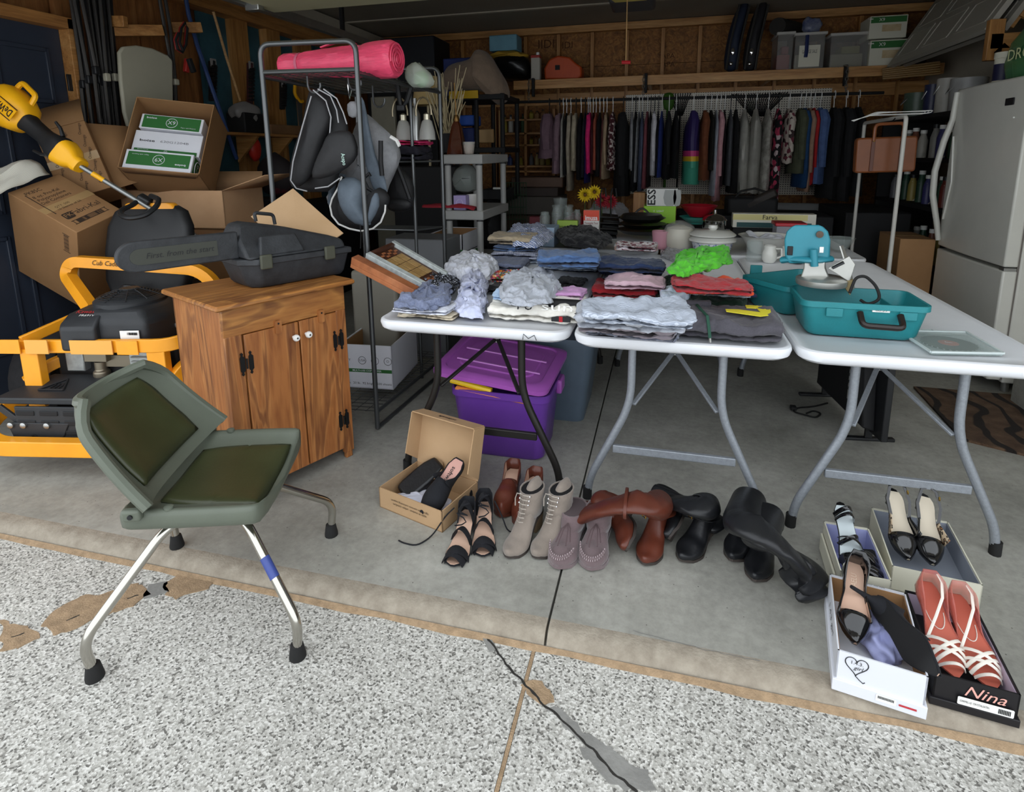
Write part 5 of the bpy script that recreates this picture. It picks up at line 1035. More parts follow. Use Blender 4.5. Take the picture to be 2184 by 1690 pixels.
# --- brown clogs behind
for i, (tp, hp, lb) in enumerate((((1062, 1128), (1098, 1032), 'cognac leather clog beside the black lace sandals'), ((1098, 1142), (1146, 1050), 'cognac leather clog behind the taupe ankle boots'))):
    o, R, ln = stand(tp, hp); s = Shoe('leather_clog', lb, 'shoe', o, R, .255, .046, .055, GS); s.sole(M_COGN, .012); s.heel(M_TANSOLE, 'block', .28)
    s.closed(M_COGN, lambda t: .06*smooth(.30, .52, t)+.026-.03*smooth(.75, 1, t), t0=.30); s.walls(M_COGN, lambda t: .062-.02*smooth(.1, .4, t), .45, M_NUDE); s.sole(M_NUDE, .003, .92, 'insole', .012)
# --- black lace-up sandals
for i, (tp, hp, lb) in enumerate((((962, 1222), (1002, 1118), 'black suede lace-up sandal touching the kraft shoe box'), ((1030, 1203), (1034, 1100), 'black suede lace-up sandal beside the cognac clog'))):
    o, R, ln = stand(tp, hp); s = Shoe('lace_sandal', lb, 'sandal', o, R, .25, .044, .05, GS); s.sole(M_BLKS, .008); s.sole(M_NUDE, .003, .95, 'insole', .008); s.heel(M_BLKS, 'block', .24)
    s.strap(M_BLKS, .86, .036, .030, .82, .12, 'toe_band'); s.strap(M_BLKS, .78, .040, .022, .86, .12, 'toe_band')
    s.strap(M_BLKS, .50, .05, .017, .46, .14, 'mid_band'); s.strap(M_BLKS, .22, .075, .017, .24, .14, 'ankle_band')
    s.walls(M_BLKS, lambda t: .06*(1-smooth(.10, .30, t))+.006, .33)
    r2 = random.Random(i); lp = [(.06+.09*u, .02*math.sin(u*19), .125-.03*u+.012*math.sin(u*13)) for u in [k/16 for k in range(17)]]; MB().tube(lp, .0024, 5).build('lace', M_BLKS, s.t, local=True)
    tail = [(.07, .04, .11), (.05, .08, .06), (.10, .12, .004), (.16, .16, .004), (.15, .215, .004), (.14, .235, .004)] if i == 0 else [(.07, -.04, .11), (.10, -.07, .06), (.12, -.09, .004), (.10, -.15, .004), (.05, -.17, .004)]
    q = [(x, -y if i == 0 else -y, z) for x, y, z in tail]; MB().tube(fillet(q, .03), .0028, 5).build('lace_tail', M_BLKS, s.t, local=True)
# --- tall boots: foot plus a shaft that folds over
def tall_boot(lb, tp, hp, m, shaft_pts, radii, hl=.03, lay=None, strapz=None, L=.255, W=.046, solem=M_DSOLE):
    o, R, ln = stand(tp, hp)
    if lay: R = R @ Matrix.Rotation(lay, 3, 'X'); o = o+Vector((0, 0, .045))
    s = Shoe('tall_boot', lb, 'boot', o, R, L, W, hl, 'tall boots folded over on the concrete', sharp=.35); s.sole(solem, .010, 1.03); s.heel(solem, 'block', .27); s.closed(m, lambda t: .050+.06*(1-smooth(.28, .66, t))-.024*smooth(.66, 1, t), jag=.003, seed=len(lb))
    base_ = TM[s.t.name].inverted(); st = [base_ @ Vector((.075, 0, .085)), base_ @ Vector((.07, 0, .14))]+[Vector(p) for p in shaft_pts]
    pts = fillet(st, .10, 5); k = len(pts); rr = [radii[0]+(radii[1]-radii[0])*i/(k-1) for i in range(k)]
    f = MB(); rings = []; u = None
    for i, p in enumerate(pts):
        a = pts[max(i-1, 0)]; c = pts[min(i+1, k-1)]; t_ = (c-a).normalized(); ref = Vector((0, 0, 1)) if abs(t_.z) < .8 else (R @ Vector((1, 0, 0))); v = t_.cross(ref).normalized(); w_ = v.cross(t_); sq = 1-.58*smooth(.12, .6, i/(k-1))
        rings.append([p+v*(rr[i]*1.12*math.cos(q)*(1+.10*nz((i*.5, q, len(lb)), 1.)))+w_*(rr[i]*sq*math.sin(q)+.010*nz((i*.7, q*1.5, len(lb)), 1.)) for q in [2*math.pi*j/14 for j in range(14)]])
    sh = f.loft(rings, cap=True).build('shaft', m, s.t, sub=1)
    return s, pts, rr
z0 = Vector((0, 0, 0))
def G(px, py, z): return Zp(px, py, z)
s, pts, rr = tall_boot('tall cognac leather boot with gold buckle strap, folded over to the side', (1368, 1222), (1412, 1122), M_COGN, [G(1398, 1085, .20), G(1362, 1068, .25), G(1310, 1078, .20), G(1250, 1098, .085), G(1200, 1100, .06)], (.044, .068))
MB().tube([Vector((.078+.056*math.cos(q), .050*math.sin(q), .118+.012*math.cos(q))) for q in [2*math.pi*i/20 for i in range(20)]], .015, 8, closed=True, flat=.25).build('ankle_strap', M_COGN, s.t, local=True)
for a_ in (.5, .9): pass
MB().tube([(.118, -.048+.002, .10), (.128, -.032, .10), (.128, -.032, .138), (.115, -.048, .138)], .0028, 6, closed=True).build('buckle', M_GOLD, s.t, local=True)
q_ = len(pts)*3//5; MB().tube([pts[q_]+Vector((0, rr[q_]*1.2*math.cos(a), rr[q_]*.62*math.sin(a))) for a in [2*math.pi*i/18 for i in range(18)]], .006, 6, closed=True, flat=.5).build('calf_strap', M_COGN, s.t)
tall_boot('tall cognac leather boot lying on its side with the dark sole showing', (1345, 1190), (1345, 1105), M_COGN, [G(1322, 1092, .10), G(1285, 1090, .07), G(1225, 1092, .055), G(1190, 1090, .05)], (.046, .060), lay=1.15)
s, pts, rr = tall_boot('black leather tall boot with two gold buckles beside the cognac boot', (1455, 1198), (1518, 1130), M_BLKL, [G(1500, 1085, .17), G(1468, 1075, .17), G(1430, 1072, .11), G(1402, 1070, .07)], (.048, .060), L=.25)
for z_ in (.105, .135):
    MB().tube([Vector((.078+.054*math.cos(q), .049*math.sin(q), z_+.012*math.cos(q))) for q in [2*math.pi*i/20 for i in range(20)]], .009, 6, closed=True, flat=.3).build('strap', M_BLKL, s.t, local=True); MB().tube([(.122, -.038, z_-.004), (.130, -.022, z_-.004), (.130, -.022, z_+.02), (.120, -.038, z_+.02)], .0022, 5, closed=True).build('buckle', M_GOLD, s.t, local=True)
tall_boot('black leather tall boot lying on its side between buckled boot and cognac boot', (1440, 1165), (1470, 1100), M_BLKL, [G(1470, 1085, .09), G(1500, 1100, .06), G(1545, 1130, .045)], (.042, .05), lay=1.2, L=.24)
tall_boot('plain black tall boot, shaft folded down towards the cream shoe boxes', (1548, 1222), (1604, 1118), M_BLKL, [G(1580, 1120, .21), G(1600, 1118, .26), G(1650, 1150, .22), G(1715, 1215, .10), G(1750, 1262, .06)], (.052, .066), hl=.02, L=.27)
tall_boot('plain black tall boot standing in front of its mate, shaft folded behind it', (1606, 1252), (1640, 1150), M_BLKL, [G(1618, 1150, .18), G(1625, 1140, .22), G(1670, 1175, .16), G(1720, 1250, .06), G(1742, 1280, .045)], (.050, .058), hl=.02, L=.27)
# ================================================================ shoe boxes
def tray(name, label, o, R, d, m, inner=None, th=.004, cat='shoe box', lidunder=None, rim=None):
    t = thing(name, label, cat, o, rot=R, group=None); w, e, h = d; L = dict(local=True); z = 0
    if lidunder: MB().box((w/2, e/2, lidunder/2), (w+.012, e+.012, lidunder)).build('lid', m, t, bevel=.002, **L); z = .004
    f = MB(); f.box((w/2, e/2, z+th/2), (w, e, th)); f.box((w/2, th/2, h/2+z/2), (w, th, h-z)); f.box((w/2, e-th/2, h/2+z/2), (w, th, h-z)); f.box((th/2, e/2, h/2+z/2), (th, e, h-z)); f.box((w-th/2, e/2, h/2+z/2), (th, e, h-z)); f.build('tray', m, t, smooth=False, **L)
    if inner:
        q = MB(); k = th+.0012; q.box((w/2, e/2, z+th+.001), (w-2*k, e-2*k, .002)); q.box((w/2, k, h/2), (w-2*k, .002, h-.012)); q.box((w/2, e-k, h/2), (w-2*k, .002, h-.012)); q.box((k, e/2, h/2), (.002, e-2*k, h-.012)); q.box((w-k, e/2, h/2), (.002, e-2*k, h-.012)); q.build('lining', inner, t, smooth=False, **L)
    return t
M_BOXW = mat('white box card', 'd9dbe2', .45); M_CREAM = mat('cream box card', 'd2cfbd', .55); M_BBOX = mat('black box card', '151316', .5); M_BLUEG = mat('blue grey lining', '8f95a0', .6); M_PERI = mat('periwinkle tissue', 'a3a8d4', .7); M_LILT = mat('lilac lining', 'c2b3c6', .6)
# kraft shoe box with hinged lid
R = Rz(-.293); o = Vector((-1.065, 1.905, 0)); W_, D_, H_ = .32, .235, .088
kb = tray('kraft_shoe_box', 'open kraft cardboard shoe box with raised lid', o, R, (W_, D_, H_), M_CARDK)
hinge = [o+R @ Vector((x, D_, H_)) for x in (0, W_)]; a = math.radians(14); bx, by = R @ Vector((1, 0, 0)), R @ Vector((0, 1, 0)); lidn = by*math.sin(a)+Vector((0, 0, math.cos(a))); ln_ = -by*math.cos(a)+Vector((0, 0, math.sin(a)))
f = MB(); q = [hinge[0], hinge[1], hinge[1]+lidn*.225, hinge[0]+lidn*.225]; f.loft([q, [p+by*.004 for p in q]]).build('lid_panel', M_CARDK, kb, smooth=False)
f = MB(); q = [hinge[0]+lidn*.225, hinge[1]+lidn*.225, hinge[1]+lidn*.225+ln_*.075, hinge[0]+lidn*.225+ln_*.075]; f.loft([q, [p+lidn*.004 for p in q]]).build('lid_front', M_CARDK, kb, smooth=False)
for h0, sg in ((hinge[0], 1), (hinge[1], -1)):
    f = MB(); q = [h0+lidn*.01, h0+lidn*.225, h0+lidn*.225+ln_*.075, h0+lidn*.05+ln_*.085]; f.loft([q, [p-bx*sg*.004 for p in q]]).build('lid_side', M_CARDK, kb, smooth=False)
c = hinge[1]+lidn*.14+ln_*.02; f = MB(); f.prism(rrect(.022, .13, .002, 1), .001, c+bx*.001, ln_*-1, lidn); f.build('barcode_label', M_WHITE, kb); f = MB()
for i in range(9): f.prism(rrect(.014, .0018+.001*(i % 2), .0004, 1), .001, c+bx*.0024-lidn*(.01+.0045*i), -ln_, lidn)
f.build('barcode_bars', M_INK, kb, smooth=False)
txt('softwalk', kb, (hinge[0]+hinge[1])/2+lidn*.2295+ln_*.04, -bx, ln_, .026, M_INK, width=.09, bold=.01); txt('softwalk', kb, hinge[1]+lidn*.075+ln_*.04+bx*.001, -lidn, -ln_, .02, M_INK, width=.055, bold=.01)
txt('style in motion  urban comfort', kb, o+R @ Vector((.16, -.0005, .040)), -bx, (0, 0, -1), .014, M_CINK, width=.17); txt('lightweight extreme cushioning support', kb, o+R @ Vector((.16, -.0005, .055)), -bx, (0, 0, -1), .012, M_CINK, width=.19)
f = MB(); f.prism([(0, -.02), (.012, -.004), (.010, .014), (.002, .022), (-.008, .012), (-.008, -.006)], .001, o+R @ Vector((W_+.0006, .185, .055)), by, (0, 0, 1)); f.build('leaf_mark', M_INK, kb)
crumple('tissue_paper', 'white tissue paper tucked under the black mules in the kraft box', 'paper', o+R @ Vector((.15, .08, .03)), (.12, .055, .025), mat('white tissue', 'c4c6d4', .7), .8, 3, 24, freq=3.6)
hl_, tl = o+R @ Vector((.25, .215, .165)), o+R @ Vector((.22, .03, .035)); up_ = Vector((-.15, -.75, .65))
s = Shoe('mule_shoe', 'black suede mule with blush insole standing up in the kraft box', 'shoe', hl_, frame(hl_, tl, up_), .245, .046, .0, 'black mules in the kraft shoe box'); s.sole(M_TANSOLE, .012); s.sole(M_BLUSH, .003, .94, 'insole', .012); s.vamp(M_BLKS, .42, .062); s.walls(M_BLKS, lambda t: .018+.05*smooth(.25, .45, t), .46)
txt('softwalk', s.t, (.075, .0, .0155), (1, 0, 0), (0, 1, 0), .026, M_INK, width=.085, local=True, bold=.01)
hl2, tl2 = o+R @ Vector((.06, .07, .045)), o+R @ Vector((.12, .20, .115))
s = Shoe('mule_shoe', 'black leather mule lying with stacked wood heel outward in the kraft box', 'shoe', hl2, frame(hl2, tl2, Vector((.15, .5, -.6))), .20, .052, .0, 'black mules in the kraft shoe box'); s.sole(M_TANSOLE, .030); 
MB().loft([[(x, y, z) for y, z in [(-.05*k, -.006), (.05*k, -.006), (.052*k, .055), (-.052*k, .055)]] for x, k in ((-.004, .82), (.03, .98), (.10, 1.02), (.14, .98), (.19, .7))]).build('upper', M_BLKL, s.t, bevel=.012, seg=3, local=True)
# white box
R = Rz(-.178); o = Vector((.485, 1.462, 0)); W_, D_, H_ = .197, .305, .118
wbx = tray('white_shoe_box', 'white shoe box with inked heart emblem holding black pumps', o, R, (W_, D_, H_), M_BOXW, M_CARD, lidunder=.035)
bx, by, bz = R @ Vector((1, 0, 0)), R @ Vector((0, 1, 0)), Vector((0, 0, 1))
c = o+R @ Vector((.045, -.001, .088)); hp_ = []
for i in range(41):
    q = 2*math.pi*i/40; hp_.append(c+bx*(.026*math.sin(q)**3)+bz*(.0018*(13*math.cos(q)-5*math.cos(2*q)-2*math.cos(3*q)-math.cos(4*q))))
hp_ = hp_[20:]+hp_[1:21]+[c-bz*.040+bx*.010, c-bz*.046+bx*.018, c-bz*.042+bx*.022]
MB().tube(hp_, .0012, 4).build('heart_emblem', M_INK, wbx); txt('1.4.3.', wbx, c+bz*.008, bx, bz, .014, M_INK); txt('girl', wbx, c-bz*.006+bx*.004, bx, bz, .016, M_INK, shear=.3)
txt('1.4.3 girl', wbx, o+R @ Vector((-.0005, .17, .075)), -by, bz, .035, M_INK, width=.13, shear=.4); txt('color size style', wbx, o+R @ Vector((.12, D_-.003, .1185)), bx, by, .008, M_INK)
f = MB(); f.prism(rrect(.045, .018, .001, 1), .0008, o+R @ Vector((.115, -.0066, .021)), bx, bz); f.build('sticker', M_WHITE, wbx); f = MB()
for i in range(12): f.prism(rrect(.0016, .007, .0003, 1), .0008, o+R @ Vector((.098+.003*i, -.0076, .024)), bx, bz)
f.build('barcode_bars', M_INK, wbx, smooth=False); f = MB(); f.prism(rrect(.038, .005, .0005, 1), .0008, o+R @ Vector((.162, -.0066, .019)), bx, bz); f.build('red_stripe', mat('red print', 'b8343c', .5), wbx)
crumple('tissue_paper', 'periwinkle tissue paper bunched up in the white shoe box', 'paper', o+R @ Vector((.12, .17, .045)), (.05, .09, .045), M_PERI, .9, 7, 26, freq=3.4)
def pump(lb, hl_, tl, up, sharp=.7, ins=M_NUDE, text=None, m=M_PATENT, hh=.085, L=.235, grp='black pumps in the white shoe box'):
    s = Shoe('pump_shoe', lb, 'shoe', hl_, frame(hl_, tl, up), L, .040, .0, grp, sharp=sharp); s.sole(M_BLK, .004); s.sole(ins, .003, .94, 'insole', .004); s.walls(m, lambda t: .050*(1-smooth(.05, .35, t))+.022, .70, ins); s.vamp(m, .66, .034)
    rings = [[(cx+r*math.cos(q), r*math.sin(q), z) for q in [2*math.pi*i/10 for i in range(10)]] for z, cx, r in ((-hh, .002, .005), (-hh*.6, .004, .006), (-hh*.25, .010, .010), (.0, .020, .026))]; MB().loft(rings).build('heel', m, s.t, local=True)
    if text: txt(text, s.t, (.06, 0, .0078), (-1, 0, 0), (0, -1, 0), .022, mat('gold foil print', 'd9c3ad', .4), width=.05, local=True)
    return s
B = lambda x, y, z: o+R @ Vector((x, y, z))
pump('black pump with nude insole standing up in the white shoe box', B(.055, .285, .185), B(.045, .06, .075), Vector((0, -.62, .78)), text='NAELU')
pump('black pump lying sole up over the rim of the white shoe box', B(.105, .215, .135), B(.19, .035, .135), Vector((.85, -.15, -.5)), m=M_BLKS)
# black box with clear red slingbacks
R = Rz(-.12); o = Vector((.716, 1.478, 0)); W_, D_, H_ = .175, .305, .09; bx, by = R @ Vector((1, 0, 0)), R @ Vector((0, 1, 0))
nb = tray('black_shoe_box', 'black shoe box with pink script name holding clear red slingbacks', o, R, (W_, D_, H_), M_BBOX, M_LILT, lidunder=.022)
txt('Nina', nb, o+R @ Vector((.105, -.0005, .062)), bx, bz, .042, mat('rose foil print', 'e3a99c', .4), width=.085, shear=.35)
f = MB(); f.prism(rrect(.115, .022, .002, 1), .0008, o+R @ Vector((.108, -.0066, .036)), bx, bz); f.build('size_sticker', M_WHITE, nb); txt('CARMEL-LE  CRYSTALSATIN', nb, o+R @ Vector((.085, -.0078, .037)), bx, bz, .008, M_INK, width=.06); f = MB()
for i in range(8): f.prism(rrect(.0018, .013, .0003, 1), .0008, o+R @ Vector((.135+.0032*i, -.0078, .036)), bx, bz)
f.build('barcode_bars', M_INK, nb, smooth=False)
M_CLEAR = mat('clear red vinyl', 'c9695c', .12, alpha=.5, coat=.4); M_WSTR = mat('white strap leather', 'e4ddd2', .45); M_CORAL = mat('coral insole', 'b8604f', .35)
for i, (hx, tx, lb) in enumerate(((.035, .060, 'clear red slingback with white straps beside the white shoe box'), (.108, .135, 'clear red slingback with white straps at the open side of black box'))):
    hl_, tl = o+R @ Vector((hx, .275, .15-.02*i)), o+R @ Vector((tx, .055, .045)); s = Shoe('slingback_shoe', lb, 'shoe', hl_, frame(hl_, tl, Vector((0, -.55, .83))), .25, .042, .0, 'clear red slingbacks in the black box', sharp=.3)
    s.sole(M_CORAL, .006); s.walls(M_CLEAR, lambda t: .055*(1-smooth(.1, .5, t))+.008, .62)
    for t_, t2 in ((.62, .80), (.70, .86), (.80, .62), (.86, .72), (.92, .90)): s.strap(M_WSTR, t_, .032, .0045, t2, .5)
    MB().tube([(.62*s.L, -.036, .01), (.45*s.L, -.012, .035), (.25*s.L, .016, .045), (.08*s.L, .026, .05), (0, .02, .055)], .004, 6, flat=.6).build('sling_strap', M_WSTR, s.t, local=True)
    MB().tube([(.02, .02*math.cos(q), .0075) if False else (.075+.035*math.cos(q)*1.6, .022*math.sin(q), .0075) for q in [math.radians(-80+160*j/12) for j in range(13)]], .0012, 4).build('insole_line', M_WSTR, s.t, local=True)
# cream boxes
M_LEO = nodemat('leopard print', .5)
def mk_leo():
    m, nt, b, mp = M_LEO; v = tex(nt, 'Voronoi', mp, Scale=75.); n = tex(nt, 'Noise', mp, Scale=120.)
    a = ramp(nt, v.outputs[0], [(.0, '8a5f38'), (.22, '8a5f38'), (.30, '17100c'), (.46, '17100c'), (.52, 'cbb597')]); nt.links.new(a, b.inputs['Base Color']); return m
M_LEO = mk_leo()
R = Rz(-.057); o = Vector((.575, 1.785, 0)); W_, D_, H_ = .139, .262, .116
c1 = tray('cream_shoe_box', 'narrow cream shoe box with periwinkle lining holding black strappy sandals', o, R, (W_, D_, H_), M_CREAM, M_PERI); MB().box((-.006, D_*.55, .045), (.006, D_*.8, .06)).build('lid_edge', M_CREAM, c1, local=True)
s = None
hl_, tl = o+R @ Vector((.045, .25, .19)), o+R @ Vector((.065, .08, .06)); s = Shoe('strappy_sandal', 'black patent strappy sandal with pale insole standing up in cream box', 'sandal', hl_, frame(hl_, tl, Vector((0, -.6, .8))), .235, .040, .0); s.sole(M_BLK, .004); s.sole(mat('pale blue insole', 'b9c3c6', .5), .003, .92, 'insole', .004)
for t_, h_, t2 in ((.10, .06, .14), (.22, .065, .2), (.45, .045, .55), (.58, .045, .45)): s.strap(M_PATENT, t_, h_, .007, t2, .3)
s.strap(M_PATENT, .80, .04, .02, .74, .2, 'toe_band'); MB().tube([(0.0, 0, .0), (.004, 0, -.05), (.0, 0, -.085)], [.016, .008, .005], 8).build('heel', M_PATENT, s.t, local=True)
hl_, tl = o+R @ Vector((.11, .17, .09)), o+R @ Vector((.085, .03, .06)); s = Shoe('strappy_sandal', 'black patent strappy sandal lying down at the front of the cream box', 'sandal', hl_, frame(hl_, tl, Vector((-.3, 0, .95))), .16, .05, .0); s.sole(M_BLK, .006)
for t_, h_, t2 in ((.3, .045, .5), (.45, .05, .3), (.65, .045, .75), (.8, .04, .65)): s.strap(M_PATENT, t_, h_, .010, t2, .3)
R = Rz(-.123); o = Vector((.756, 1.894, 0)); W_, D_, H_ = .239, .335, .085
c2 = tray('cream_shoe_box', 'wide cream shoe box with grey lining holding leopard slingbacks', o, R, (W_, D_, H_), M_CREAM, M_BLUEG)
for i, (hx, tx, lb) in enumerate(((.055, .065, 'leopard print and black slingback next to the narrow cream box'), (.150, .130, 'leopard print and black slingback in the middle of wide cream box'))):
    hl_, tl = o+R @ Vector((hx, .31, .175)), o+R @ Vector((tx, .07, .035)); s = Shoe('slingback_shoe', lb, 'shoe', hl_, frame(hl_, tl, Vector((0, -.62, .78))), .25, .041, .0, 'leopard slingbacks in the cream box', sharp=.5)
    s.sole(M_BLK, .004); s.sole(mat('ivory insole', 'd3c8b4', .45), .003, .93, 'insole', .004); s.vamp(M_PATENT, .66, .036)
    pts = [(.68*(1-k/8), 1 if i == 0 else 1) for k in range(6)]
    for sg, m_ in ((1, M_LEO if i == 0 else M_LEO), (-1, M_PATENT)):
        sg2 = -sg if i == 0 else sg; lo = [(t_*s.L, sg2*hw(t_)*s.W, .0) for t_ in [.68-.05*k for k in range(7)]]; hi = [(t_*s.L, sg2*hw(t_)*s.W*1.05, .042*(1-k/8)+.012) for k, t_ in enumerate([.68-.05*k for k in range(7)])]
        MB().add(lo+hi, [(k, k+1, 7+k+1, 7+k) for k in range(6)]).build('quarter', m_, s.t, solid=.003, local=True)
    MB().tube([(.40*s.L, .028, .02), (.2*s.L, .034, .035), (.0, .022, .05), (-.014, 0, .055), (.0, -.022, .05), (.2*s.L, -.034, .035), (.40*s.L, -.028, .02)], .0055, 6, flat=.5).build('sling_strap', M_PATENT, s.t, local=True)
    MB().tube([(.0, 0, .0), (.004, 0, -.05), (.0, 0, -.08)], [.018, .008, .005], 8).build('heel', M_PATENT, s.t, local=True); MB().box((.02, .03, .045), (.012, .004, .014)).build('buckle', M_GOLD, s.t, local=True)
# ================================================================ clothes on the front tables
def cloth(key, c, c2=None, var=.14, vs=120, rough=.9): return mat(key, c, rough, var=0 if c2 else var, col2=c2, vscale=vs, bump=.8, bscale=15, sheen=.15, stretch=(1, 2.2, 1))
def stripes(key, a, b, scale, dirn='X', thr=.5, dist=2.):
    m, nt, bs, mp = nodemat(key, .85); w_ = tex(nt, 'Wave', mp, Scale=scale, Distortion=dist, bands_direction=dirn); nt.links.new(ramp(nt, w_.outputs[1], [(thr-.05, a), (thr+.05, b)]), bs.inputs['Base Color']); n = tex(nt, 'Noise', mp, Scale=24., Detail=3.); bumpto(nt, bs, n.outputs[0], .8, .014); return m
def plaid(key, a, b, scale):
    m, nt, bs, mp = nodemat(key, .85); w1 = tex(nt, 'Wave', mp, Scale=scale, bands_direction='X'); w2 = tex(nt, 'Wave', mp, Scale=scale, bands_direction='Z'); nt.links.new(mix(nt, .5, ramp(nt, w1.outputs[1], [(.4, a), (.6, b)]), ramp(nt, w2.outputs[1], [(.4, a), (.6, b)])), bs.inputs['Base Color']); return m
def floral(key, cols, scale):
    m, nt, bs, mp = nodemat(key, .85); v = tex(nt, 'Voronoi', mp, Scale=scale); sep = nt.nodes.new('ShaderNodeSeparateColor'); nt.links.new(v.outputs['Color'], sep.inputs[0]); n = len(cols)
    r = ramp(nt, sep.outputs[0], [(i/n, c) for i, c in enumerate(cols)]); r.node.color_ramp.interpolation = 'CONSTANT'; nt.links.new(r, bs.inputs['Base Color']); return m
D1 = cloth('mid blue denim', '3f5a85', '51709c', vs=40); D2 = cloth('light blue denim', '7d9bc4', '9db8d8', vs=30); D3 = cloth('dark denim', '1c2a4a', '273a60', vs=40); D4 = cloth('bleached denim', 'c3d3ea', 'dfe6f0', vs=20); CW = cloth('white cotton', 'e6e8f0', 'd6dae8', vs=10); CLAV = cloth('pale lavender cotton', 'ccd0e6', 'bcc2de', vs=12)
HG = cloth('heather grey knit', 'b9bdc6', 'a0a5af', vs=150); HB = cloth('heather blue grey', '5d6580', '8088a0', vs=120); CREAM = cloth('cream cotton', 'd9cdb6', 'cabda4', vs=14); OFFW = cloth('off white fleece', 'e8e5dd', 'dcd8ce', vs=30); CBLK = cloth('black cotton', '15151a', var=.2); MAUVE = cloth('mauve grey', '7d747c', '8b838a', vs=60); GPANT = cloth('washed grey twill', '777b8b', '8a8e9e', vs=40)
CHAR = cloth('charcoal fleece', '45434a', '504e55', vs=160); LIME = cloth('lime cotton', '5cc832', '4fb528', vs=8); ORG = cloth('orange cotton', 'd9481e', var=.1); RED = cloth('red cotton', 'a61c26', var=.15); NAVY = cloth('navy jersey', '2d3150', '383d5e', vs=60); DGRN = cloth('dark green velour', '14281c', '1d3827', vs=14); PINK = cloth('pale pink cotton', 'd9b9c4', 'cfaab8', vs=12); LILAC = cloth('pink lilac cotton', 'd2a0cf', 'c48fc4', vs=12); BEIGE = cloth('beige twill', 'b9a98f', 'a8987e', vs=40); MAROON = cloth('maroon cotton', '4d1f26', var=.2); ROSEB = cloth('rose beige towel', 'b99a8e', var=.1)
STR = stripes('blue striped cotton', '5a72ab', 'dfe3ee', 34., 'DIAGONAL', .45, 3.); PLD = plaid('grey plaid', '6f7690', 'c9ccd8', 30.); FLO = floral('bright floral', ['b8342f', 'd98a3a', '3d7d4a', '2d6f9a', 'd9c9a8', '7a2f3f', 'c75a7a'], 90.); FLW = floral('white floral', ['d9d3d6', 'e6e0e2', '8f5a66', 'd9d3d6', '6f3a46', 'b9a0a8'], 60.)
GC = 'folded clothes on the tables'
TZ = .742
def fold_at(label, px, py, w, d, h, m, layers=3, z=TZ, rz=0., seed=0, name='folded_garment', cat='clothing', amp=.007, dy=0.):
    p = Zp(px, py, z); return folded(name, label, cat, Vector((p.x, p.y+d/2+dy, z)), (w, d, h), m, layers, rz, seed, GC, amp)
def heap(label, pix, Y, thick, m, z=TZ, name='crumpled_garment', seed=0, cat='clothing', amp=.02, h=None):
    """crumpled cloth: a wrinkled mound over its footprint"""
    o = [Zp(x, y, z) for x, y in pix]; c = sum(o, Vector())/len(o); rings = []; n = 10; H = h or thick; q = []
    for i in range(len(o)):
        a, b = o[i], o[(i+1) % len(o)]
        for j in range(6): q.append(a.lerp(b, j/6))
    for k in range(n+1):
        t = k/n; s = max(.03, math.cos(t*math.pi/2)**.55); zz = H*math.sin(t*math.pi/2)**.8
        rings.append([Vector((c.x+(p.x-c.x)*s+amp*nz((p.x*14, p.y*14, t*3+seed), 1.)*(t > 0), c.y+(p.y-c.y)*s+amp*nz((p.x*13, p.y*13, t*3+seed+7), 1.)*(t > 0), z+zz+(amp*(1.-3.2*abs(nz((p.x*9*s, p.y*12*s, seed+t*2), 1.)))+amp*.9*nz((p.x*34, p.y*34, seed+t*6), 1.))*min(1, t*3))) for p in q])
    return tag(MB().loft(rings).build(name, m, None, sub=2, crease=.028), label, cat, GC)
# left table
fold_at('cream folded top with thin straps at the bottom of the front corner pile', 905, 682, .26, .22, .022, CREAM, 2, seed=1)
fold_at('white folded top on the cream one, front corner pile', 890, 674, .25, .21, .022, CW, 2, TZ+.024, seed=2)
heap('blue grey heather top crumpled on the front corner pile', ((838, 660), (880, 622), (930, 612), (968, 622), (962, 655), (900, 668)), 0, .045, HB, TZ+.046, seed=3)
heap('black top with rows of tiny white dots behind the front corner pile', ((885, 622), (905, 598), (950, 590), (985, 610), (960, 640), (915, 640)), 0, .05, floral('black dotted', ['15161c', '17181e', '121318', '16171d', 'a9adba'], 220.), TZ+.03, seed=4)
heap('pale lavender ruffled top crumpled at the table edge', ((962, 672), (985, 600), (1020, 590), (1045, 612), (1040, 668), (1030, 690), (985, 686)), 0, .075, CLAV, seed=5, amp=.022)
heap('white gathered top heaped behind the lavender one', ((940, 600), (955, 568), (1000, 556), (1050, 565), (1068, 580), (1050, 605), (985, 612)), 0, .085, CW, seed=6, amp=.024)
fold_at('slate blue folded knit behind the white heap', 1060, 578, .30, .25, .045, HB, 3, seed=7)
fold_at('bright floral scarf bunched on a black top', 1088, 608, .22, .12, .055, FLO, 3, TZ+.02, seed=8)
fold_at('black folded top under the bright floral scarf', 1075, 632, .20, .22, .028, CBLK, 2, seed=9)
fold_at('black folded leggings near the middle of the left table', 1215, 612, .14, .20, .03, CBLK, 2, seed=10, dy=-.03)
w1 = fold_at('off white sweatshirt with black printed block letters', 1135, 692, .39, .22, .085, OFFW, 3, seed=11)
p = Zp(1190, 690, .742); c = w1.location
TM[w1.name] = (Matrix.Translation(w1.location)).inverted()
MB().grid(8, 4, lambda u, v: (c.x+.03+.155*u, c.y-.112+.11*v*.3+.012*v, .795+.045*v)).build('print_block', M_INK, w1, solid=.002)
txt('PU', w1, (c.x-.03, c.y-.105, .815), (1, 0, 0), (0, .3, .95), .055, M_INK); txt('sun', w1, (c.x+.10, c.y-.116, .818), (1, 0, 0), (0, .3, .95), .045, M_WHITE, width=.12)
MB().box((c.x+.115, c.y-.116, .772), (.075, .006, .022)).build('cuff_label', M_INK, w1, bevel=.002); MB().box((c.x+.115, c.y-.1195, .772), (.014, .002, .022)).build('red_tag', RED, w1)
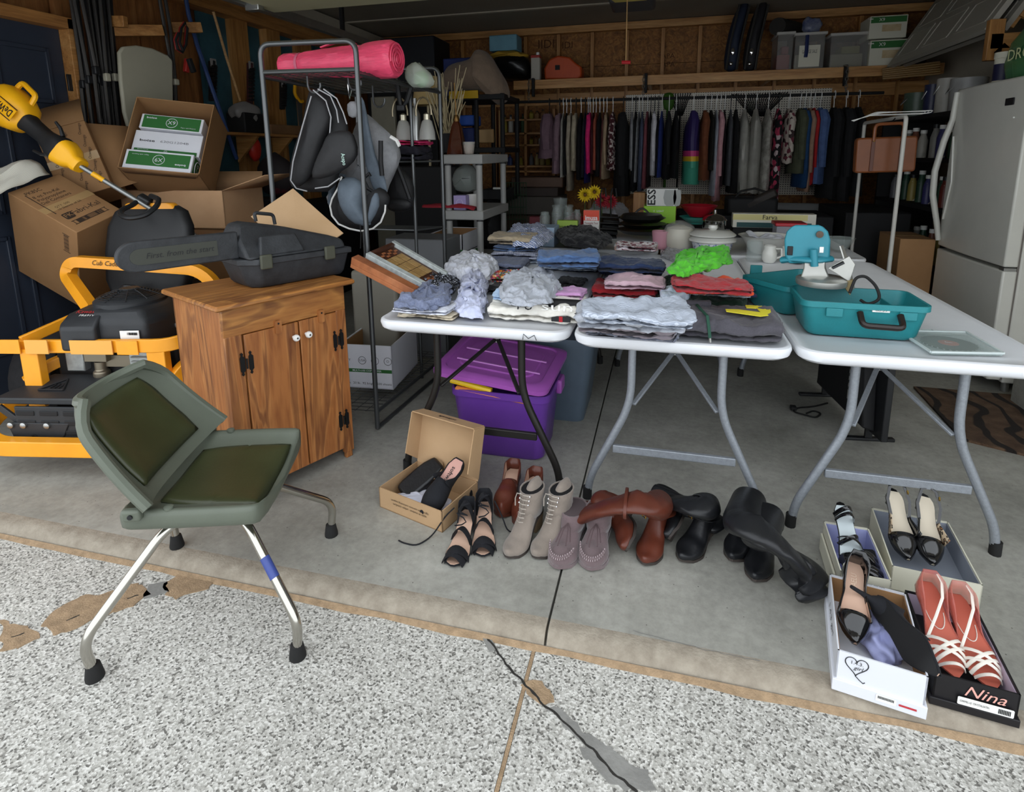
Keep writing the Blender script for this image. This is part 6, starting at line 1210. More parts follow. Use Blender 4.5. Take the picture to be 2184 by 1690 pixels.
heap('grey heather shirt crumpled on top of the off white sweatshirt', ((1062, 650), (1070, 605), (1110, 588), (1170, 590), (1205, 620), (1185, 655), (1120, 665)), 0, .06, HG, TZ+.075, seed=12)
fold_at('pink lilac folded top peeking out beside the grey heather shirt', 1190, 648, .19, .18, .03, LILAC, 2, TZ+.07, seed=13, dy=.02)
fold_at('pale blue folded tee under the grey heather shirt', 1085, 645, .16, .16, .03, cloth('pale blue tee', 'a9c2de'), 2, TZ+.07, seed=14)
# back of the left table
fold_at('pale blue folded jeans at the bottom of the beige trouser stack', 1098, 562, .30, .24, .035, D4, 2, seed=15)
fold_at('grey plaid folded shirt in the beige trouser stack', 1095, 553, .30, .24, .04, PLD, 3, TZ+.036, seed=16)
fold_at('mid blue folded jeans in the beige trouser stack', 1092, 538, .27, .24, .03, D1, 2, TZ+.077, seed=17)
fold_at('beige folded twill trousers on top of the stack', 1085, 525, .29, .24, .06, BEIGE, 3, TZ+.108, seed=18)
heap('blue and white striped shirt crumpled behind beige trousers', ((1075, 508), (1100, 488), (1165, 490), (1185, 510), (1150, 535), (1095, 530)), 0, .06, STR, TZ+.10, seed=19)
# jeans stacks
for k, (m, lb, h, wv) in enumerate(((D3, 'dark folded jeans at the bottom of the tall jeans stack', .045, .38), (D4, 'bleached folded jeans in the tall jeans stack', .045, .31), (D2, 'light blue folded jeans in the tall jeans stack', .06, .30), (D1, 'mid blue folded jeans on top of the tall jeans stack', .06, .29))):
    fold_at(lb, 1212-4*k, 584-2*k, wv, .25, h, m, 3, TZ+(0, .046, .092, .153)[k], .08*(k-1), 20+k, dy=.03, amp=.009)
heap('black sweater heaped behind the tall jeans stack', ((1180, 505), (1210, 492), (1270, 495), (1310, 520), (1280, 540), (1200, 530)), 0, .07, CBLK, TZ+.06, seed=25)
for k, (lb, h, wv, m) in enumerate((('dark jeans with faded trim at the bottom of the wide jeans stack', .05, .34, D3), ('dark folded jeans in the middle of the wide jeans stack', .05, .33, D3), ('dark folded jeans with brown waist label on top of wide jeans stack', .05, .32, D3))):
    o_ = fold_at(lb, 1342, 594-3*k, wv, .25, h, m, 3, TZ+.051*k, .05*(k-1), 30+k, dy=.02, amp=.008)
# middle table front
for k, (lb, m, h, wv, dd_) in enumerate((('washed grey folded trousers at the bottom of the front grey pile', GPANT, .045, .34, .24), ('mauve grey folded sweater in the front grey pile', MAUVE, .05, .34, .25), ('heather grey cable sweater in the front grey pile', HG, .06, .36, .26), ('pale grey striped knit on top of the front grey pile', stripes('pale grey striped knit', 'b9c0cc', '9aa2b0', 60., 'Y', .5, 1.), .045, .33, .24))):
    fold_at(lb, (1345, 1335, 1340, 1350)[k], 728-(0, 2, 10, 20)[k], wv, dd_, h, m, 3, TZ+(0, .046, .097, .158)[k], -.1+.06*k, 40+k, amp=.012, dy=.01*k)
fold_at('pale pink folded shirt behind the front grey pile', 1350, 622, .27, .20, .05, PINK, 3, TZ+.06, seed=45); fold_at('red folded tee under the pale pink shirt', 1330, 640, .30, .22, .055, RED, 3, seed=46)
# hooded sweatshirt with yellow letter
hd = fold_at('charcoal hooded sweatshirt with yellow letter and green drawcord', 1545, 732, .40, .24, .085, CHAR, 3, seed=47, amp=.010, rz=-.03); c = hd.location; TM[hd.name] = (Matrix.Translation(c) @ Matrix.Rotation(-.03, 4, 'Z')).inverted()
zt_ = TZ+.089
lt = [(.10, .065), (.16, .075), (.185, .02), (.165, -.075), (.135, -.085), (.12, -.05), (.0, -.01), (.0, .02), (.045, .012), (.125, -.02), (.13, .03), (.09, .025)]
MB().prism([(x*.9+.01, y*1.0+.005) for x, y in [(.0, .0), (.0, -.035), (.12, -.075), (.165, -.05), (.175, .03), (.15, .075), (.085, .075), (.085, .035), (.125, .035), (.13, -.02), (.05, .005)]], .002, (c.x, c.y, zt_), (1, 0, 0), (0, 1, .0)).build('yellow_letter', mat('yellow felt', 'e6dc3c', .8), hd)
MB().tube([(c.x-.09, c.y+.05, zt_+.004), (c.x-.08, c.y-.03, zt_+.006), (c.x-.06, c.y-.10, zt_), (c.x-.055, c.y-.130, zt_-.035), (c.x-.05, c.y-.132, zt_-.07)], .006, 6, flat=.5).build('drawcord', mat('green cord', '1f4a3a', .8), hd); MB().tube([(c.x-.05, c.y-.133, zt_-.07), (c.x-.048, c.y-.133, zt_-.086)], .004, 6).build('cord_tip', M_STEEL, hd)
MB().tube([(c.x-.16+.14*math.sin(q)*.9, c.y+.075-.05*math.cos(q)*.6, zt_+.004) for q in [math.radians(-70+140*i/10) for i in range(11)]], .014, 8).build('hood_edge', CHAR, hd)
heap('dark green velour jacket draped across the middle table', ((1395, 640), (1410, 602), (1470, 600), (1540, 635), (1600, 655), (1595, 672), (1500, 672), (1440, 668)), 0, .055, DGRN, seed=48)
fold_at('white and pale blue folded tee beside the green jacket', 1440, 660, .13, .14, .07, D4, 3, TZ+.0, seed=49)
# bright stack
for k, (lb, m, h, wv) in enumerate((('maroon folded tee at the bottom of the bright stack', MAROON, .035, .30), ('navy folded jersey in the bright stack', NAVY, .05, .27), ('grey folded tee in the bright stack', HG, .03, .24), ('orange folded tee in the bright stack', ORG, .035, .26), ('red folded tee in the bright stack', RED, .03, .28))):
    fold_at(lb, 1520+(12, 22, 18, 10, 0)[k], 640-(0, 2, 3, 6, 8)[k], wv, .24, h, m, 2, TZ+(0, .036, .087, .118, .154)[k], .1*(k % 2), 50+k)
heap('lime green printed tee lying on top of the bright stack', ((1418, 590), (1440, 556), (1500, 540), (1560, 545), (1565, 568), (1510, 585), (1460, 600)), 0, .05, LIME, TZ+.17, seed=56)
heap('white and plum floral top tucked into the bright stack', ((1455, 600), (1475, 580), (1500, 585), (1505, 615), (1480, 625), (1462, 615)), 0, .04, FLW, TZ+.12, seed=57)
# linens at the end of the middle table
for k, (lb, m, h) in enumerate((('white folded towel at the bottom of the linen stack', CW, .045), ('white folded towel in the linen stack', CW, .04), ('rose beige folded towel in the linen stack', ROSEB, .03), ('patterned folded towel on top of the linen stack', FLW, .03))):
    fold_at(lb, 1352, 545, .29-.02*k, .22, h, m, 2, TZ+(0, .046, .087, .118)[k], 0, 60+k, 'folded_towel', 'towel', dy=.10)
# ================================================================ purple tote, under the left table
M_PURP = mat('purple translucent plastic', '6d3fa0', .28, alpha=.86, var=.08); M_PURL = mat('magenta purple lid', 'a155ad', .32, var=.05)
def tote():
    t = thing('plastic_tote', 'purple plastic storage tote with loose lid under the left table', 'storage box', (-.93, 2.36, 0)); x0, y0, w, d, h = -.93, 2.36, .47, .36, .335
    f = MB(); rings = []
    for z, k in ((0, .045), (.012, .035), (h*.9, .008), (h*.9, 0), (h, 0)): rings.append([(x0+w/2+x, y0+d/2+y, z) for x, y in rrect(w-2*k, d-2*k, .05, 4)])
    for z, k in ((h, .008), (.02, .045)): rings.append([(x0+w/2+x, y0+d/2+y, z) for x, y in rrect(w-2*k, d-2*k, .045, 4)])
    f.loft(rings).build('bin', M_PURP, t)
    MB().grid(6, 6, lambda u, v: (x0+.05+.37*u, y0+.05+.26*v, .15+.08*nz((u*4, v*4, 2), 1.)+.05*u)).build('contents', mat('mixed toy contents', '5f4f9a', .6, col2='3f6fc0', vscale=8), t, solid=.01)
    MB().tube([(x0+.03, y0+.02, h-.0), (x0+.22, y0+.018, h-.02), (x0+.40, y0+.03, h-.05)], .02, 8, flat=.4).build('orange_toy', mat('orange plastic', 'e08a4a', .4), t); MB().tube([(x0+.0, y0+.03, h+.03), (x0+.2, y0+.02, h+.0)], .014, 8).build('yellow_toy', mat('yellow plastic', 'e8c21e', .4), t)
    R = eulR(.10, .09, -.05); f = MB(); rings = []; o = Vector((x0+w/2-.03, y0+d/2+.02, h+.085))
    for z, k in ((-.02, -.012), (0, -.012), (.006, 0), (.012, .012), (.012, .03), (.006, .035), (.006, .08), (.012, .085)): rings.append([o+R @ Vector((x, y, z)) for x, y in rrect(w+.06-2*k, d+.08-2*k, .05, 4)])
    ld = f.loft(rings).build('lid', M_PURL, t)
    for yy in (-.09, .03): MB().bar(o+R @ Vector((-.20, yy, .014)), o+R @ Vector((.21, yy, .014)), .008, .006).build('lid_rib', mat('pale violet rib', 'c98ad0', .4), ld)
    MB().box((x0+w+.005, y0+d*.75, h-.04), (.03, .10, .07)).build('latch', M_PURL, t, bevel=.01)
tote()
tag(MB().loft([[(-.62+x, 3.05+y, z) for x, y in rrect(w_, .42, .05, 4)] for z, w_ in ((0, .50), (.40, .60), (.42, .62), (.45, .62))]).build('grey_tote', mat('grey blue tote plastic', '53616f', .4, var=.1), None), 'grey blue storage tote behind the purple tote', 'storage box')
# ================================================================ open teal saw case with circular saw
M_TEALC = mat('teal case plastic', '1f7a80', .45, var=.1, vscale=7, bump=.06, bscale=140); M_TEALT = mat('teal tool housing', '2b7f8f', .4, var=.08); M_CASTAL = mat('cast aluminium shoe', 'b3b3ae', .35, .75, var=.1)
def saw_case2():
    a, b = Zp(1755, 712, .742), Zp(1962, 700, .742)
    t = thing('power_tool_case', 'open teal plastic tool case holding a teal circular saw', 'tool case', Zp(1760, 690, .742))
    def half(o, R, w, d, h, name):
        f = MB(); rings = []
        for z, k in ((0, .035), (.015, .022), (h-.02, .004), (h-.02, -.003), (h, -.003)): rings.append([o+R @ Vector((w/2+x, d/2+y, z)) for x, y in rrect(w-2*k, d-2*k, .035, 4)])
        for z, k in ((h, .006), (.012, .03)): rings.append([o+R @ Vector((w/2+x, d/2+y, z)) for x, y in rrect(w-2*k, d-2*k, .03, 4)])
        return f.loft(rings).build(name, M_TEALC, t)
    R = Rz(-.02); zc = TZ; w, d, h = .405, .255, .132
    o1 = Vector((Yp(1708, 640, 2.23).x, 2.20, zc)); half(o1, R, w, d, h, 'lower_half')
    R2 = Rz(1.36); o2 = Vector((o1.x+.055, o1.y+d-.05, zc)); half(Vector((o1.x+.0, o1.y+d-.02, zc)), Rz(.62), .36, .27, .125, 'lid_half')
    hd = MB().tube(fillet([(o1.x+.185, o1.y-.004, zc+.10), (o1.x+.185, o1.y-.045, zc+.065), (o1.x+.31, o1.y-.045, zc+.062), (o1.x+.31, o1.y-.004, zc+.097)], .02), .011, 8).build('handle', mat('dark brown handle', '1f1613', .35), t)
    for x in (.105, .335): MB().box((o1.x+x, o1.y-.001, zc+.095), (.055, .010, .032)).build('latch', M_TEALC, t, bevel=.003)
    MB().box((o1.x+.25, o1.y-.002, zc+.112), (.055, .006, .016)).build('price_sticker', M_WHITE, t, bevel=.002); txt('no.59', t, (o1.x+.25, o1.y-.0055, zc+.112), (1, 0, 0), (0, 0, 1), .013, M_INK, width=.035)
    MB().box((o1.x+.32, o1.y+.12, zc+.06), (.004, .20, .09)).build('divider', M_TEALC, t); MB().box((o1.x+.36, o1.y+.10, zc+.06), (.08, .004, .09)).build('divider', M_TEALC, t)
    MB().box((o1.x-.08, o1.y+d+.29, zc+.13), (.05, .012, .05)).build('lid_latch', M_TEALC, t, bevel=.003)
    s = thing('circular_saw', 'teal corded circular saw with aluminium base plate standing in its case', 'power tool', Vector((o1.x+.12, o1.y+.17, zc)))
    def q(px, py, Y): return Yp(px, py, Y)
    Y = 2.42
    f = MB(); c0 = q(1752, 600, Y-.03); f.lathe([(.088, 0), (.09, .008), (.09, .022), (.075, .03), (.04, .034)], 28, Vector((c0.x, c0.y, c0.z-.012)), None); f.build('blade_guard', M_CASTAL, s); MB().loft([[q(1738+x, y, Y+yy) for x, yy in ((-w_, -.045), (w_, -.045), (w_, .045), (-w_, .045))] for y, w_ in ((602, 34), (590, 30), (572, 24), (552, 22))]).build('gear_housing', M_CASTAL, s, bevel=.006)
    MB().loft([[q(1722+x, y, Y+yy) for x, yy in ((-w_, -.035), (w_, -.035), (w_, .05), (-w_, .05))] for y, w_ in ((562, 40), (545, 48), (512, 49), (494, 44), (484, 34), (480, 24))]).build('motor_housing', M_TEALT, s, bevel=.012, seg=3)
    MB().lathe([(0, 0), (.013, 0), (.013, .006), (0, .007)], 16, q(1748, 500, Y-.037), rotm('X', 90)).build('brush_cap', mat('brown cap', '4a3a2c', .4), s); MB().box(q(1752, 533, Y-.037), (.014, .004, .022)).build('rating_label', M_WHITE, s); MB().box(q(1685, 535, Y-.037), (.02, .006, .035)).build('maker_badge', M_INK, s, bevel=.002)
    MB().tube(fillet([q(1668, 555, Y), q(1690, 552, Y-.02), q(1735, 556, Y-.05), q(1770, 552, Y-.01)], .03), .022, 10, flat=.6).build('grip', M_TEALT, s); MB().tube([q(1735, 532, Y-.055), q(1737, 568, Y-.055)], .014, 12).build('front_knob', M_TEALT, s)
    MB().loft([[q(x, y, Y-.06), q(x+6, y-2, Y+.05), q(x+9, y-2, Y+.05), q(x+3, y, Y-.06)] for x, y in ((1790, 525), (1804, 570), (1815, 618))]).build('base_plate', M_CASTAL, s); MB().prism([(0, 0), (.085, -.02), (.075, .045), (.045, .065)], .006, q(1765, 572, Y-.06), (1, 0, -.35), (.35, 0, 1)).build('bevel_quadrant', M_CASTAL, s, bevel=.002); MB().tube([q(1775, 572, Y-.07), q(1800, 560, Y-.07)], .006, 6).build('bevel_lever', M_DARKMET, s)
    MB().prism([(0, 0), (.04, .01), (.035, -.05)], .012, q(1792, 600, Y-.055), (1, 0, 0), (0, 0, 1)).build('wood_scrap', mat('dusty wood', '8a7a55', .8), s)
    MB().tube(fillet([q(1812, 625, 2.32), q(1825, 592, 2.34), q(1845, 588, 2.34), q(1870, 610, 2.33), q(1878, 640, 2.30), q(1850, 650, 2.3), q(1835, 640, 2.32)], .04, 5), .0055, 8).build('power_cord', M_RUBBER, s)
saw_case2()
# glass-like record case on the right table
def record():
    c = [Zp(x, y, TZ) for x, y in ((1915, 711), (2060, 714), (2140, 760), (1985, 757))]
    t = thing('saw_blade_case', 'flat clear plastic case holding a round blade with red centre', 'case', sum(c, Vector())/4); up = Vector((0, 0, 1)); MC = mat('clear greenish plastic', 'b9c9c6', .12, alpha=.45)
    f = MB(); f.loft([c, [p+up*.010 for p in c]]).build('tray', MC, t, bevel=.003)
    for a, b in zip(c, c[1:]+c[:1]): MB().bar(a+up*.010, b+up*.010, .007, .006).build('rim', mat('clear rim', 'd5dfde', .15, alpha=.8), t)
    ce = sum(c, Vector())/4; MB().lathe([(0, 0), (.082, 0), (.082, .002), (0, .002)], 40, ce+up*.0015).build('blade', mat('dark steel disc', '3a352f', .3, .8), t); MB().lathe([(0, 0), (.03, 0), (.03, .001), (0, .001)], 24, ce+up*.004).build('red_centre', mat('red disc label', 'b5533f', .5), t); txt('fm', t, ce+up*.0052, (1, 0, 0), (0, 1, 0), .022, M_WHITE)
    tt = MB()
    for i in range(30): q_ = 2*math.pi*i/30; tt.box(ce+Vector((.084*math.cos(q_), .084*math.sin(q_), .003)), (.008, .004, .002), Rz(q_+.5))
    tt.build('teeth', M_STEEL, t, kind='stuff')
    MB().tube([c[0].lerp(c[1], .3)+up*.008, c[0].lerp(c[1], .33)+up*.008+Vector((0, .018, 0)), c[0].lerp(c[1], .52)+up*.008+Vector((0, .018, 0)), c[0].lerp(c[1], .55)+up*.008], .004, 6).build('hang_tab', MC, t)
record()
# ================================================================ television, mat, cord under the right table
def tv():
    t = thing('flat_television', 'black flat television seen from behind standing under the right table', 'television', (.93, 3.2, 0)); a, b = Vector((1.03, 2.86, 0)), Vector((.93, 3.62, 0)); u = (b-a).normalized(); n = Vector((u.y, -u.x, 0)); up = Vector((0, 0, 1))
    f = MB(); q = [a+up*.05, b+up*.05, b+up*.56, a+up*.56]; f.loft([q, [p+n*.03 for p in q]]).build('panel', M_BLACKP, t, bevel=.004)
    f = MB(); q = [a+u*.06+up*.07, b-u*.14+up*.07, b-u*.18+up*.40, a+u*.10+up*.40]; f.loft([q, [p-n*.06+(up*.02 if i < 2 else -up*.02) for i, p in enumerate(q)]]).build('rear_housing', M_BLK, t, bevel=.008)
    MB().box(a+u*.16+up*.30-n*.075, (.03, .035, .22), Rz(.1)).build('port_panel', mat('port plate', 'a9a9a5', .4, .3), t)
    for k in range(4): MB().box(a+u*.155+up*(.25+.035*k)-n*.093, (.006, .016, .014), Rz(.1)).build('port', M_BLK, t)
    for p in (a+u*.12, b-u*.12): MB().bar(p-n*.14+up*.008, p+n*.12+up*.008, .03, .016).build('foot', M_BLACKP, t, bevel=.004)
    for p in (a+u*.12, b-u*.12): MB().bar(p+up*.01, p+up*.08, .03, .02).build('foot_stem', M_BLACKP, t)
    c = [Zp(x, y, .006) for x, y in ((1765, 860), (1735, 868), (1700, 870), (1690, 878), (1715, 885), (1740, 892), (1752, 882), (1735, 876), (1720, 882))]; MB().tube(fillet(c, .05, 4), .005, 6).build('power_cord', M_RUBBER, t); MB().box(Zp(1692, 870, .012), (.03, .04, .02)).build('plug', M_RUBBER, t, bevel=.004)
tv()
def doormat():
    m, nt, b, mp = nodemat('brown doormat', .95); n = tex(nt, 'Noise', mp, Scale=14., Detail=6.); w_ = tex(nt, 'Wave', mp, Scale=2.4, Distortion=9.); nt.links.new(mix(nt, ramp(nt, w_.outputs[1], [(.78, 0.), (.88, 1.)]), ramp(nt, n.outputs[0], [(.3, '4a3526'), (.7, '6d5540')]), '1f1712'), b.inputs['Base Color']); n2 = tex(nt, 'Noise', mp, Scale=220.); bumpto(nt, b, n2.outputs[0], .8, .01)
    c = [Zp(1948, 828), Zp(2184, 848), Zp(2250, 990), Zp(2050, 940)]; tag(MB().loft([c, [p+Vector((0, 0, .012)) for p in c]]).build('doormat', m), 'brown patterned doormat by the concrete step', 'doormat')
doormat()
# ================================================================ crockery and boxes on the far tables
def mpp(P): return (P-CAMP).dot(_f)/FPX            # metres per pixel at a point
M_CHINA = mat('white china', 'dcdcd6', .22, coat=.3); M_GLASS = mat('clear glass', 'b9c4c2', .04, alpha=.2, coat=.6); M_BPAN = mat('black non-stick', '1d1c1c', .4); M_REDB = mat('red melamine', '9c1626', .3)
def lath(name, label, cat, px, py, prof, m, Y=None, n=20, z=TZ, group=None):
    """turned object: prof in pixels (radius, height) at its distance; base at pixel px,py on level z"""
    P = Zp(px, py, z) if Y is None else Vector((Yp(px, py, Y).x, Y, z)); k = mpp(P)
    t = thing(name, label, cat, P, group=group); MB().lathe([(r*k, h*k) for r, h in prof], n).build('body', m, t, local=True); t['k'] = k; return t, k
def boxat(name, label, cat, px0, px1, py0, py1, Y, d, m, z=None, bevel=.003):
    a, b = Yp(px0, py1, Y), Yp(px1, py0, Y); z0 = a.z if z is None else z; h = b.z-z0; t = thing(name, label, cat, ((a.x+b.x)/2, Y+d/2, z0)); MB().box((0, 0, h/2), (b.x-a.x, d, h)).build('body', m, t, local=True, bevel=bevel); return t, (a.x+b.x)/2, Y, z0, b.x-a.x, h
boxat('flat_gift_box', 'flat pale blue box under the edge of the striped shirt', 'box', 1118, 1182, 486, 512, 4.02, .2, mat('pale blue box', 'a9c0d8', .5), TZ)
for i, (px, r, h, lb) in enumerate(((1162, 12, 52, 'tall glass jar beside the dark red box'), (1188, 13, 60, 'wide glass jar with lid behind the green booklet'), (1212, 13, 58, 'glass jar with lid behind the green booklet, next to orange box'), (1230, 9, 50, 'slim glass jar beside the orange and white box'))):
    t, k = lath('glass_jar', lb, 'jar', px, 505, ((r*.8, 0), (r, 3), (r, h*.8), (r*.75, h*.9), (r*.75, h), (r*.6, h), (r*.85, h*.78), (r*.85, 5), (0, 5)), M_GLASS, 4.55+.08*i)
    if i in (1, 2): MB().lathe([(0, h*k), (r*.85*k, h*k), (r*.85*k, (h+4)*k), (0, (h+6)*k)], 16).build('lid', M_GLASS, t, local=True)
boxat('red_box', 'small dark red box at the end of the jars', 'box', 1129, 1156, 463, 482, 4.6, .1, mat('dark red card', '5f1420', .5), TZ)
t, x, y, z, w_, h_ = boxat('green_booklet', 'green and yellow boxed cutter set standing before the jars', 'box', 1188, 1232, 471, 512, 4.3, .05, mat('yellow green card', '9dbb4e', .5), TZ)
txt('Hamburger Mold/Cutter', t, (x, y, z+h_*.72), (1, 0, 0), (0, 0, 1), .02, M_INK, width=w_*.85); MB().box((x, y-.001, z+h_*.22), (w_*.7, .002, h_*.3)).build('picture', mat('food picture', 'd88a4a', .5, col2='b8323a', vscale=20), t)
t, x, y, z, w_, h_ = boxat('pineapple_tool_box', 'orange and white boxed pineapple tool standing behind the jeans', 'box', 1244, 1278, 449, 512, 4.3, .06, mat('white glossy card', 'dcdad6', .35), TZ)
MB().box((x, y-.001, z+h_*.84), (w_*1.01, .003, h_*.32)).build('orange_panel', mat('orange print', 'd8492e', .4), t); txt('imusa', t, (x, y-.003, z+h_*.76), (1, 0, 0), (0, 0, 1), .05, M_WHITE, width=w_*.8, bold=.02); txt('Pineapple Tool', t, (x, y-.001, z+h_*.6), (1, 0, 0), (0, 0, 1), .025, mat('maroon print', '8a2a2a', .5), width=w_*.85)
for dx in (-.02, .03): MB().sphere((x+dx, y-.002, z+h_*.12), (.022, .004, .035), 10).build('pineapple_picture', mat('pineapple picture', 'b98a2a', .6, col2='6d5a1f', vscale=90), t)
# flowers
for i, (px, py, c, lb) in enumerate(((1248, 416, 'e6c21e', 'yellow sunflower beside the red pots'), (1268, 410, 'e6c21e', 'yellow sunflower nearer the red blooms'), (1284, 428, '8f1626', 'dark red silk flower beside the sunflowers'), (1302, 430, '8f1626', 'dark red silk flower by the black wire stand'))):
    P = Yp(px, py, 5.1); t = thing('silk_flower', lb, 'flower', (P.x, P.y, TZ)); f = MB()
    for k in range(16):
        q = 2*math.pi*k/16; e = Vector((math.cos(q), -.35, math.sin(q))); f.add([P+e*.012+Vector((0, 0, .004)), P+e*.035+Vector((-math.sin(q)*.012, 0, math.cos(q)*.012)), P+e*.07, P+e*.035-Vector((-math.sin(q)*.012, 0, math.cos(q)*.012))], [(0, 1, 2, 3)])
    f.build('petals', mat('petal '+c, c, .7), t, solid=.002); MB().sphere(P-Vector((0, .006, 0)), (.016, .01, .016), 8).build('centre', mat('flower centre', '6d4a1a' if i < 2 else '4a0f18', .8), t); MB().tube([P, (P.x, P.y, TZ)], .004, 5).build('stem', mat('green stem', '3d5a2a', .7), t)
for px, py, r, lb in ((1222, 470, 18, 'red lidded pot behind the glass jars'), (1232, 452, 16, 'smaller red pot beside the sunflowers')):
    t, k = lath('red_pot', lb, 'pot', px, py, ((r*.9, 0), (r, 4), (r, 22), (r*1.05, 23), (r*.9, 27), (3, 31), (3, 36), (0, 37)), M_REDB, 5.0)
lath('glass_goblet', 'tall glass blender jug behind the jars', 'jug', 1195, 480, ((9, 0), (12, 10), (8, 14), (8, 20), (16, 60), (15, 60), (7, 20), (0, 18)), M_GLASS, 5.2)
heap('white napkins piled behind the orange and white box', ((1250, 470), (1262, 450), (1330, 452), (1345, 468), (1320, 485), (1270, 485)), 0, .13, CW, name='napkin_pile', seed=71, cat='linen', amp=.03)
t = thing('wire_stand', 'black wire stand with black baskets beside the napkins', 'stand', Yp(1290, 505, 4.6))
for px in (1281, 1303): MB().tube([Yp(px, 506, 4.6), Yp(px, 415, 4.6), Yp(px+3, 402, 4.6), Yp(px+10, 402, 4.6), Yp(px+12, 420, 4.6)], .006, 6).build('upright', M_BLACKP, t)
for k in range(4): MB().box(Yp(1296+2*k, 500-11*k, 4.62), (.13, .16, .03), eulR(.25, .1, .2)).build('basket', M_BLACKP, t, bevel=.006)
# pans
for i, (px, py, lb) in enumerate(((1365, 492, 'black frying pan at the bottom of the pan stack'), (1370, 484, 'black frying pan in the pan stack'), (1368, 476, 'black griddle with loop handle on top of the pan stack'))):
    t, k = lath('frying_pan', lb, 'pan', px, py+14, ((36, 0), (48, 9), (50, 9), (38, 2), (0, 2)), M_BPAN, 4.5, 28, TZ+.05+.045*i); h0 = Vector((0, 0, 9*k)); MB().bar((-44*k, -.02, 8*k), (-95*k, -.10, 9*k+.01), .022, .012).build('handle', M_BPAN, t, local=True, bevel=.004)
    if i == 2: MB().tube([(-.06*1+.12*j/8*1.0, 0, .05+.05*math.sin(math.pi*j/8)) for j in range(9)], .007, 6).build('loop_handle', M_BPAN, t, local=True); MB().lathe([(47*k, 8*k), (40*k, 16*k), (0, 20*k)], 28).build('lid', M_BPAN, t, local=True)
# boxes and bowls
zz = TZ; t, x, y, z, w_, h_ = boxat('lime_glass_box', 'lime green glassware box under the black and white one', 'box', 1372, 1442, 440, 478, 4.75, .2, mat('lime card', '8fc431', .5), TZ+.10); txt('O  LIGHT', t, (x-.01, y, z+h_*.7), (1, 0, 0), (0, 0, 1), .02, M_WHITE)
boxat('riser_crate', 'dark crate under the lime green box', 'crate', 1366, 1446, 478, 505, 4.78, .25, M_BLK, TZ)
t2, x, y, z, w_, h_ = boxat('stemless_glass_box', 'black and white stemless glass box on the lime box', 'box', 1379, 1446, 403, 440, 4.74, .18, mat('white printed card', 'd5d5d2', .5), z+h_)
txt('ESS', t2, (x-w_*.33, y, z+h_*.5), (0, 0, 1), (-1, 0, 0), .085, M_INK, width=h_*.9, bold=.02)
for dx, ww in ((.06, .05), (.115, .03)): MB().prism([(-ww*.8, .06), (-ww, 0), (-ww*.8, -.05), (-ww*.5, -.065), (ww*.5, -.065), (ww*.8, -.05), (ww, 0), (ww*.8, .06)], .001, (x+dx, y-.0005, z+h_*.5), (1, 0, 0), (0, 0, 1)).build('glass_picture', mat('grey print', '9c9f9c', .4), t2)
boxat('wooden_knife_block', 'brown wooden block behind the pan stack', 'block', 1349, 1376, 411, 480, 5.0, .14, M_STUD, TZ)
lath('teal_bowl', 'teal melamine bowl under the red one', 'bowl', 1484, 490, ((14, 0), (34, 16), (36, 16), (18, 3), (0, 3)), mat('teal melamine', '2f9a8c', .3), 4.85, 28, TZ+.09); lath('red_bowl', 'wide dark red bowl stacked on the teal one', 'bowl', 1488, 480, ((18, 0), (36, 24), (39, 24), (22, 4), (0, 4)), M_REDB, 4.85, 28, TZ+.15)
t, k = lath('saucepan', 'steel saucepan with glass lid beside the red bowl', 'pan', 1522, 500, ((22, 0), (24, 3), (24, 24), (26, 25), (20, 33), (4, 38), (4, 46), (0, 47)), M_CHROME, 4.7, 24, TZ+.05)
lath('pink_planter', 'small pink pot beside the linen stack', 'pot', 1408, 524, ((13, 0), (17, 38), (18, 38), (15, 3), (0, 3)), mat('pink plastic', 'c08a98', .5), 4.1)
t, k = lath('wrapped_bowls', 'cream bowls wrapped in clear film', 'bowl', 1448, 528, ((24, 0), (30, 10), (31, 30), (26, 44), (10, 50), (0, 51)), mat('cream bowl', 'd3ccb8', .4), 4.12); MB().lathe([(28*k, 0), (34*k, 14*k), (35*k, 34*k), (28*k, 50*k), (8*k, 60*k), (0, 60*k)], 16).build('film', mat('wrap film', 'd9d9d6', .1, alpha=.3), t, local=True)
m, nt, b, mp = nodemat('blue band china', .2); v = tex(nt, 'Voronoi', mp, Scale=60.); nt.links.new(ramp(nt, v.outputs[0], [(.3, '5a72a8'), (.45, 'd9dbe0')]), b.inputs['Base Color']); M_BLUEB = m
t, k = lath('casserole_dish', 'white casserole with blue patterned band and stacked lids', 'dish', 1518, 535, ((30, 0), (36, 4), (42, 24), (48, 26), (48, 28)), M_CHINA, 4.0, 32); MB().lathe([(38*k, 8*k), (42.5*k, 23*k)], 32, cap=False).build('blue_band', M_BLUEB, t, local=True)
for j, (h0, r) in enumerate(((28, 48), (38, 47))): MB().lathe([(r*k, h0*k), (r*k, (h0+2)*k), ((r-10)*k, (h0+9)*k), (0, (h0+12)*k)], 32).build('lid', M_CHINA, t, local=True)
MB().lathe([(7*k, 49*k), (10*k, 53*k), (9*k, 59*k), (0, 60*k)], 16).build('knob', M_CHINA, t, local=True)
t, x, y, z, w_, h_ = boxat('long_box', 'long white and yellow printed box behind the crockery', 'box', 1562, 1742, 458, 488, 4.75, .10, mat('white yellow card', 'd6d3c6', .5), TZ+.08); MB().box((x-.03, y-.001, z+h_*.75), (w_*.9, .002, h_*.4)).build('yellow_band', mat('pale yellow print', 'd3c98a', .5), t); MB().box((x, y-.001, z+h_*.2), (w_*.9, .002, h_*.35)).build('teal_band', mat('dark teal print', '1f4a4c', .5), t); txt('Farva', t, (x-.03, y-.003, z+h_*.75), (1, 0, 0), (0, 0, 1), .05, M_INK)
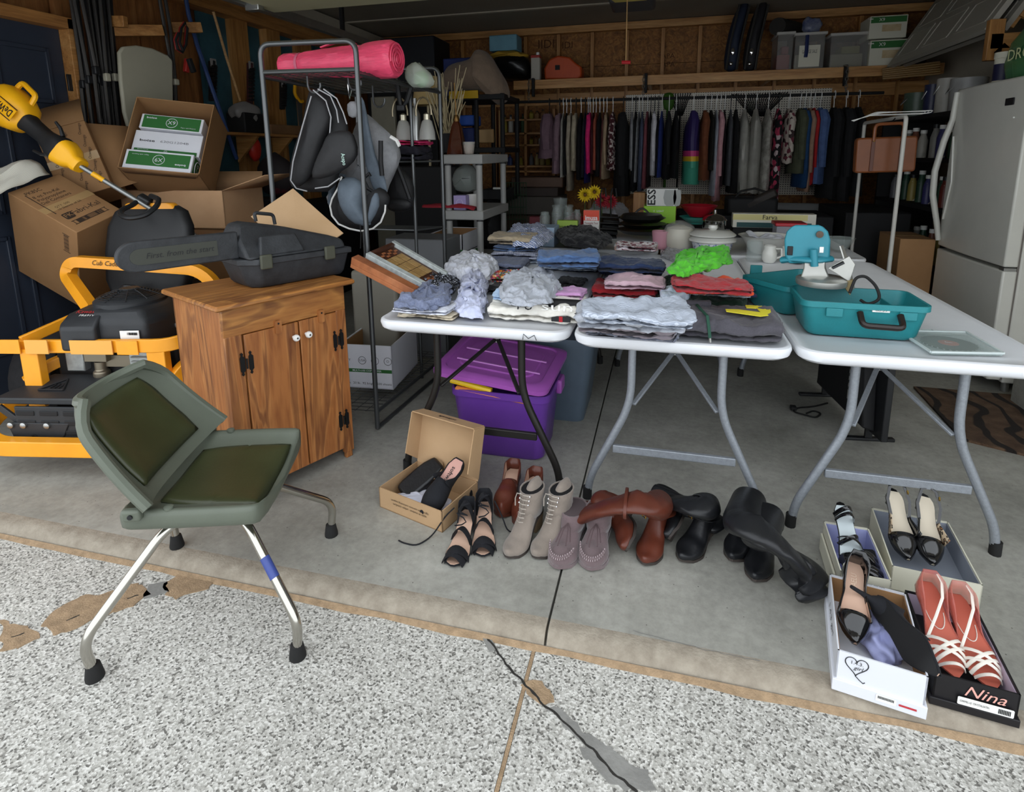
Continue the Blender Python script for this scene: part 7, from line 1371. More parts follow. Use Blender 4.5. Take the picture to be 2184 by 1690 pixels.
boxat('flat_box', 'dark flat box under the long printed box', 'box', 1562, 1745, 488, 508, 4.78, .2, M_BLK, TZ)
t, k = lath('serving_bowl', 'large white serving bowl with a cloth inside', 'bowl', 1632, 538, ((26, 0), (32, 5), (50, 34), (56, 38), (52, 38), (30, 8), (0, 8)), M_CHINA, 4.05, 32); MB().grid(10, 10, lambda u, v: ((u-.5)*76*k, (v-.5)*70*k, (34+14*nz((u*4, v*4, 5), 1.)+16*max(0, .3-u))*k)).build('cloth', CW, t, local=True, solid=.004, sub=1)
lath('glass_jar', 'straight glass tumbler jar in front of the serving bowl', 'jar', 1608, 545, ((14, 0), (16, 3), (16, 44), (15, 44), (14, 5), (0, 5)), M_GLASS, 3.72)
def jug(lb, px, py, s, Y):
    t, k = lath('white_jug', lb, 'jug', px, py, ((9*s, 0), (13*s, 6*s), (13*s, 18*s), (10*s, 26*s), (11*s, 32*s), (9.5*s, 32*s), (11*s, 10*s), (0, 4*s)), M_CHINA, Y); MB().tube([(10*s*k, 0, 26*s*k), (20*s*k, 0, 26*s*k), (21*s*k, 0, 12*s*k), (12*s*k, 0, 8*s*k)], 2*k*s, 6).build('handle', M_CHINA, t, local=True)
jug('white china creamer standing before the serving bowl', 1640, 556, 1.15, 3.70); jug('white china mug behind the teal saw', 1700, 528, .9, 4.15); jug('small white gravy boat between creamer and saw', 1678, 550, 1.0, 3.76)
lath('black_bowl', 'black and white bowl beside the gravy boat', 'bowl', 1700, 560, ((10, 0), (22, 14), (24, 14), (14, 3), (0, 3)), M_BPAN, 3.70); lath('glass_bowl', 'cut glass bowl at the edge of the far table', 'bowl', 1790, 530, ((10, 0), (16, 6), (30, 30), (28, 30), (12, 5), (0, 5)), M_GLASS, 4.2); lath('glass_dish', 'smoky glass dish before the long box', 'bowl', 1618, 505, ((20, 0), (40, 20), (42, 20), (24, 4), (0, 4)), mat('smoky glass', '6d6a66', .1, alpha=.6), 4.45)
t, x, y, z, w_, h_ = boxat('lidded_container', 'clear container with red lid behind the serving bowl', 'container', 1655, 1718, 484, 505, 4.35, .16, mat('clear container', 'b9b9c2', .2, alpha=.5), TZ); MB().box((x, y+.08, z+h_+.012), (w_+.02, .18, .024)).build('lid', mat('red lid plastic', 'b01c28', .35), t, bevel=.005)
heap('clear plastic sheet crumpled behind the lime tee', ((1405, 548), (1420, 530), (1480, 535), (1500, 552), (1450, 565)), 0, .02, mat('clear sheet', 'd0d3da', .15, alpha=.5), name='plastic_sheet', seed=75, cat='sheet', amp=.012)
t = thing('sewing_machine', 'black machine with cords heaped behind the long box', 'machine', Yp(1600, 460, 5.6)); MB().box(Yp(1600, 438, 5.6), (.42, .3, .16)).build('body', M_BLK, t, bevel=.03, seg=3); MB().tube([Yp(x, y, 5.5) for x, y in ((1565, 425), (1580, 408), (1610, 402), (1640, 412), (1655, 440))], .01, 6).build('cord', M_RUBBER, t); MB().box(Yp(1622, 425, 5.5), (.28, .1, .08), eulR(0, -.5, 0)).build('arm', mat('dark brown arm', '2c2622', .6), t, bevel=.02); tag(MB().box((Yp(1600, 470, 5.7).x, 5.8, .42), (1.3, .6, .84)).build('back_bench', M_BLK, None, bevel=.01), 'dark bench under the black machine behind the far table', 'bench')
# ================================================================ back wall: overhead shelf, rod, clothes, storage
YB1 = 6.62; zb0, zb1 = 2.115, 2.215
t = thing('overhead_shelf', 'long pine overhead shelf with front beam across the back wall', 'shelf', (0, 6.9, zb1)); MB().box((.42, YB1+.02, (zb0+zb1)/2), (4.25, .04, zb1-zb0)).build('front_beam', M_BEAM, t, bevel=.003); MB().box((.42, 6.93, zb1-.02), (4.2, .58, .02)).build('deck', M_PLY, t)
for x in (-1.5, -.2, 1.0, 2.3): MB().box((x, 6.93, zb0+.03), (.04, .56, .06)).build('joist', M_BEAM, t)
def shelfbox(name, label, cat, x0, x1, y0, y1, Y, d, m, bevel=.01, z=zb1): a, b = Yp(x0, y1, Y), Yp(x1, y0, Y); h = b.z-z; q = thing(name, label, cat, ((a.x+b.x)/2, Y+d/2, z)); MB().box((0, 0, h/2-.0), (b.x-a.x, d, h)).build('body', m, q, local=True, bevel=bevel, seg=3); return q, (a.x+b.x)/2, z, b.x-a.x, h
M_ORC = mat('orange case plastic', 'b8481a', .45, var=.1); q = thing('orange_case', 'orange moulded chainsaw case on the overhead shelf', 'case', Yp(1195, 168, 6.75)); o_ = [Yp(x, y, 6.75) for x, y in ((1162, 168), (1160, 145), (1170, 125), (1190, 116), (1215, 120), (1228, 132), (1240, 140), (1240, 160), (1232, 168))]; dz = zb1-min(p.z for p in o_); o_ = [p+Vector((0, 0, dz)) for p in o_]; MB().loft([o_, [p+Vector((0, .22, 0)) for p in o_]]).build('shell', M_ORC, q, bevel=.02, seg=3); MB().box(Yp(1189, 150, 6.74)+Vector((0, 0, .03)), (.05, .02, .05)).build('latch_hole', M_BLK, q)
q, x, z, w_, h_ = shelfbox('oil_jug', 'white oil jug with red top beside the orange case', 'jug', 1132, 1151, 122, 170, 6.74, .1, mat('white jug plastic', 'b9b4a8', .5)); MB().box((x, 6.79, z+h_+.012), (w_, .1, .03)).build('red_top', mat('red cap plastic', 'a8342c', .4), q, bevel=.006); MB().lathe([(.02, 0), (.02, .04)], 12, (x+.02, 6.79, z+h_+.02)).build('cap', M_WHITE, q)
for i, (pix, m_, lb, nm) in enumerate((([(1052, 165), (1055, 125), (1080, 112), (1110, 115), (1130, 130), (1130, 168)], mat('black bin liner', '0f0f10', .3, bump=.4, bscale=20), 'shiny black plastic sack on the overhead shelf', 'plastic_sack'), ([(1040, 122), (1060, 112), (1100, 110), (1128, 118), (1118, 126), (1080, 128)], mat('yellow cloth', 'b8922e', .8), 'yellow cloth folded over the black sack', 'yellow_cloth'), ([(1932, 135), (1935, 100), (1960, 50), (1985, 22), (2000, 25), (1985, 80), (1970, 135)], M_BLK, 'tall black bag leaning by the stored white doors', 'tall_bag'))):
    tag(puff(pix, 6.85, .3, m_, nm, None, jag=.015, seed=i), lb, 'bag' if i != 1 else 'cloth')
# folded dark blue frames with buckles
for i, (x0, x1) in enumerate(((1545, 1580), (1585, 1625))):
    q = thing('folded_carrier', ('dark blue folded carrier frame with silver buckles on the overhead shelf', 'dark folded carrier frame with silver buckles beside the blue one')[i], 'carrier', Yp(x0, 150, 6.8)); puff([(x0, 148), (x0+3, 100), (x0+18, 40), (x0+38, 5), (x0+52, 10), (x0+35, 80), (x0+25, 148)], 6.8, .18, mat(('navy nylon', 'black brown nylon')[i], ('1b2438', '1c1a1e')[i], .7), 'fabric', q)
    for dx in (4, 26): MB().tube([Yp(x0+dx, 148, 6.7), Yp(x0+dx+8, 95, 6.7), Yp(x0+dx+28, 10, 6.7)], .012, 6).build('tube', M_FRAME, q)
    MB().sphere(Yp(x0+18, 110, 6.68), (.02, .01, .04), 8).build('buckle', M_CHROME, q); MB().sphere(Yp(x0+14, 136, 6.68), (.02, .01, .02), 8).build('buckle', M_CHROME, q)
M_CLR = mat('cloudy bin plastic', '9a9894', .3, alpha=.45)
for x0, x1, lb, cols in ((1655, 1694, 'clear storage bin with red packets on the overhead shelf', ('9a2a30', '8a3440')), (1692, 1762, 'clear storage bin with a paper sign on the overhead shelf', ('b0a68c', '9c8a80')), (1768, 1856, 'clear storage bin with yellow and white contents on the overhead shelf', ('a8a48c', '9c9a6a'))):
    q, x, z, w_, h_ = shelfbox('clear_bin', lb, 'storage box', x0, x1, 70, 146, 6.72, .36, M_CLR); MB().box((x, 6.9, z+h_), (w_+.03, .4, .03)).build('rim', mat('grey white rim', 'b5b2ac', .4), q, bevel=.008); MB().box((x, 6.92, z+h_*.25), (w_*.85, .25, h_*.42)).build('contents', mat('bin contents '+cols[0], cols[0], .7), q, bevel=.01); MB().box((x+w_*.1, 6.92, z+h_*.58), (w_*.5, .22, h_*.22)).build('contents', mat('bin contents '+cols[1], cols[1], .7), q, bevel=.01)
    if x0 == 1692: MB().box((x, 6.717, z+h_*.38), (w_*.7, .004, h_*.6)).build('paper_sign', M_CREAM, q); txt('GARAGE SALE', q, (x, 6.7145, z+h_*.5), (1, 0, 0), (0, 0, 1), .05, M_INK, width=w_*.5); MB().tube([Yp(1722, 75, 6.7), Yp(1720, 110, 6.7), Yp(1718, 122, 6.7)], .018, 6).build('blue_ribbon', mat('navy ribbon', '1c2a5a', .6), q)
crumple('ribbon_bow', 'silver and blue ribbon bow on the clear bin', 'bow', Yp(1732, 55, 6.8), (.10, .05, .09), mat('silver ribbon', '8a8c96', .35, col2='26366a', vscale=12), .5, 8); q = lath('rolled_mat', 'dark rolled mat lying on the clear bins', 'roll', 1680, 60, ((0, 0), (1, 0)), M_BLK, 6.85, 8, Yp(1680, 60, 6.85).z)[0]; MB().tube([(-.12, -.12, .0), (.12, .25, .02)], .085, 18).build('roll', mat('dark grey foam', '2c2926', .8), q, local=True)
for i, (y0, y1) in enumerate(((82, 138), (30, 82))):
    zz_ = zb1 if i == 0 else Yp(1895, 82, 6.7).z; q, x, z, w_, h_ = shelfbox('paper_carton', ('white copier paper carton with green band on the overhead shelf', 'white copier paper carton stacked topmost on the overhead shelf')[i], 'box', 1852, 1938, y0, y1, 6.68, .3, M_CREAM, .004, zz_); MB().box((x, 6.679, z+h_*.82), (w_*.94, .004, h_*.26)).build('green_band', M_GREEN, q); txt('X9', q, (x-.06, 6.676, z+h_*.82), (1, 0, 0), (0, 0, 1), h_*.2, M_WHITE); txt('boise', q, (x-.16, 6.676, z+h_*.88), (1, 0, 0), (0, 0, 1), h_*.1, M_WHITE, bold=.02); MB().box((x+.03, 6.679, z+h_*.45), (w_*.5, .003, h_*.3)).build('map_print', mat('tan print', 'b39a72', .6, col2='c9b894', vscale=12), q)
# clothes rod on chains
q = thing('clothes_rod', 'black clothes rod hung on chains below the overhead shelf', 'rod', (.2, 6.45, 1.95)); MB().tube([(-1.72, 6.45, 1.965), (2.0, 6.45, 1.94)], .015, 10).build('rod', M_BLK, q)
for px in (1130, 1372, 1800):
    x = Yp(px, 200, 6.5).x; f = MB()
    for k in range(7): f.tube([(x+.012*math.cos(a)*(k % 2), 6.45+.012*math.cos(a)*((k+1) % 2), 1.98+.034*k+.02*math.sin(a)) for a in [2*math.pi*j/8 for j in range(8)]], .0035, 4, closed=True)
    f.tube([(x, 6.45, 2.2), (x, 6.6, 2.225)], .004, 5); f.build('chain', M_STEEL, q, kind='stuff'); MB().box((x+.02, 6.59, 2.13), (.03, .05, .20)).build('clamp', M_BLK, q, bevel=.006)
GARM = [(1172, 40, 340, '6d5560', 'dusty mauve', 'cardigan'), (1194, 20, 372, '7a626c', 'mauve', 'blouse'), (1202, 6, 380, 'c9c5be', 'white', 'tank'), (1209, 9, 375, '17161a', 'black', 'skirt'), (1218, 13, 408, 'a39887', 'beige', 'cardigan'), (1229, 14, 366, 'ada28c', 'sand knit', 'sweater'), (1240, 13, 385, '141318', 'black', 'dress'), (1249, 11, 380, '2c2e38', 'charcoal', 'trousers'), (1255, 6, 392, '2c2470', 'violet', 'top'), (1259, 15, 371, 'd8246f', 'hot pink', 'blouse'), (1266, 8, 372, '4a1c24', 'maroon', 'top'), (1272, 9, 364, 'b8604c', 'coral', 'top'), (1280, 12, 378, '18161a', 'black', 'top'), (1288, 8, 380, '6d3a3a', 'rust patterned', 'blouse'), (1295, 11, 384, 'a08a70', 'tan', 'blouse'), (1308, 18, 365, 'F1', 'maroon and white floral', 'blouse'), (1330, 32, 420, '101013', 'black', 'coat'), (1349, 10, 364, 'a9aaae', 'pale grey', 'top'), (1357, 12, 410, '131317', 'black', 'dress'), (1364, 6, 390, 'S1', 'thin striped', 'top'), (1371, 11, 410, '4c556b', 'slate', 'trousers'), (1382, 11, 404, '8f4f58', 'rose', 'top'), (1389, 7, 400, '221a1e', 'dark plum', 'top'), (1397, 14, 376, 'c4c2c8', 'white', 'shirt'), (1405, 8, 380, '15141a', 'black', 'top'), (1413, 11, 380, '2a3a80', 'royal blue', 'top'), (1428, 14, 384, '111114', 'black', 'jacket'), (1443, 14, 382, '151518', 'black', 'trousers'), (1480, 30, 395, 'J1', 'purple, yellow and teal', 'wind jacket'), (1505, 22, 386, '6a3a20', 'rust brown', 'shirt'), (1518, 13, 365, '15130f', 'black', 'top'), (1529, 9, 420, 'b5bac6', 'pale blue', 'shirt'), (1538, 15, 430, 'b98a90', 'dusty pink', 'blouse'), (1547, 7, 400, '2a1a20', 'dark floral', 'blouse'), (1560, 11, 398, '55575c', 'grey', 'trousers'), (1571, 15, 414, '111113', 'black', 'trousers'), (1590, 22, 412, 'P1', 'silver film-wrapped', 'garment'), (1614, 24, 414, 'P1', 'clear film-wrapped', 'garment'), (1640, 18, 418, 'P2', 'film-wrapped grey', 'dress'), (1662, 20, 440, 'F2', 'pink paisley', 'dress'), (1684, 18, 350, 'F3', 'white and plum floral', 'blouse'), (1708, 25, 372, '4a4e3c', 'olive', 'jacket'), (1718, 15, 402, '17406a', 'teal blue', 'jacket'), (1728, 14, 410, '9a7a66', 'tan', 'jacket'), (1737, 10, 395, 'a81e22', 'red', 'jacket'), (1751, 28, 394, '4a618f', 'denim blue', 'jacket'), (1780, 30, 425, '131316', 'black', 'overcoat'), (1806, 30, 430, '17171a', 'black', 'parka'), (1832, 24, 420, '121214', 'black', 'raincoat')]
SPEC = {'F1': floral('maroon white floral', ['3f141c', 'c9bdb8', '4a1a22', '3f141c', 'b8a8a4'], 45.), 'S1': stripes('thin stripes', '2a2c34', 'c9c9cc', 60., 'Z', .5, 0.), 'P1': mat('silver film', 'a5a39c', .22, .15, bump=.7, bscale=14, var=.2), 'P2': mat('grey film', '7d7a74', .25, .1, bump=.7, bscale=16, col2='c0bdb4', vscale=14), 'F2': floral('black pink paisley', ['131014', 'b83a5a', '131014', 'c9b5b8', '131014', '7a1f3a'], 22.), 'F3': floral('white plum floral', ['c4b9ae', 'b5a89c', '6d2f3c', 'c4b9ae', '3a2a2a'], 26.)}
def mk_jacket():
    m, nt, b, mp = nodemat('colour block nylon', .6); s = nt.nodes.new('ShaderNodeSeparateXYZ'); nt.links.new(mp.outputs[0], s.inputs[0]); mm = nt.nodes.new('ShaderNodeMath'); mm.operation = 'MULTIPLY'; mm.inputs[1].default_value = -1.25; nt.links.new(s.outputs[2], mm.inputs[0])
    r = ramp(nt, mm.outputs[0], [(0, '2a1c55'), (.66, 'c23a7a'), (.73, 'd8b02c'), (.79, '3f9a80')]); r.node.color_ramp.interpolation = 'CONSTANT'; nt.links.new(r, b.inputs['Base Color']); return m
SPEC['J1'] = mk_jacket()
def garment(px, wpx, yb, col, prev, nxt, cn, kind, seed):
    x = Yp(px, 210, 6.45).x; zt = 1.965-.006*(x+1.7)-.012; zbm = Yp(px, yb, 6.35).z; k = 6.6/FPX; hw_ = max(wpx*k*.5, .014); H = zt-.13-zbm; m = SPEC.get(col) or mat('garment '+col, col, .85, var=.18, vscale=18, bump=.4, bscale=18)
    lb = f'{cn} {kind} hanging on the rod next to the {nxt}'
    t = thing('hanging_garment', lb, 'clothing', (x, 6.45, zt), group='clothes on the black rod'); r2 = random.Random(seed); tw = r2.uniform(-.12, .12)
    hg = MB().tube(fillet([(0, -.03, -.035), (0, -.028, .03), (0, .0, .045), (0, .028, .03), (0, .02, -.02), (0, 0, -.06), (0, 0, -.13)], .02, 3), .004, 5).build('hanger', M_WHITE if r2.random() < .75 else M_DARKMET, t, local=True); f = MB(); rings = []; n = 16
    for i in range(15):
        u = i/14; ry = .20*(.28+.72*smooth(0, .16, u))*(1+.06*u); rx = hw_*(.30+.62*smooth(0, .25, u)+.18*u); z = -.12-H*u+.0; ring = []
        for j in range(n):
            q = 2*math.pi*j/n; w1 = 1+.30*nz((math.cos(q)*1.6, math.sin(q)*1.6, u*1.2+seed), 1.)*smooth(.05, .5, u); xx, yy = rx*math.cos(q)*w1, ry*math.sin(q)*(1+.08*nz((u*3, seed, q), 1.)); a = tw+.10*u*math.sin(seed)
            ring.append((xx+yy*math.sin(a)*.6, yy, z+(.02*nz((q*2, seed, 1), 1.) if i == 14 else 0)))
        rings.append(ring)
    f.loft(rings).build('body', m, t, local=True)
    if kind in ('cardigan', 'sweater', 'shirt', 'blouse', 'jacket', 'wind jacket', 'overcoat', 'parka', 'coat') and wpx > 9:
        ln = min(H*.72, .62); MB().tube([(0, -.15, -.16), (.01, -.205, -.24), (.0, -.225, -.16-ln*.5), (.01, -.22, -.16-ln)], [hw_*.5, hw_*.62, hw_*.55, hw_*.45], 9).build('sleeve', m, t, local=True)
for i, (px, wpx, yb, col, cn, kd) in enumerate(GARM):
    pv = f'{GARM[i-1][4]} {GARM[i-1][5]}' if i else 'the chain end'; nx = f'{GARM[i+1][4]} {GARM[i+1][5]}' if i+1 < len(GARM) else 'dark corner'; garment(px, wpx, yb, col, pv, nx, cn, kd, i+1)
for px, lb, x1 in ((1452, 'black garden rake hanging on the pegboard behind pale hangers', 42), (1620, 'wide black leaf rake hanging on the pegboard', 100)):
    q = thing('garden_rake', lb, 'rake', Yp(px, 205, 7.1)); f = MB(); k = 7/FPX; P = Yp(px, 205, 7.17)
    for j in range(int(x1/5)+1): dx = (j-x1/10)*5*k; f.tube([P+Vector((dx*.25, 0, -.22)), P+Vector((dx, 0, .03)), P+Vector((dx, -.03, .02))], .005, 4)
    f.build('tines', M_BLK, q, kind='stuff'); MB().tube([P+Vector((0, 0, -.2)), P+Vector((0, 0, -1.1))], .012, 6).build('handle', M_BLK, q)
q = thing('green_trimmer', 'green garden tool hanging on the pegboard', 'tool', Yp(1425, 215, 7.1)); puff([(1415, 205), (1422, 198), (1436, 200), (1438, 222), (1430, 236), (1416, 232)], 7.08, .08, mat('green plastic', '3d6a1c', .5), 'head', q); MB().tube([Yp(1424, 235, 7.08), Yp(1417, 400, 7.08)], .014, 8).build('pole', mat('green plastic', '3d6a1c', .5), q)
# wall cubbies with bottles, left of the clothes
q = thing('wall_cubby_shelf', 'pine cubby shelves with bottles and tins fixed to the back wall', 'shelf', Yp(1120, 400, 7.0))
cx0, cx1 = Yp(1068, 300, 7.05).x, Yp(1182, 300, 7.05).x
for py in (256, 285, 310, 355, 366): MB().box(((cx0+cx1)/2, 7.10, Yp(1120, py, 7.05).z), (cx1-cx0, .16, .02)).build('board', M_BEAM, q)
for px in (1068, 1122, 1182): MB().box((Yp(px, 300, 7.05).x, 7.1, 1.45), (.03, .16, .95)).build('side', M_STUD, q)
r2 = random.Random(5); cl = {'8a7a2a': 'olive', '5a5a5c': 'grey', '7a5a3a': 'brown', 'b0aca4': 'white', '2a3a6a': 'blue', '6a2a24': 'dark red', '2f4a34': 'green', '9a8a5c': 'tan'}
for py, x0, x1, hh in ((284, 1072, 1118, .20), (256, 1128, 1178, .10), (310, 1128, 1178, .12), (354, 1072, 1118, .12), (354, 1128, 1176, .14)):
    z = Yp(1100, py, 7.05).z+.01; px = x0+5
    while px < x1-3: r = r2.uniform(.022, .034); h = hh*r2.uniform(.75, 1.15); P = Yp(px, py, 7.06); c = r2.choice(list(cl)); bottle('shelf_bottle', f'small {cl[c]} bottle standing in the pine wall cubbies', (P.x, 7.07, z), r, h, mat('bottle '+c, c, .4), group='bottles and cans in the wall cubbies', n=9); px += (2*r+.012)/(7.1/FPX)
# black and yellow storage shelf with blanket
q = thing('tall_black_shelf', 'tall black shelf unit with yellow top edge by the back wall', 'shelf', (-1.85, 5.9, 0)); x0, x1 = Yp(960, 205, 5.6).x, Yp(1070, 215, 5.6).x
for x in (x0+.05, Yp(1014, 205, 5.6).x, x1):
    for y in (5.62, 6.2): MB().tube([(x, y, 0), (x, y, 1.98)], .024, 8).build('post', M_BLK, q)
for z in (.45, .95, 1.44, 1.95): MB().box(((x0+x1)/2, 5.9, z), (x1-x0+.06, .62, .05)).build('shelf_board', M_BLK, q, bevel=.006)
MB().box(((x0+Yp(1020, 200, 5.58).x)/2, 5.575, 1.975), (Yp(1020, 200, 5.58).x-x0, .02, .075)).build('yellow_edge', mat('yellow plastic edge', 'c9a31c', .45), q, bevel=.004)
tag(puff([(948, 195), (946, 160), (965, 138), (1010, 125), (1015, 108), (1035, 108), (1060, 140), (1085, 190), (1080, 220), (1060, 225), (1045, 205), (1020, 193)], 5.75, .45, cloth('taupe blanket', '8c7866', '7a6858', vs=10), 'blanket', None, jag=.03, seed=5, sub=1), 'taupe blanket heaped on top of the tall black shelf', 'blanket')
def boxes(*L):
    for nm, lb, ct, a, b, c, d, Y, dp, col in L: boxat(nm, lb, ct, a, b, c, d, Y, dp, mat('plain '+col, col, .6, var=.1), {'black_bin': 0, 'leaning_board': 0, 'plank_stack': 0, 'blue_bin': 1.976, 'pasta_box': Yp(1070, 97, 6.75).z-.055}.get(nm), .012)
boxes(('blue_bin', 'blue bin with white lid behind the taupe blanket', 'storage box', 945, 1003, 122, 150, 6.1, .3, '1f2f6a'), ('pasta_box', 'pale blue printed box lying on the yellow cloth', 'box', 1043, 1102, 72, 97, 6.75, .25, '6a9aac'), ('blue_carton', 'bright blue carton on the tall black shelf', 'box', 972, 1010, 245, 268, 5.75, .25, '2a55b0'), ('blue_drill_case', 'dark blue case below the bright blue carton', 'case', 975, 1010, 272, 305, 5.8, .25, '1c2c66'), ('cork_board', 'tan framed board standing on the tall black shelf', 'board', 1020, 1052, 275, 305, 5.9, .05, 'a8875a'), ('dark_storage_bin', 'large dark storage bin stacked high in the back corner', 'storage box', 815, 925, 75, 190, 6.3, .5, '16181f'), ('black_bin', 'black storage bin below the dark one in the back corner', 'storage box', 790, 930, 190, 330, 6.4, .5, '131315'), ('leaning_board', 'beige board leaning in the back corner behind the rack', 'board', 795, 840, 205, 310, 5.6, .05, '8f8a7a'), ('long_pillow', 'brown throw pillow with pale squares by the dog crate', 'pillow', 1090, 1200, 378, 400, 6.3, .4, '5a4336'), ('dark_pillow', 'dark brown pillow with leaf edge under the throw pillow', 'pillow', 1085, 1190, 400, 420, 6.2, .45, '352a26'), ('grey_bolster', 'grey quilted bolster above the brown boards', 'bolster', 1076, 1195, 420, 458, 6.1, .45, '4a4540'), ('plank_stack', 'stack of brown boards beside the dog crate', 'boards', 1076, 1200, 460, 560, 6.15, .4, '3c2c20'))
q = thing('lamp_shade', 'cream lamp shade in the back corner behind the rack', 'lamp', Yp(905, 200, 4.9)); P = Yp(912, 195, 4.9); MB().lathe([(.14, -.12), (.10, .12), (.02, .13)], 20, P).build('shade', mat('cream shade', 'b39a68', .8), q); MB().tube([P+Vector((0, 0, -.12)), (P.x, P.y, 1.30)], .012, 8).build('stem', mat('cream stem', 'b9ac8a', .5), q); tag(MB().box((P.x, 5.0, .65), (.6, .5, 1.3)).build('corner_cabinet', M_BLK, None, bevel=.01), 'dark cabinet in the back corner below the lamp shade', 'cabinet')
q = thing('dog_crate', 'green wire dog crate beside the tall black shelf', 'crate', Yp(1098, 560, 5.4)); f = MB()
for i in range(9): (P := Yp(1074+6*i, 390, 5.4), f.tube([P, (P.x, 5.4, .0)], .003, 4))
for j in range(8): f.tube([Yp(1073, 390+26*j, 5.4), Yp(1123, 390+26*j, 5.4)], .0035, 4)
f.build('wire_panel', mat('green wire', '24402c', .5), q, kind='stuff'); tag(puff([(1030, 500), (1028, 455), (1045, 425), (1065, 430), (1075, 480), (1068, 525), (1045, 535)], 5.0, .3, M_NYLON, 'duffel_bag', None, jag=.012), 'black nylon duffel bag at the end of the grey shelf', 'bag')
tag(MB().box((Yp(1052, 500, 5.0).x, 5.0, .26), (.34, .34, .51)).build('storage_tub', M_BLK, None, bevel=.02), 'black storage tub under the nylon duffel bag', 'storage box'); boxat('black_tray', 'black tray table beside the grey shelf with a small brush', 'tray', 1026, 1078, 405, 425, 4.9, .3, M_BLK); q = thing('cleaning_brush', 'white brush with mint tip on the black tray', 'brush', Yp(1060, 404, 4.95)); MB().tube([Yp(1052, 402, 4.95), Yp(1068, 402, 4.95)], .011, 8).build('handle', M_WHITE, q); MB().sphere(Yp(1074, 402, 4.95), (.025, .02, .018), 8).build('tip', mat('mint plastic', '7fc4b0', .5), q)
# ---- ceiling: opener, release rope, raised garage door
q = thing('garage_door_opener', 'grey garage door opener with yellowed lens under the ceiling', 'door opener', Yp(1347, 20, 5.0)); P = Yp(1347, 8, 5.0); MB().box(P+Vector((0, .1, .12)), (.36, .40, .24)).build('motor_box', mat('grey steel housing', '4a4a4e', .5), q, bevel=.03, seg=2); MB().loft([[P+Vector((x*s, -.115-d_, .12+z*s2)) for x, z in ((-.16, -.10), (-.12, -.13), (.12, -.13), (.16, -.10), (.16, .13), (-.16, .13))] for s, s2, d_ in ((1, 1, 0), (.9, .9, .05))]).build('lens', mat('yellowed lens', 'b3a258', .4), q); txt('CRAFTSMAN', q, P+Vector((0, -.168, .14)), (1, 0, 0), (0, 0, 1), .05, mat('lens print', 'c9bb78', .5), width=.2); MB().bar(P+Vector((0, -.1, .20)), (P.x, 1.8, 2.62), .03, .05).build('rail', M_STEEL, q); MB().box((P.x, P.y+.1, (P.z+.24+ZC)/2), (.05, .05, ZC-P.z-.24)).build('bracket', M_STEEL, q)
q = thing('release_handle', 'red release handle hanging on a tan rope from the opener rail', 'handle', Yp(1335, 133, 4.4)); MB().tube([(Yp(1337, 20, 4.4).x, 4.4, 2.60), Yp(1335, 130, 4.4)], .004, 6).build('rope', mat('tan rope', 'b08a5a', .8), q); MB().tube([Yp(1326, 133, 4.4), Yp(1345, 133, 4.4)], .013, 8).build('grip', mat('red grip', 'b0242a', .4), q)
q = struct(bpy.data.objects.new('door_2', None)); COL.objects.link(q); MD = mat('cream garage door', 'b9b493', .5)
for k in range(4): MB().box((-.2, 1.95+.42*k+.20, 2.375), (4.8, .412, .045)).build('door_section', MD, q, bevel=.006)
for x in (-2.66, 2.26): MB().bar((x, 1.7, 2.36), (x, 5.0, 2.40), .05, .06).build('track', M_STEEL, q)
MB().box((-2.60, 3.42, 2.36), (.10, .06, .08)).build('roller_bracket', M_STEEL, q, bevel=.005); MB().bar((-2.66, 4.6, 2.4), (-2.66, 4.6, ZC), .03, .03).build('track_hanger', M_DARKMET, q)
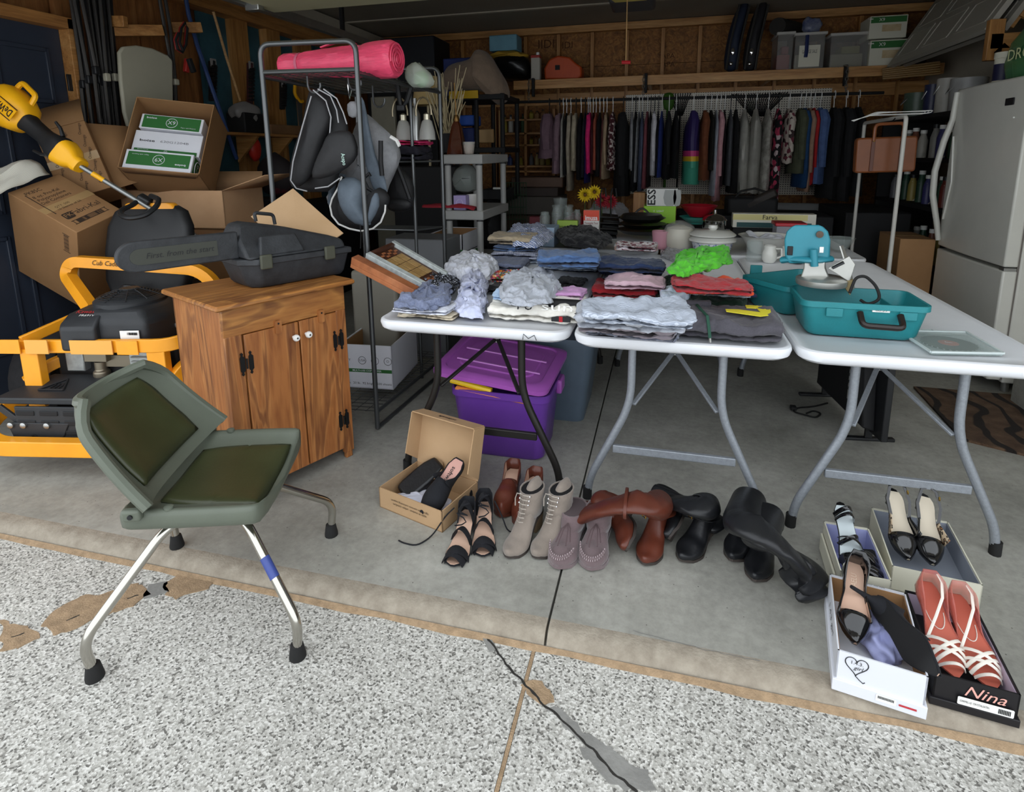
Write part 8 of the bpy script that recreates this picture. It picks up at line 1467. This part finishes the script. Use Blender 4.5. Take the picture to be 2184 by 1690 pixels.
# ================================================================ right side: refrigerator, garment rack, shelves
M_FR = mat('white fridge enamel', 'c9c8c0', .32, var=.03, coat=.2); M_SEAL = mat('grey seal', '6f6a64', .7)
def fridge():
    XF, Y0, Y1, H, zs = 1.86, 3.77, 4.60, 1.79, .735; t = thing('refrigerator', 'white refrigerator with freezer drawer beside the concrete step', 'refrigerator', (2.2, 4.2, 0))
    MB().box((XF+.42, (Y0+Y1)/2, H/2+.03), (.68, Y1-Y0-.02, H-.06)).build('cabinet', M_FR, t, bevel=.012, seg=3); MB().box((XF+.078, (Y0+Y1)/2, H/2+.03), (.012, Y1-Y0-.03, H-.1)).build('gasket', M_SEAL, t)
    up = None
    for z0, z1 in ((zs+.012, H), (.08, zs-.008)):
        f = MB(); rings = []
        for i in range(9): u = i/8; y = Y0+(Y1-Y0)*u; b = .012*(1-(2*u-1)**2); rings.append([(XF-b, y, z0), (XF-b, y, z1), (XF+.07, y, z1), (XF+.07, y, z0)])
        d = f.loft(rings).build('door' if z0 > .5 else 'freezer_drawer', M_FR, t, bevel=.010, seg=3); up = up or d
    h = [(XF-.012, Y1-.03, zs+.05), (XF-.03, Y1-.025, zs+.16), (XF-.075, Y1-.02, zs+.36), (XF-.08, Y1-.02, zs+.52), (XF-.05, Y1-.022, zs+.72), (XF-.018, Y1-.028, zs+.86), (XF-.012, Y1-.03, H-.02)]
    MB().tube(h, [.016, .018, .020, .020, .020, .018, .016], 10).build('handle', M_FR, up); MB().tube([(XF-.012, Y1-.06, zs+.2), (XF-.006, Y1-.10, zs+.45), (XF-.012, Y1-.06, zs+.75)], .008, 6).build('grip_ridge', M_FR, up)
    MB().box((XF-.012, Y0+.16, H-.13), (.006, .085, .04)).build('badge', M_INK, up, bevel=.004); MB().sphere((XF-.010, Y0+.10, H-.22), .005, 8).build('screw', M_WHITE, up); MB().box((XF+.03, Y0+.02, zs), (.06, .05, .016)).build('hinge', M_STEEL, t)
    for y in (Y0+.05, Y1-.05): MB().tube([(XF+.12, y, 0), (XF+.12, y, .06)], .02, 10).build('foot', M_STEEL, t)
fridge()
# on top of the refrigerator
zt = 1.79
q = thing('green_bag_pack', 'clear plastic pack of green bottles on top of refrigerator', 'bag', (2.05, 4.05, zt)); MB().loft([[(2.08+x*s, 4.05+y*s, zt+z) for x, y in rrect(.30, .46, .1, 4)] for z, s in ((0, .95), (.10, 1.05), (.22, .95), (.30, .7), (.33, .4))]).build('film', mat('green tinted film', '4f8a5a', .15, alpha=.7), q); MB().loft([[(2.08+x*s, 4.05+y*s, zt+z) for x, y in rrect(.26, .40, .08, 4)] for z, s in ((.005, .9), (.12, 1), (.20, .8))]).build('contents', mat('green liquid', '1f7a3a', .3), q); txt('DROP', q, (1.915, 4.02, zt+.14), (0, -1, 0), (0, 0, 1), .09, mat('pale print', 'd9d8a8', .5), width=.28)
q = thing('white_bucket', 'white bucket with warning print and coiled hose behind the green pack', 'bucket', (2.35, 4.3, zt)); MB().lathe([(.13, 0), (.15, .36), (.155, .36), (.155, .38)], 24, (2.3, 4.3, zt)).build('body', mat('white bucket plastic', 'b5b3ac', .45), q); MB().lathe([(.151, .20), (.151, .30)], 24, (2.3, 4.3, zt), cap=False).build('label', mat('red white label', 'b9b5ad', .5, col2='8a1c24', vscale=9, thr=.58), q)
for k in range(5): MB().tube([(2.3+.16*math.cos(a), 4.3+.16*math.sin(a), zt+.39+.02*k) for a in [2*math.pi*j/24 for j in range(24)]], .011, 6, closed=True).build('hose_coil', mat('dark green hose', '1c2a22', .5), q)
for x, y, r, h, lb in ((2.02, 4.42, .05, .20, 'white tub with dark label on top of refrigerator'), (2.16, 4.50, .055, .24, 'tall white tub with pink lid on top of refrigerator')):
    q = thing('white_tub', lb, 'tub', (x, y, zt)); MB().lathe([(r, 0), (r, h*.8), (r*1.08, h*.82), (r*1.08, h), (0, h)], 18, (x, y, zt)).build('body', M_CREAM, q); MB().lathe([(r*1.01, h*.15), (r*1.01, h*.65)], 18, (x, y, zt), cap=False).build('label', mat('navy label', '1f2040', .5), q)
# white garment rack with briefcase
M_RACKW = mat('white tube', 'c4c2bb', .4); xa, xb, yr = 1.36, 1.56, 4.48
q = thing('white_garment_rack', 'white tube garment rack behind the right table', 'rack', (1.39, 4.6, 0)); 
MB().tube(fillet([(1.475, 4.30, 0), (1.475, 4.30, 1.61), (1.495, 5.18, 1.61), (1.495, 5.18, 0)], .03, 4), .013, 10).build('hoop_frame', M_RACKW, q)
for y in (4.30, 5.18): MB().tube([(1.30, y, .012), (1.62, y, .012)], .012, 8).build('foot_rail', M_RACKW, q)
for i in range(3):
    h = thing('wire_hanger', 'white wire hanger lying across the top of the white garment rack', 'hanger', (1.38, yr+.05*i, 1.63), group='wire hangers on the white rack'); MB().tube(fillet([(xa-.14+.02*i, yr+.03+.05*i, 1.60), (1.38, yr-.02+.05*i, 1.645+.006*i), (xb+.14, yr+.02+.06*i, 1.655), (xb+.13, yr+.06+.05*i, 1.64), (1.36, yr+.02+.05*i, 1.635)], .03), .0028, 5).build('wire', M_WHITE, h)
M_TANL = mat('tan leather', '7a4422', .4, var=.12, vscale=8); q = thing('leather_briefcase', 'tan leather briefcase hanging from the white garment rack', 'briefcase', (1.42, 4.40, 1.25)); out = [(xx, zz) for xx, zz in rrect(.36, .235, .02, 3)]
P = Vector((1.43, 4.44, 1.37)); MB().prism(out, -.07, P, (1, 0, .03), (-.03, 0, 1)).build('body', M_TANL, q, bevel=.012, seg=3)
for dx in (-.085, .085): MB().box(P+Vector((dx, -.004, -.01)), (.022, .01, .20)).build('strap', mat('dark tan leather', '5a2f1e', .4), q, bevel=.002); MB().sphere(P+Vector((dx, -.012, .09)), .006, 8).build('rivet', M_GOLD, q)
MB().tube(fillet([P+Vector((-.085, -.006, .09)), P+Vector((-.085, -.006, .20)), P+Vector((.085, -.006, .205)), P+Vector((.085, -.006, .095))], .03), .011, 8).build('handle', M_TANL, q); MB().tube([P+Vector((0, 0, .20)), P+Vector((.05, .03, .25))], .004, 6).build('hook', M_DARKMET, q)
# dark shelf with spray cans, paint pails, cartons
XS = 2.0; q = thing('black_supply_shelf', 'black shelf of spray cans and paint between garment rack and refrigerator', 'shelf', (2.2, 5.4, 0))
for z in (.5, .95, 1.32, 1.66): MB().box((2.22, 5.55, z), (.5, 1.5, .03)).build('board', M_BLK, q)
for y in (4.82, 6.28): MB().box((2.22, y, .85), (.5, .03, 1.7)).build('side', M_BLK, q)
r2 = random.Random(21); CC = {'8c8a84': 'grey', '6a2a22': 'dark red', '2c4a3a': 'green', '9a8a4a': 'mustard', '5a5a60': 'slate', '7a4a3a': 'brown', '3a3a6a': 'blue', 'a8a49a': 'white'}
for z, n_, h, lv in ((1.335, 8, .24, 'upper'), (.965, 8, .24, 'middle'), (.515, 6, .28, 'lower')):
    for i in range(n_): y = 4.92+i*.17+r2.uniform(-.02, .02); c = r2.choice(list(CC)); bottle('spray_can', f'{CC[c]} spray can on the {lv} board of the black supply shelf', (XS+.06+r2.uniform(0, .05), y, z), .036, h*r2.uniform(.85, 1.1), mat('can '+c, c, .4, col2='c0bcb0', vscale=14, thr=.62), M_WHITE if r2.random() < .5 else None, 'can', .6, 'cans on the black supply shelf', 10)
for y, r, h, c, lb in ((6.05, .10, .22, '4a5a4c', 'large green paint tin on top of the black supply shelf'), (5.75, .06, .26, '2c3050', 'dark bottle beside the green paint tin'), (5.5, .07, .28, 'b0ada4', 'white jug on top of the black supply shelf'), (5.15, .11, .24, '9a9a98', 'steel pail on top of the black supply shelf')):
    q = thing('paint_tin', lb, 'tin', (2.15, y, 1.675)); MB().lathe([(r, 0), (r*1.05, h), (r*.95, h), (r*.9, h*.96), (0, h*.96)], 18, (2.15, y, 1.675)).build('body', mat('tin '+c, c, .4, var=.15), q); MB().tube([(2.15-r*.9, y-r*.4, 1.675+h*.8), (2.15-r*1.3, y, 1.675+h*.55), (2.15-r*.9, y+r*.4, 1.675+h*.8)], .004, 5).build('bail', M_STEEL, q)
carton('plain brown carton beside the refrigerator', (1.64, 4.63, 0), Rz(.0), (.22, .42, .78), M_CARD); tag(MB().box((1.70, 5.75, .45), (.48, .9, .9)).build('gas_range', M_BLK, None, bevel=.01), 'black appliance standing in the dark corner behind garment rack', 'appliance')
tag(puff([(1630, 440), (1640, 432), (1830, 440), (1836, 470), (1835, 490), (1640, 470)], 6.3, .06, mat('grey table leaf', '6d6f70', .5), 'folded_table', None), 'folded grey table leaning below the dark coats', 'table')
# wooden bracket shelf with stored doors
q = thing('wall_bracket', 'pine knee bracket holding stored doors above the paint tins', 'bracket', (2.3, 4.9, 1.9)); zb = 2.02; MB().bar((2.08, 4.72, 1.98), (2.08, 4.72, 2.24), .09, .05).build('post', M_STUD, q, bevel=.004); MB().bar((2.05, 4.72, 2.10), (2.64, 4.72, 2.10), .05, .10).build('arm', M_BEAM, q, bevel=.004); MB().bar((2.10, 4.72, 2.06), (2.45, 4.72, 1.74), .05, .09).build('brace', M_BEAM, q, bevel=.004)
MDR = mat('white door paint', 'a8a397', .5)
for i in range(2):
    a = Vector((2.06+.10*i, 4.75, 2.17)); b = Vector((2.06+.10*i, 6.55, 2.17)); up = Vector((.36, 0, .60)); n = Vector((-.86, 0, .5))
    q = thing('stored_panel_door', ('white six-panel interior door stored on the brackets, facing the room', 'white six-panel interior door stored behind the first')[i], 'door', (a+b)/2); MB().loft([[a, b, b+up, a+up], [a+n*.035, b+n*.035, b+up+n*.035, a+up+n*.035]]).build('slab', MDR, q)
    for u0, u1 in ((.05, .30), (.37, .62), (.69, .94)):
        for v0, v1 in ((.12, .45), (.55, .88)):
            f = MB(); c = [a.lerp(b, uu)+up*vv+n*.037 for uu, vv in ((u0, v0), (u1, v0), (u1, v1), (u0, v1))]
            for k in range(4): f.bar(c[k], c[(k+1) % 4], .018, .010, n)
            f.build('panel_moulding', MDR, q)
for i in range(3): tag(MB().bar((2.18+.06*i, 4.78-.02*i, 2.20+.05*i), (2.5+.06*i, 4.78-.02*i, 2.80), .05, .035, (0, 1, 0)).build('stored_board', M_BEAM, None, bevel=.003), ('pine board leaning in front of the stored doors', 'pine board behind the first stored board', 'pine board nearest the wall by stored doors')[i], 'board')
f = thing('bamboo_bundle', 'bundle of thin bamboo stakes on the end of the beam', 'bundle', Yp(1940, 150, 6.5)); 
for k in range(6): MB().tube([Yp(1882, 148+4*k, 6.5), Yp(2005, 132+5*k, 6.4)], .010, 6).build('stake', mat('bamboo', '8a6a3a', .5), f)
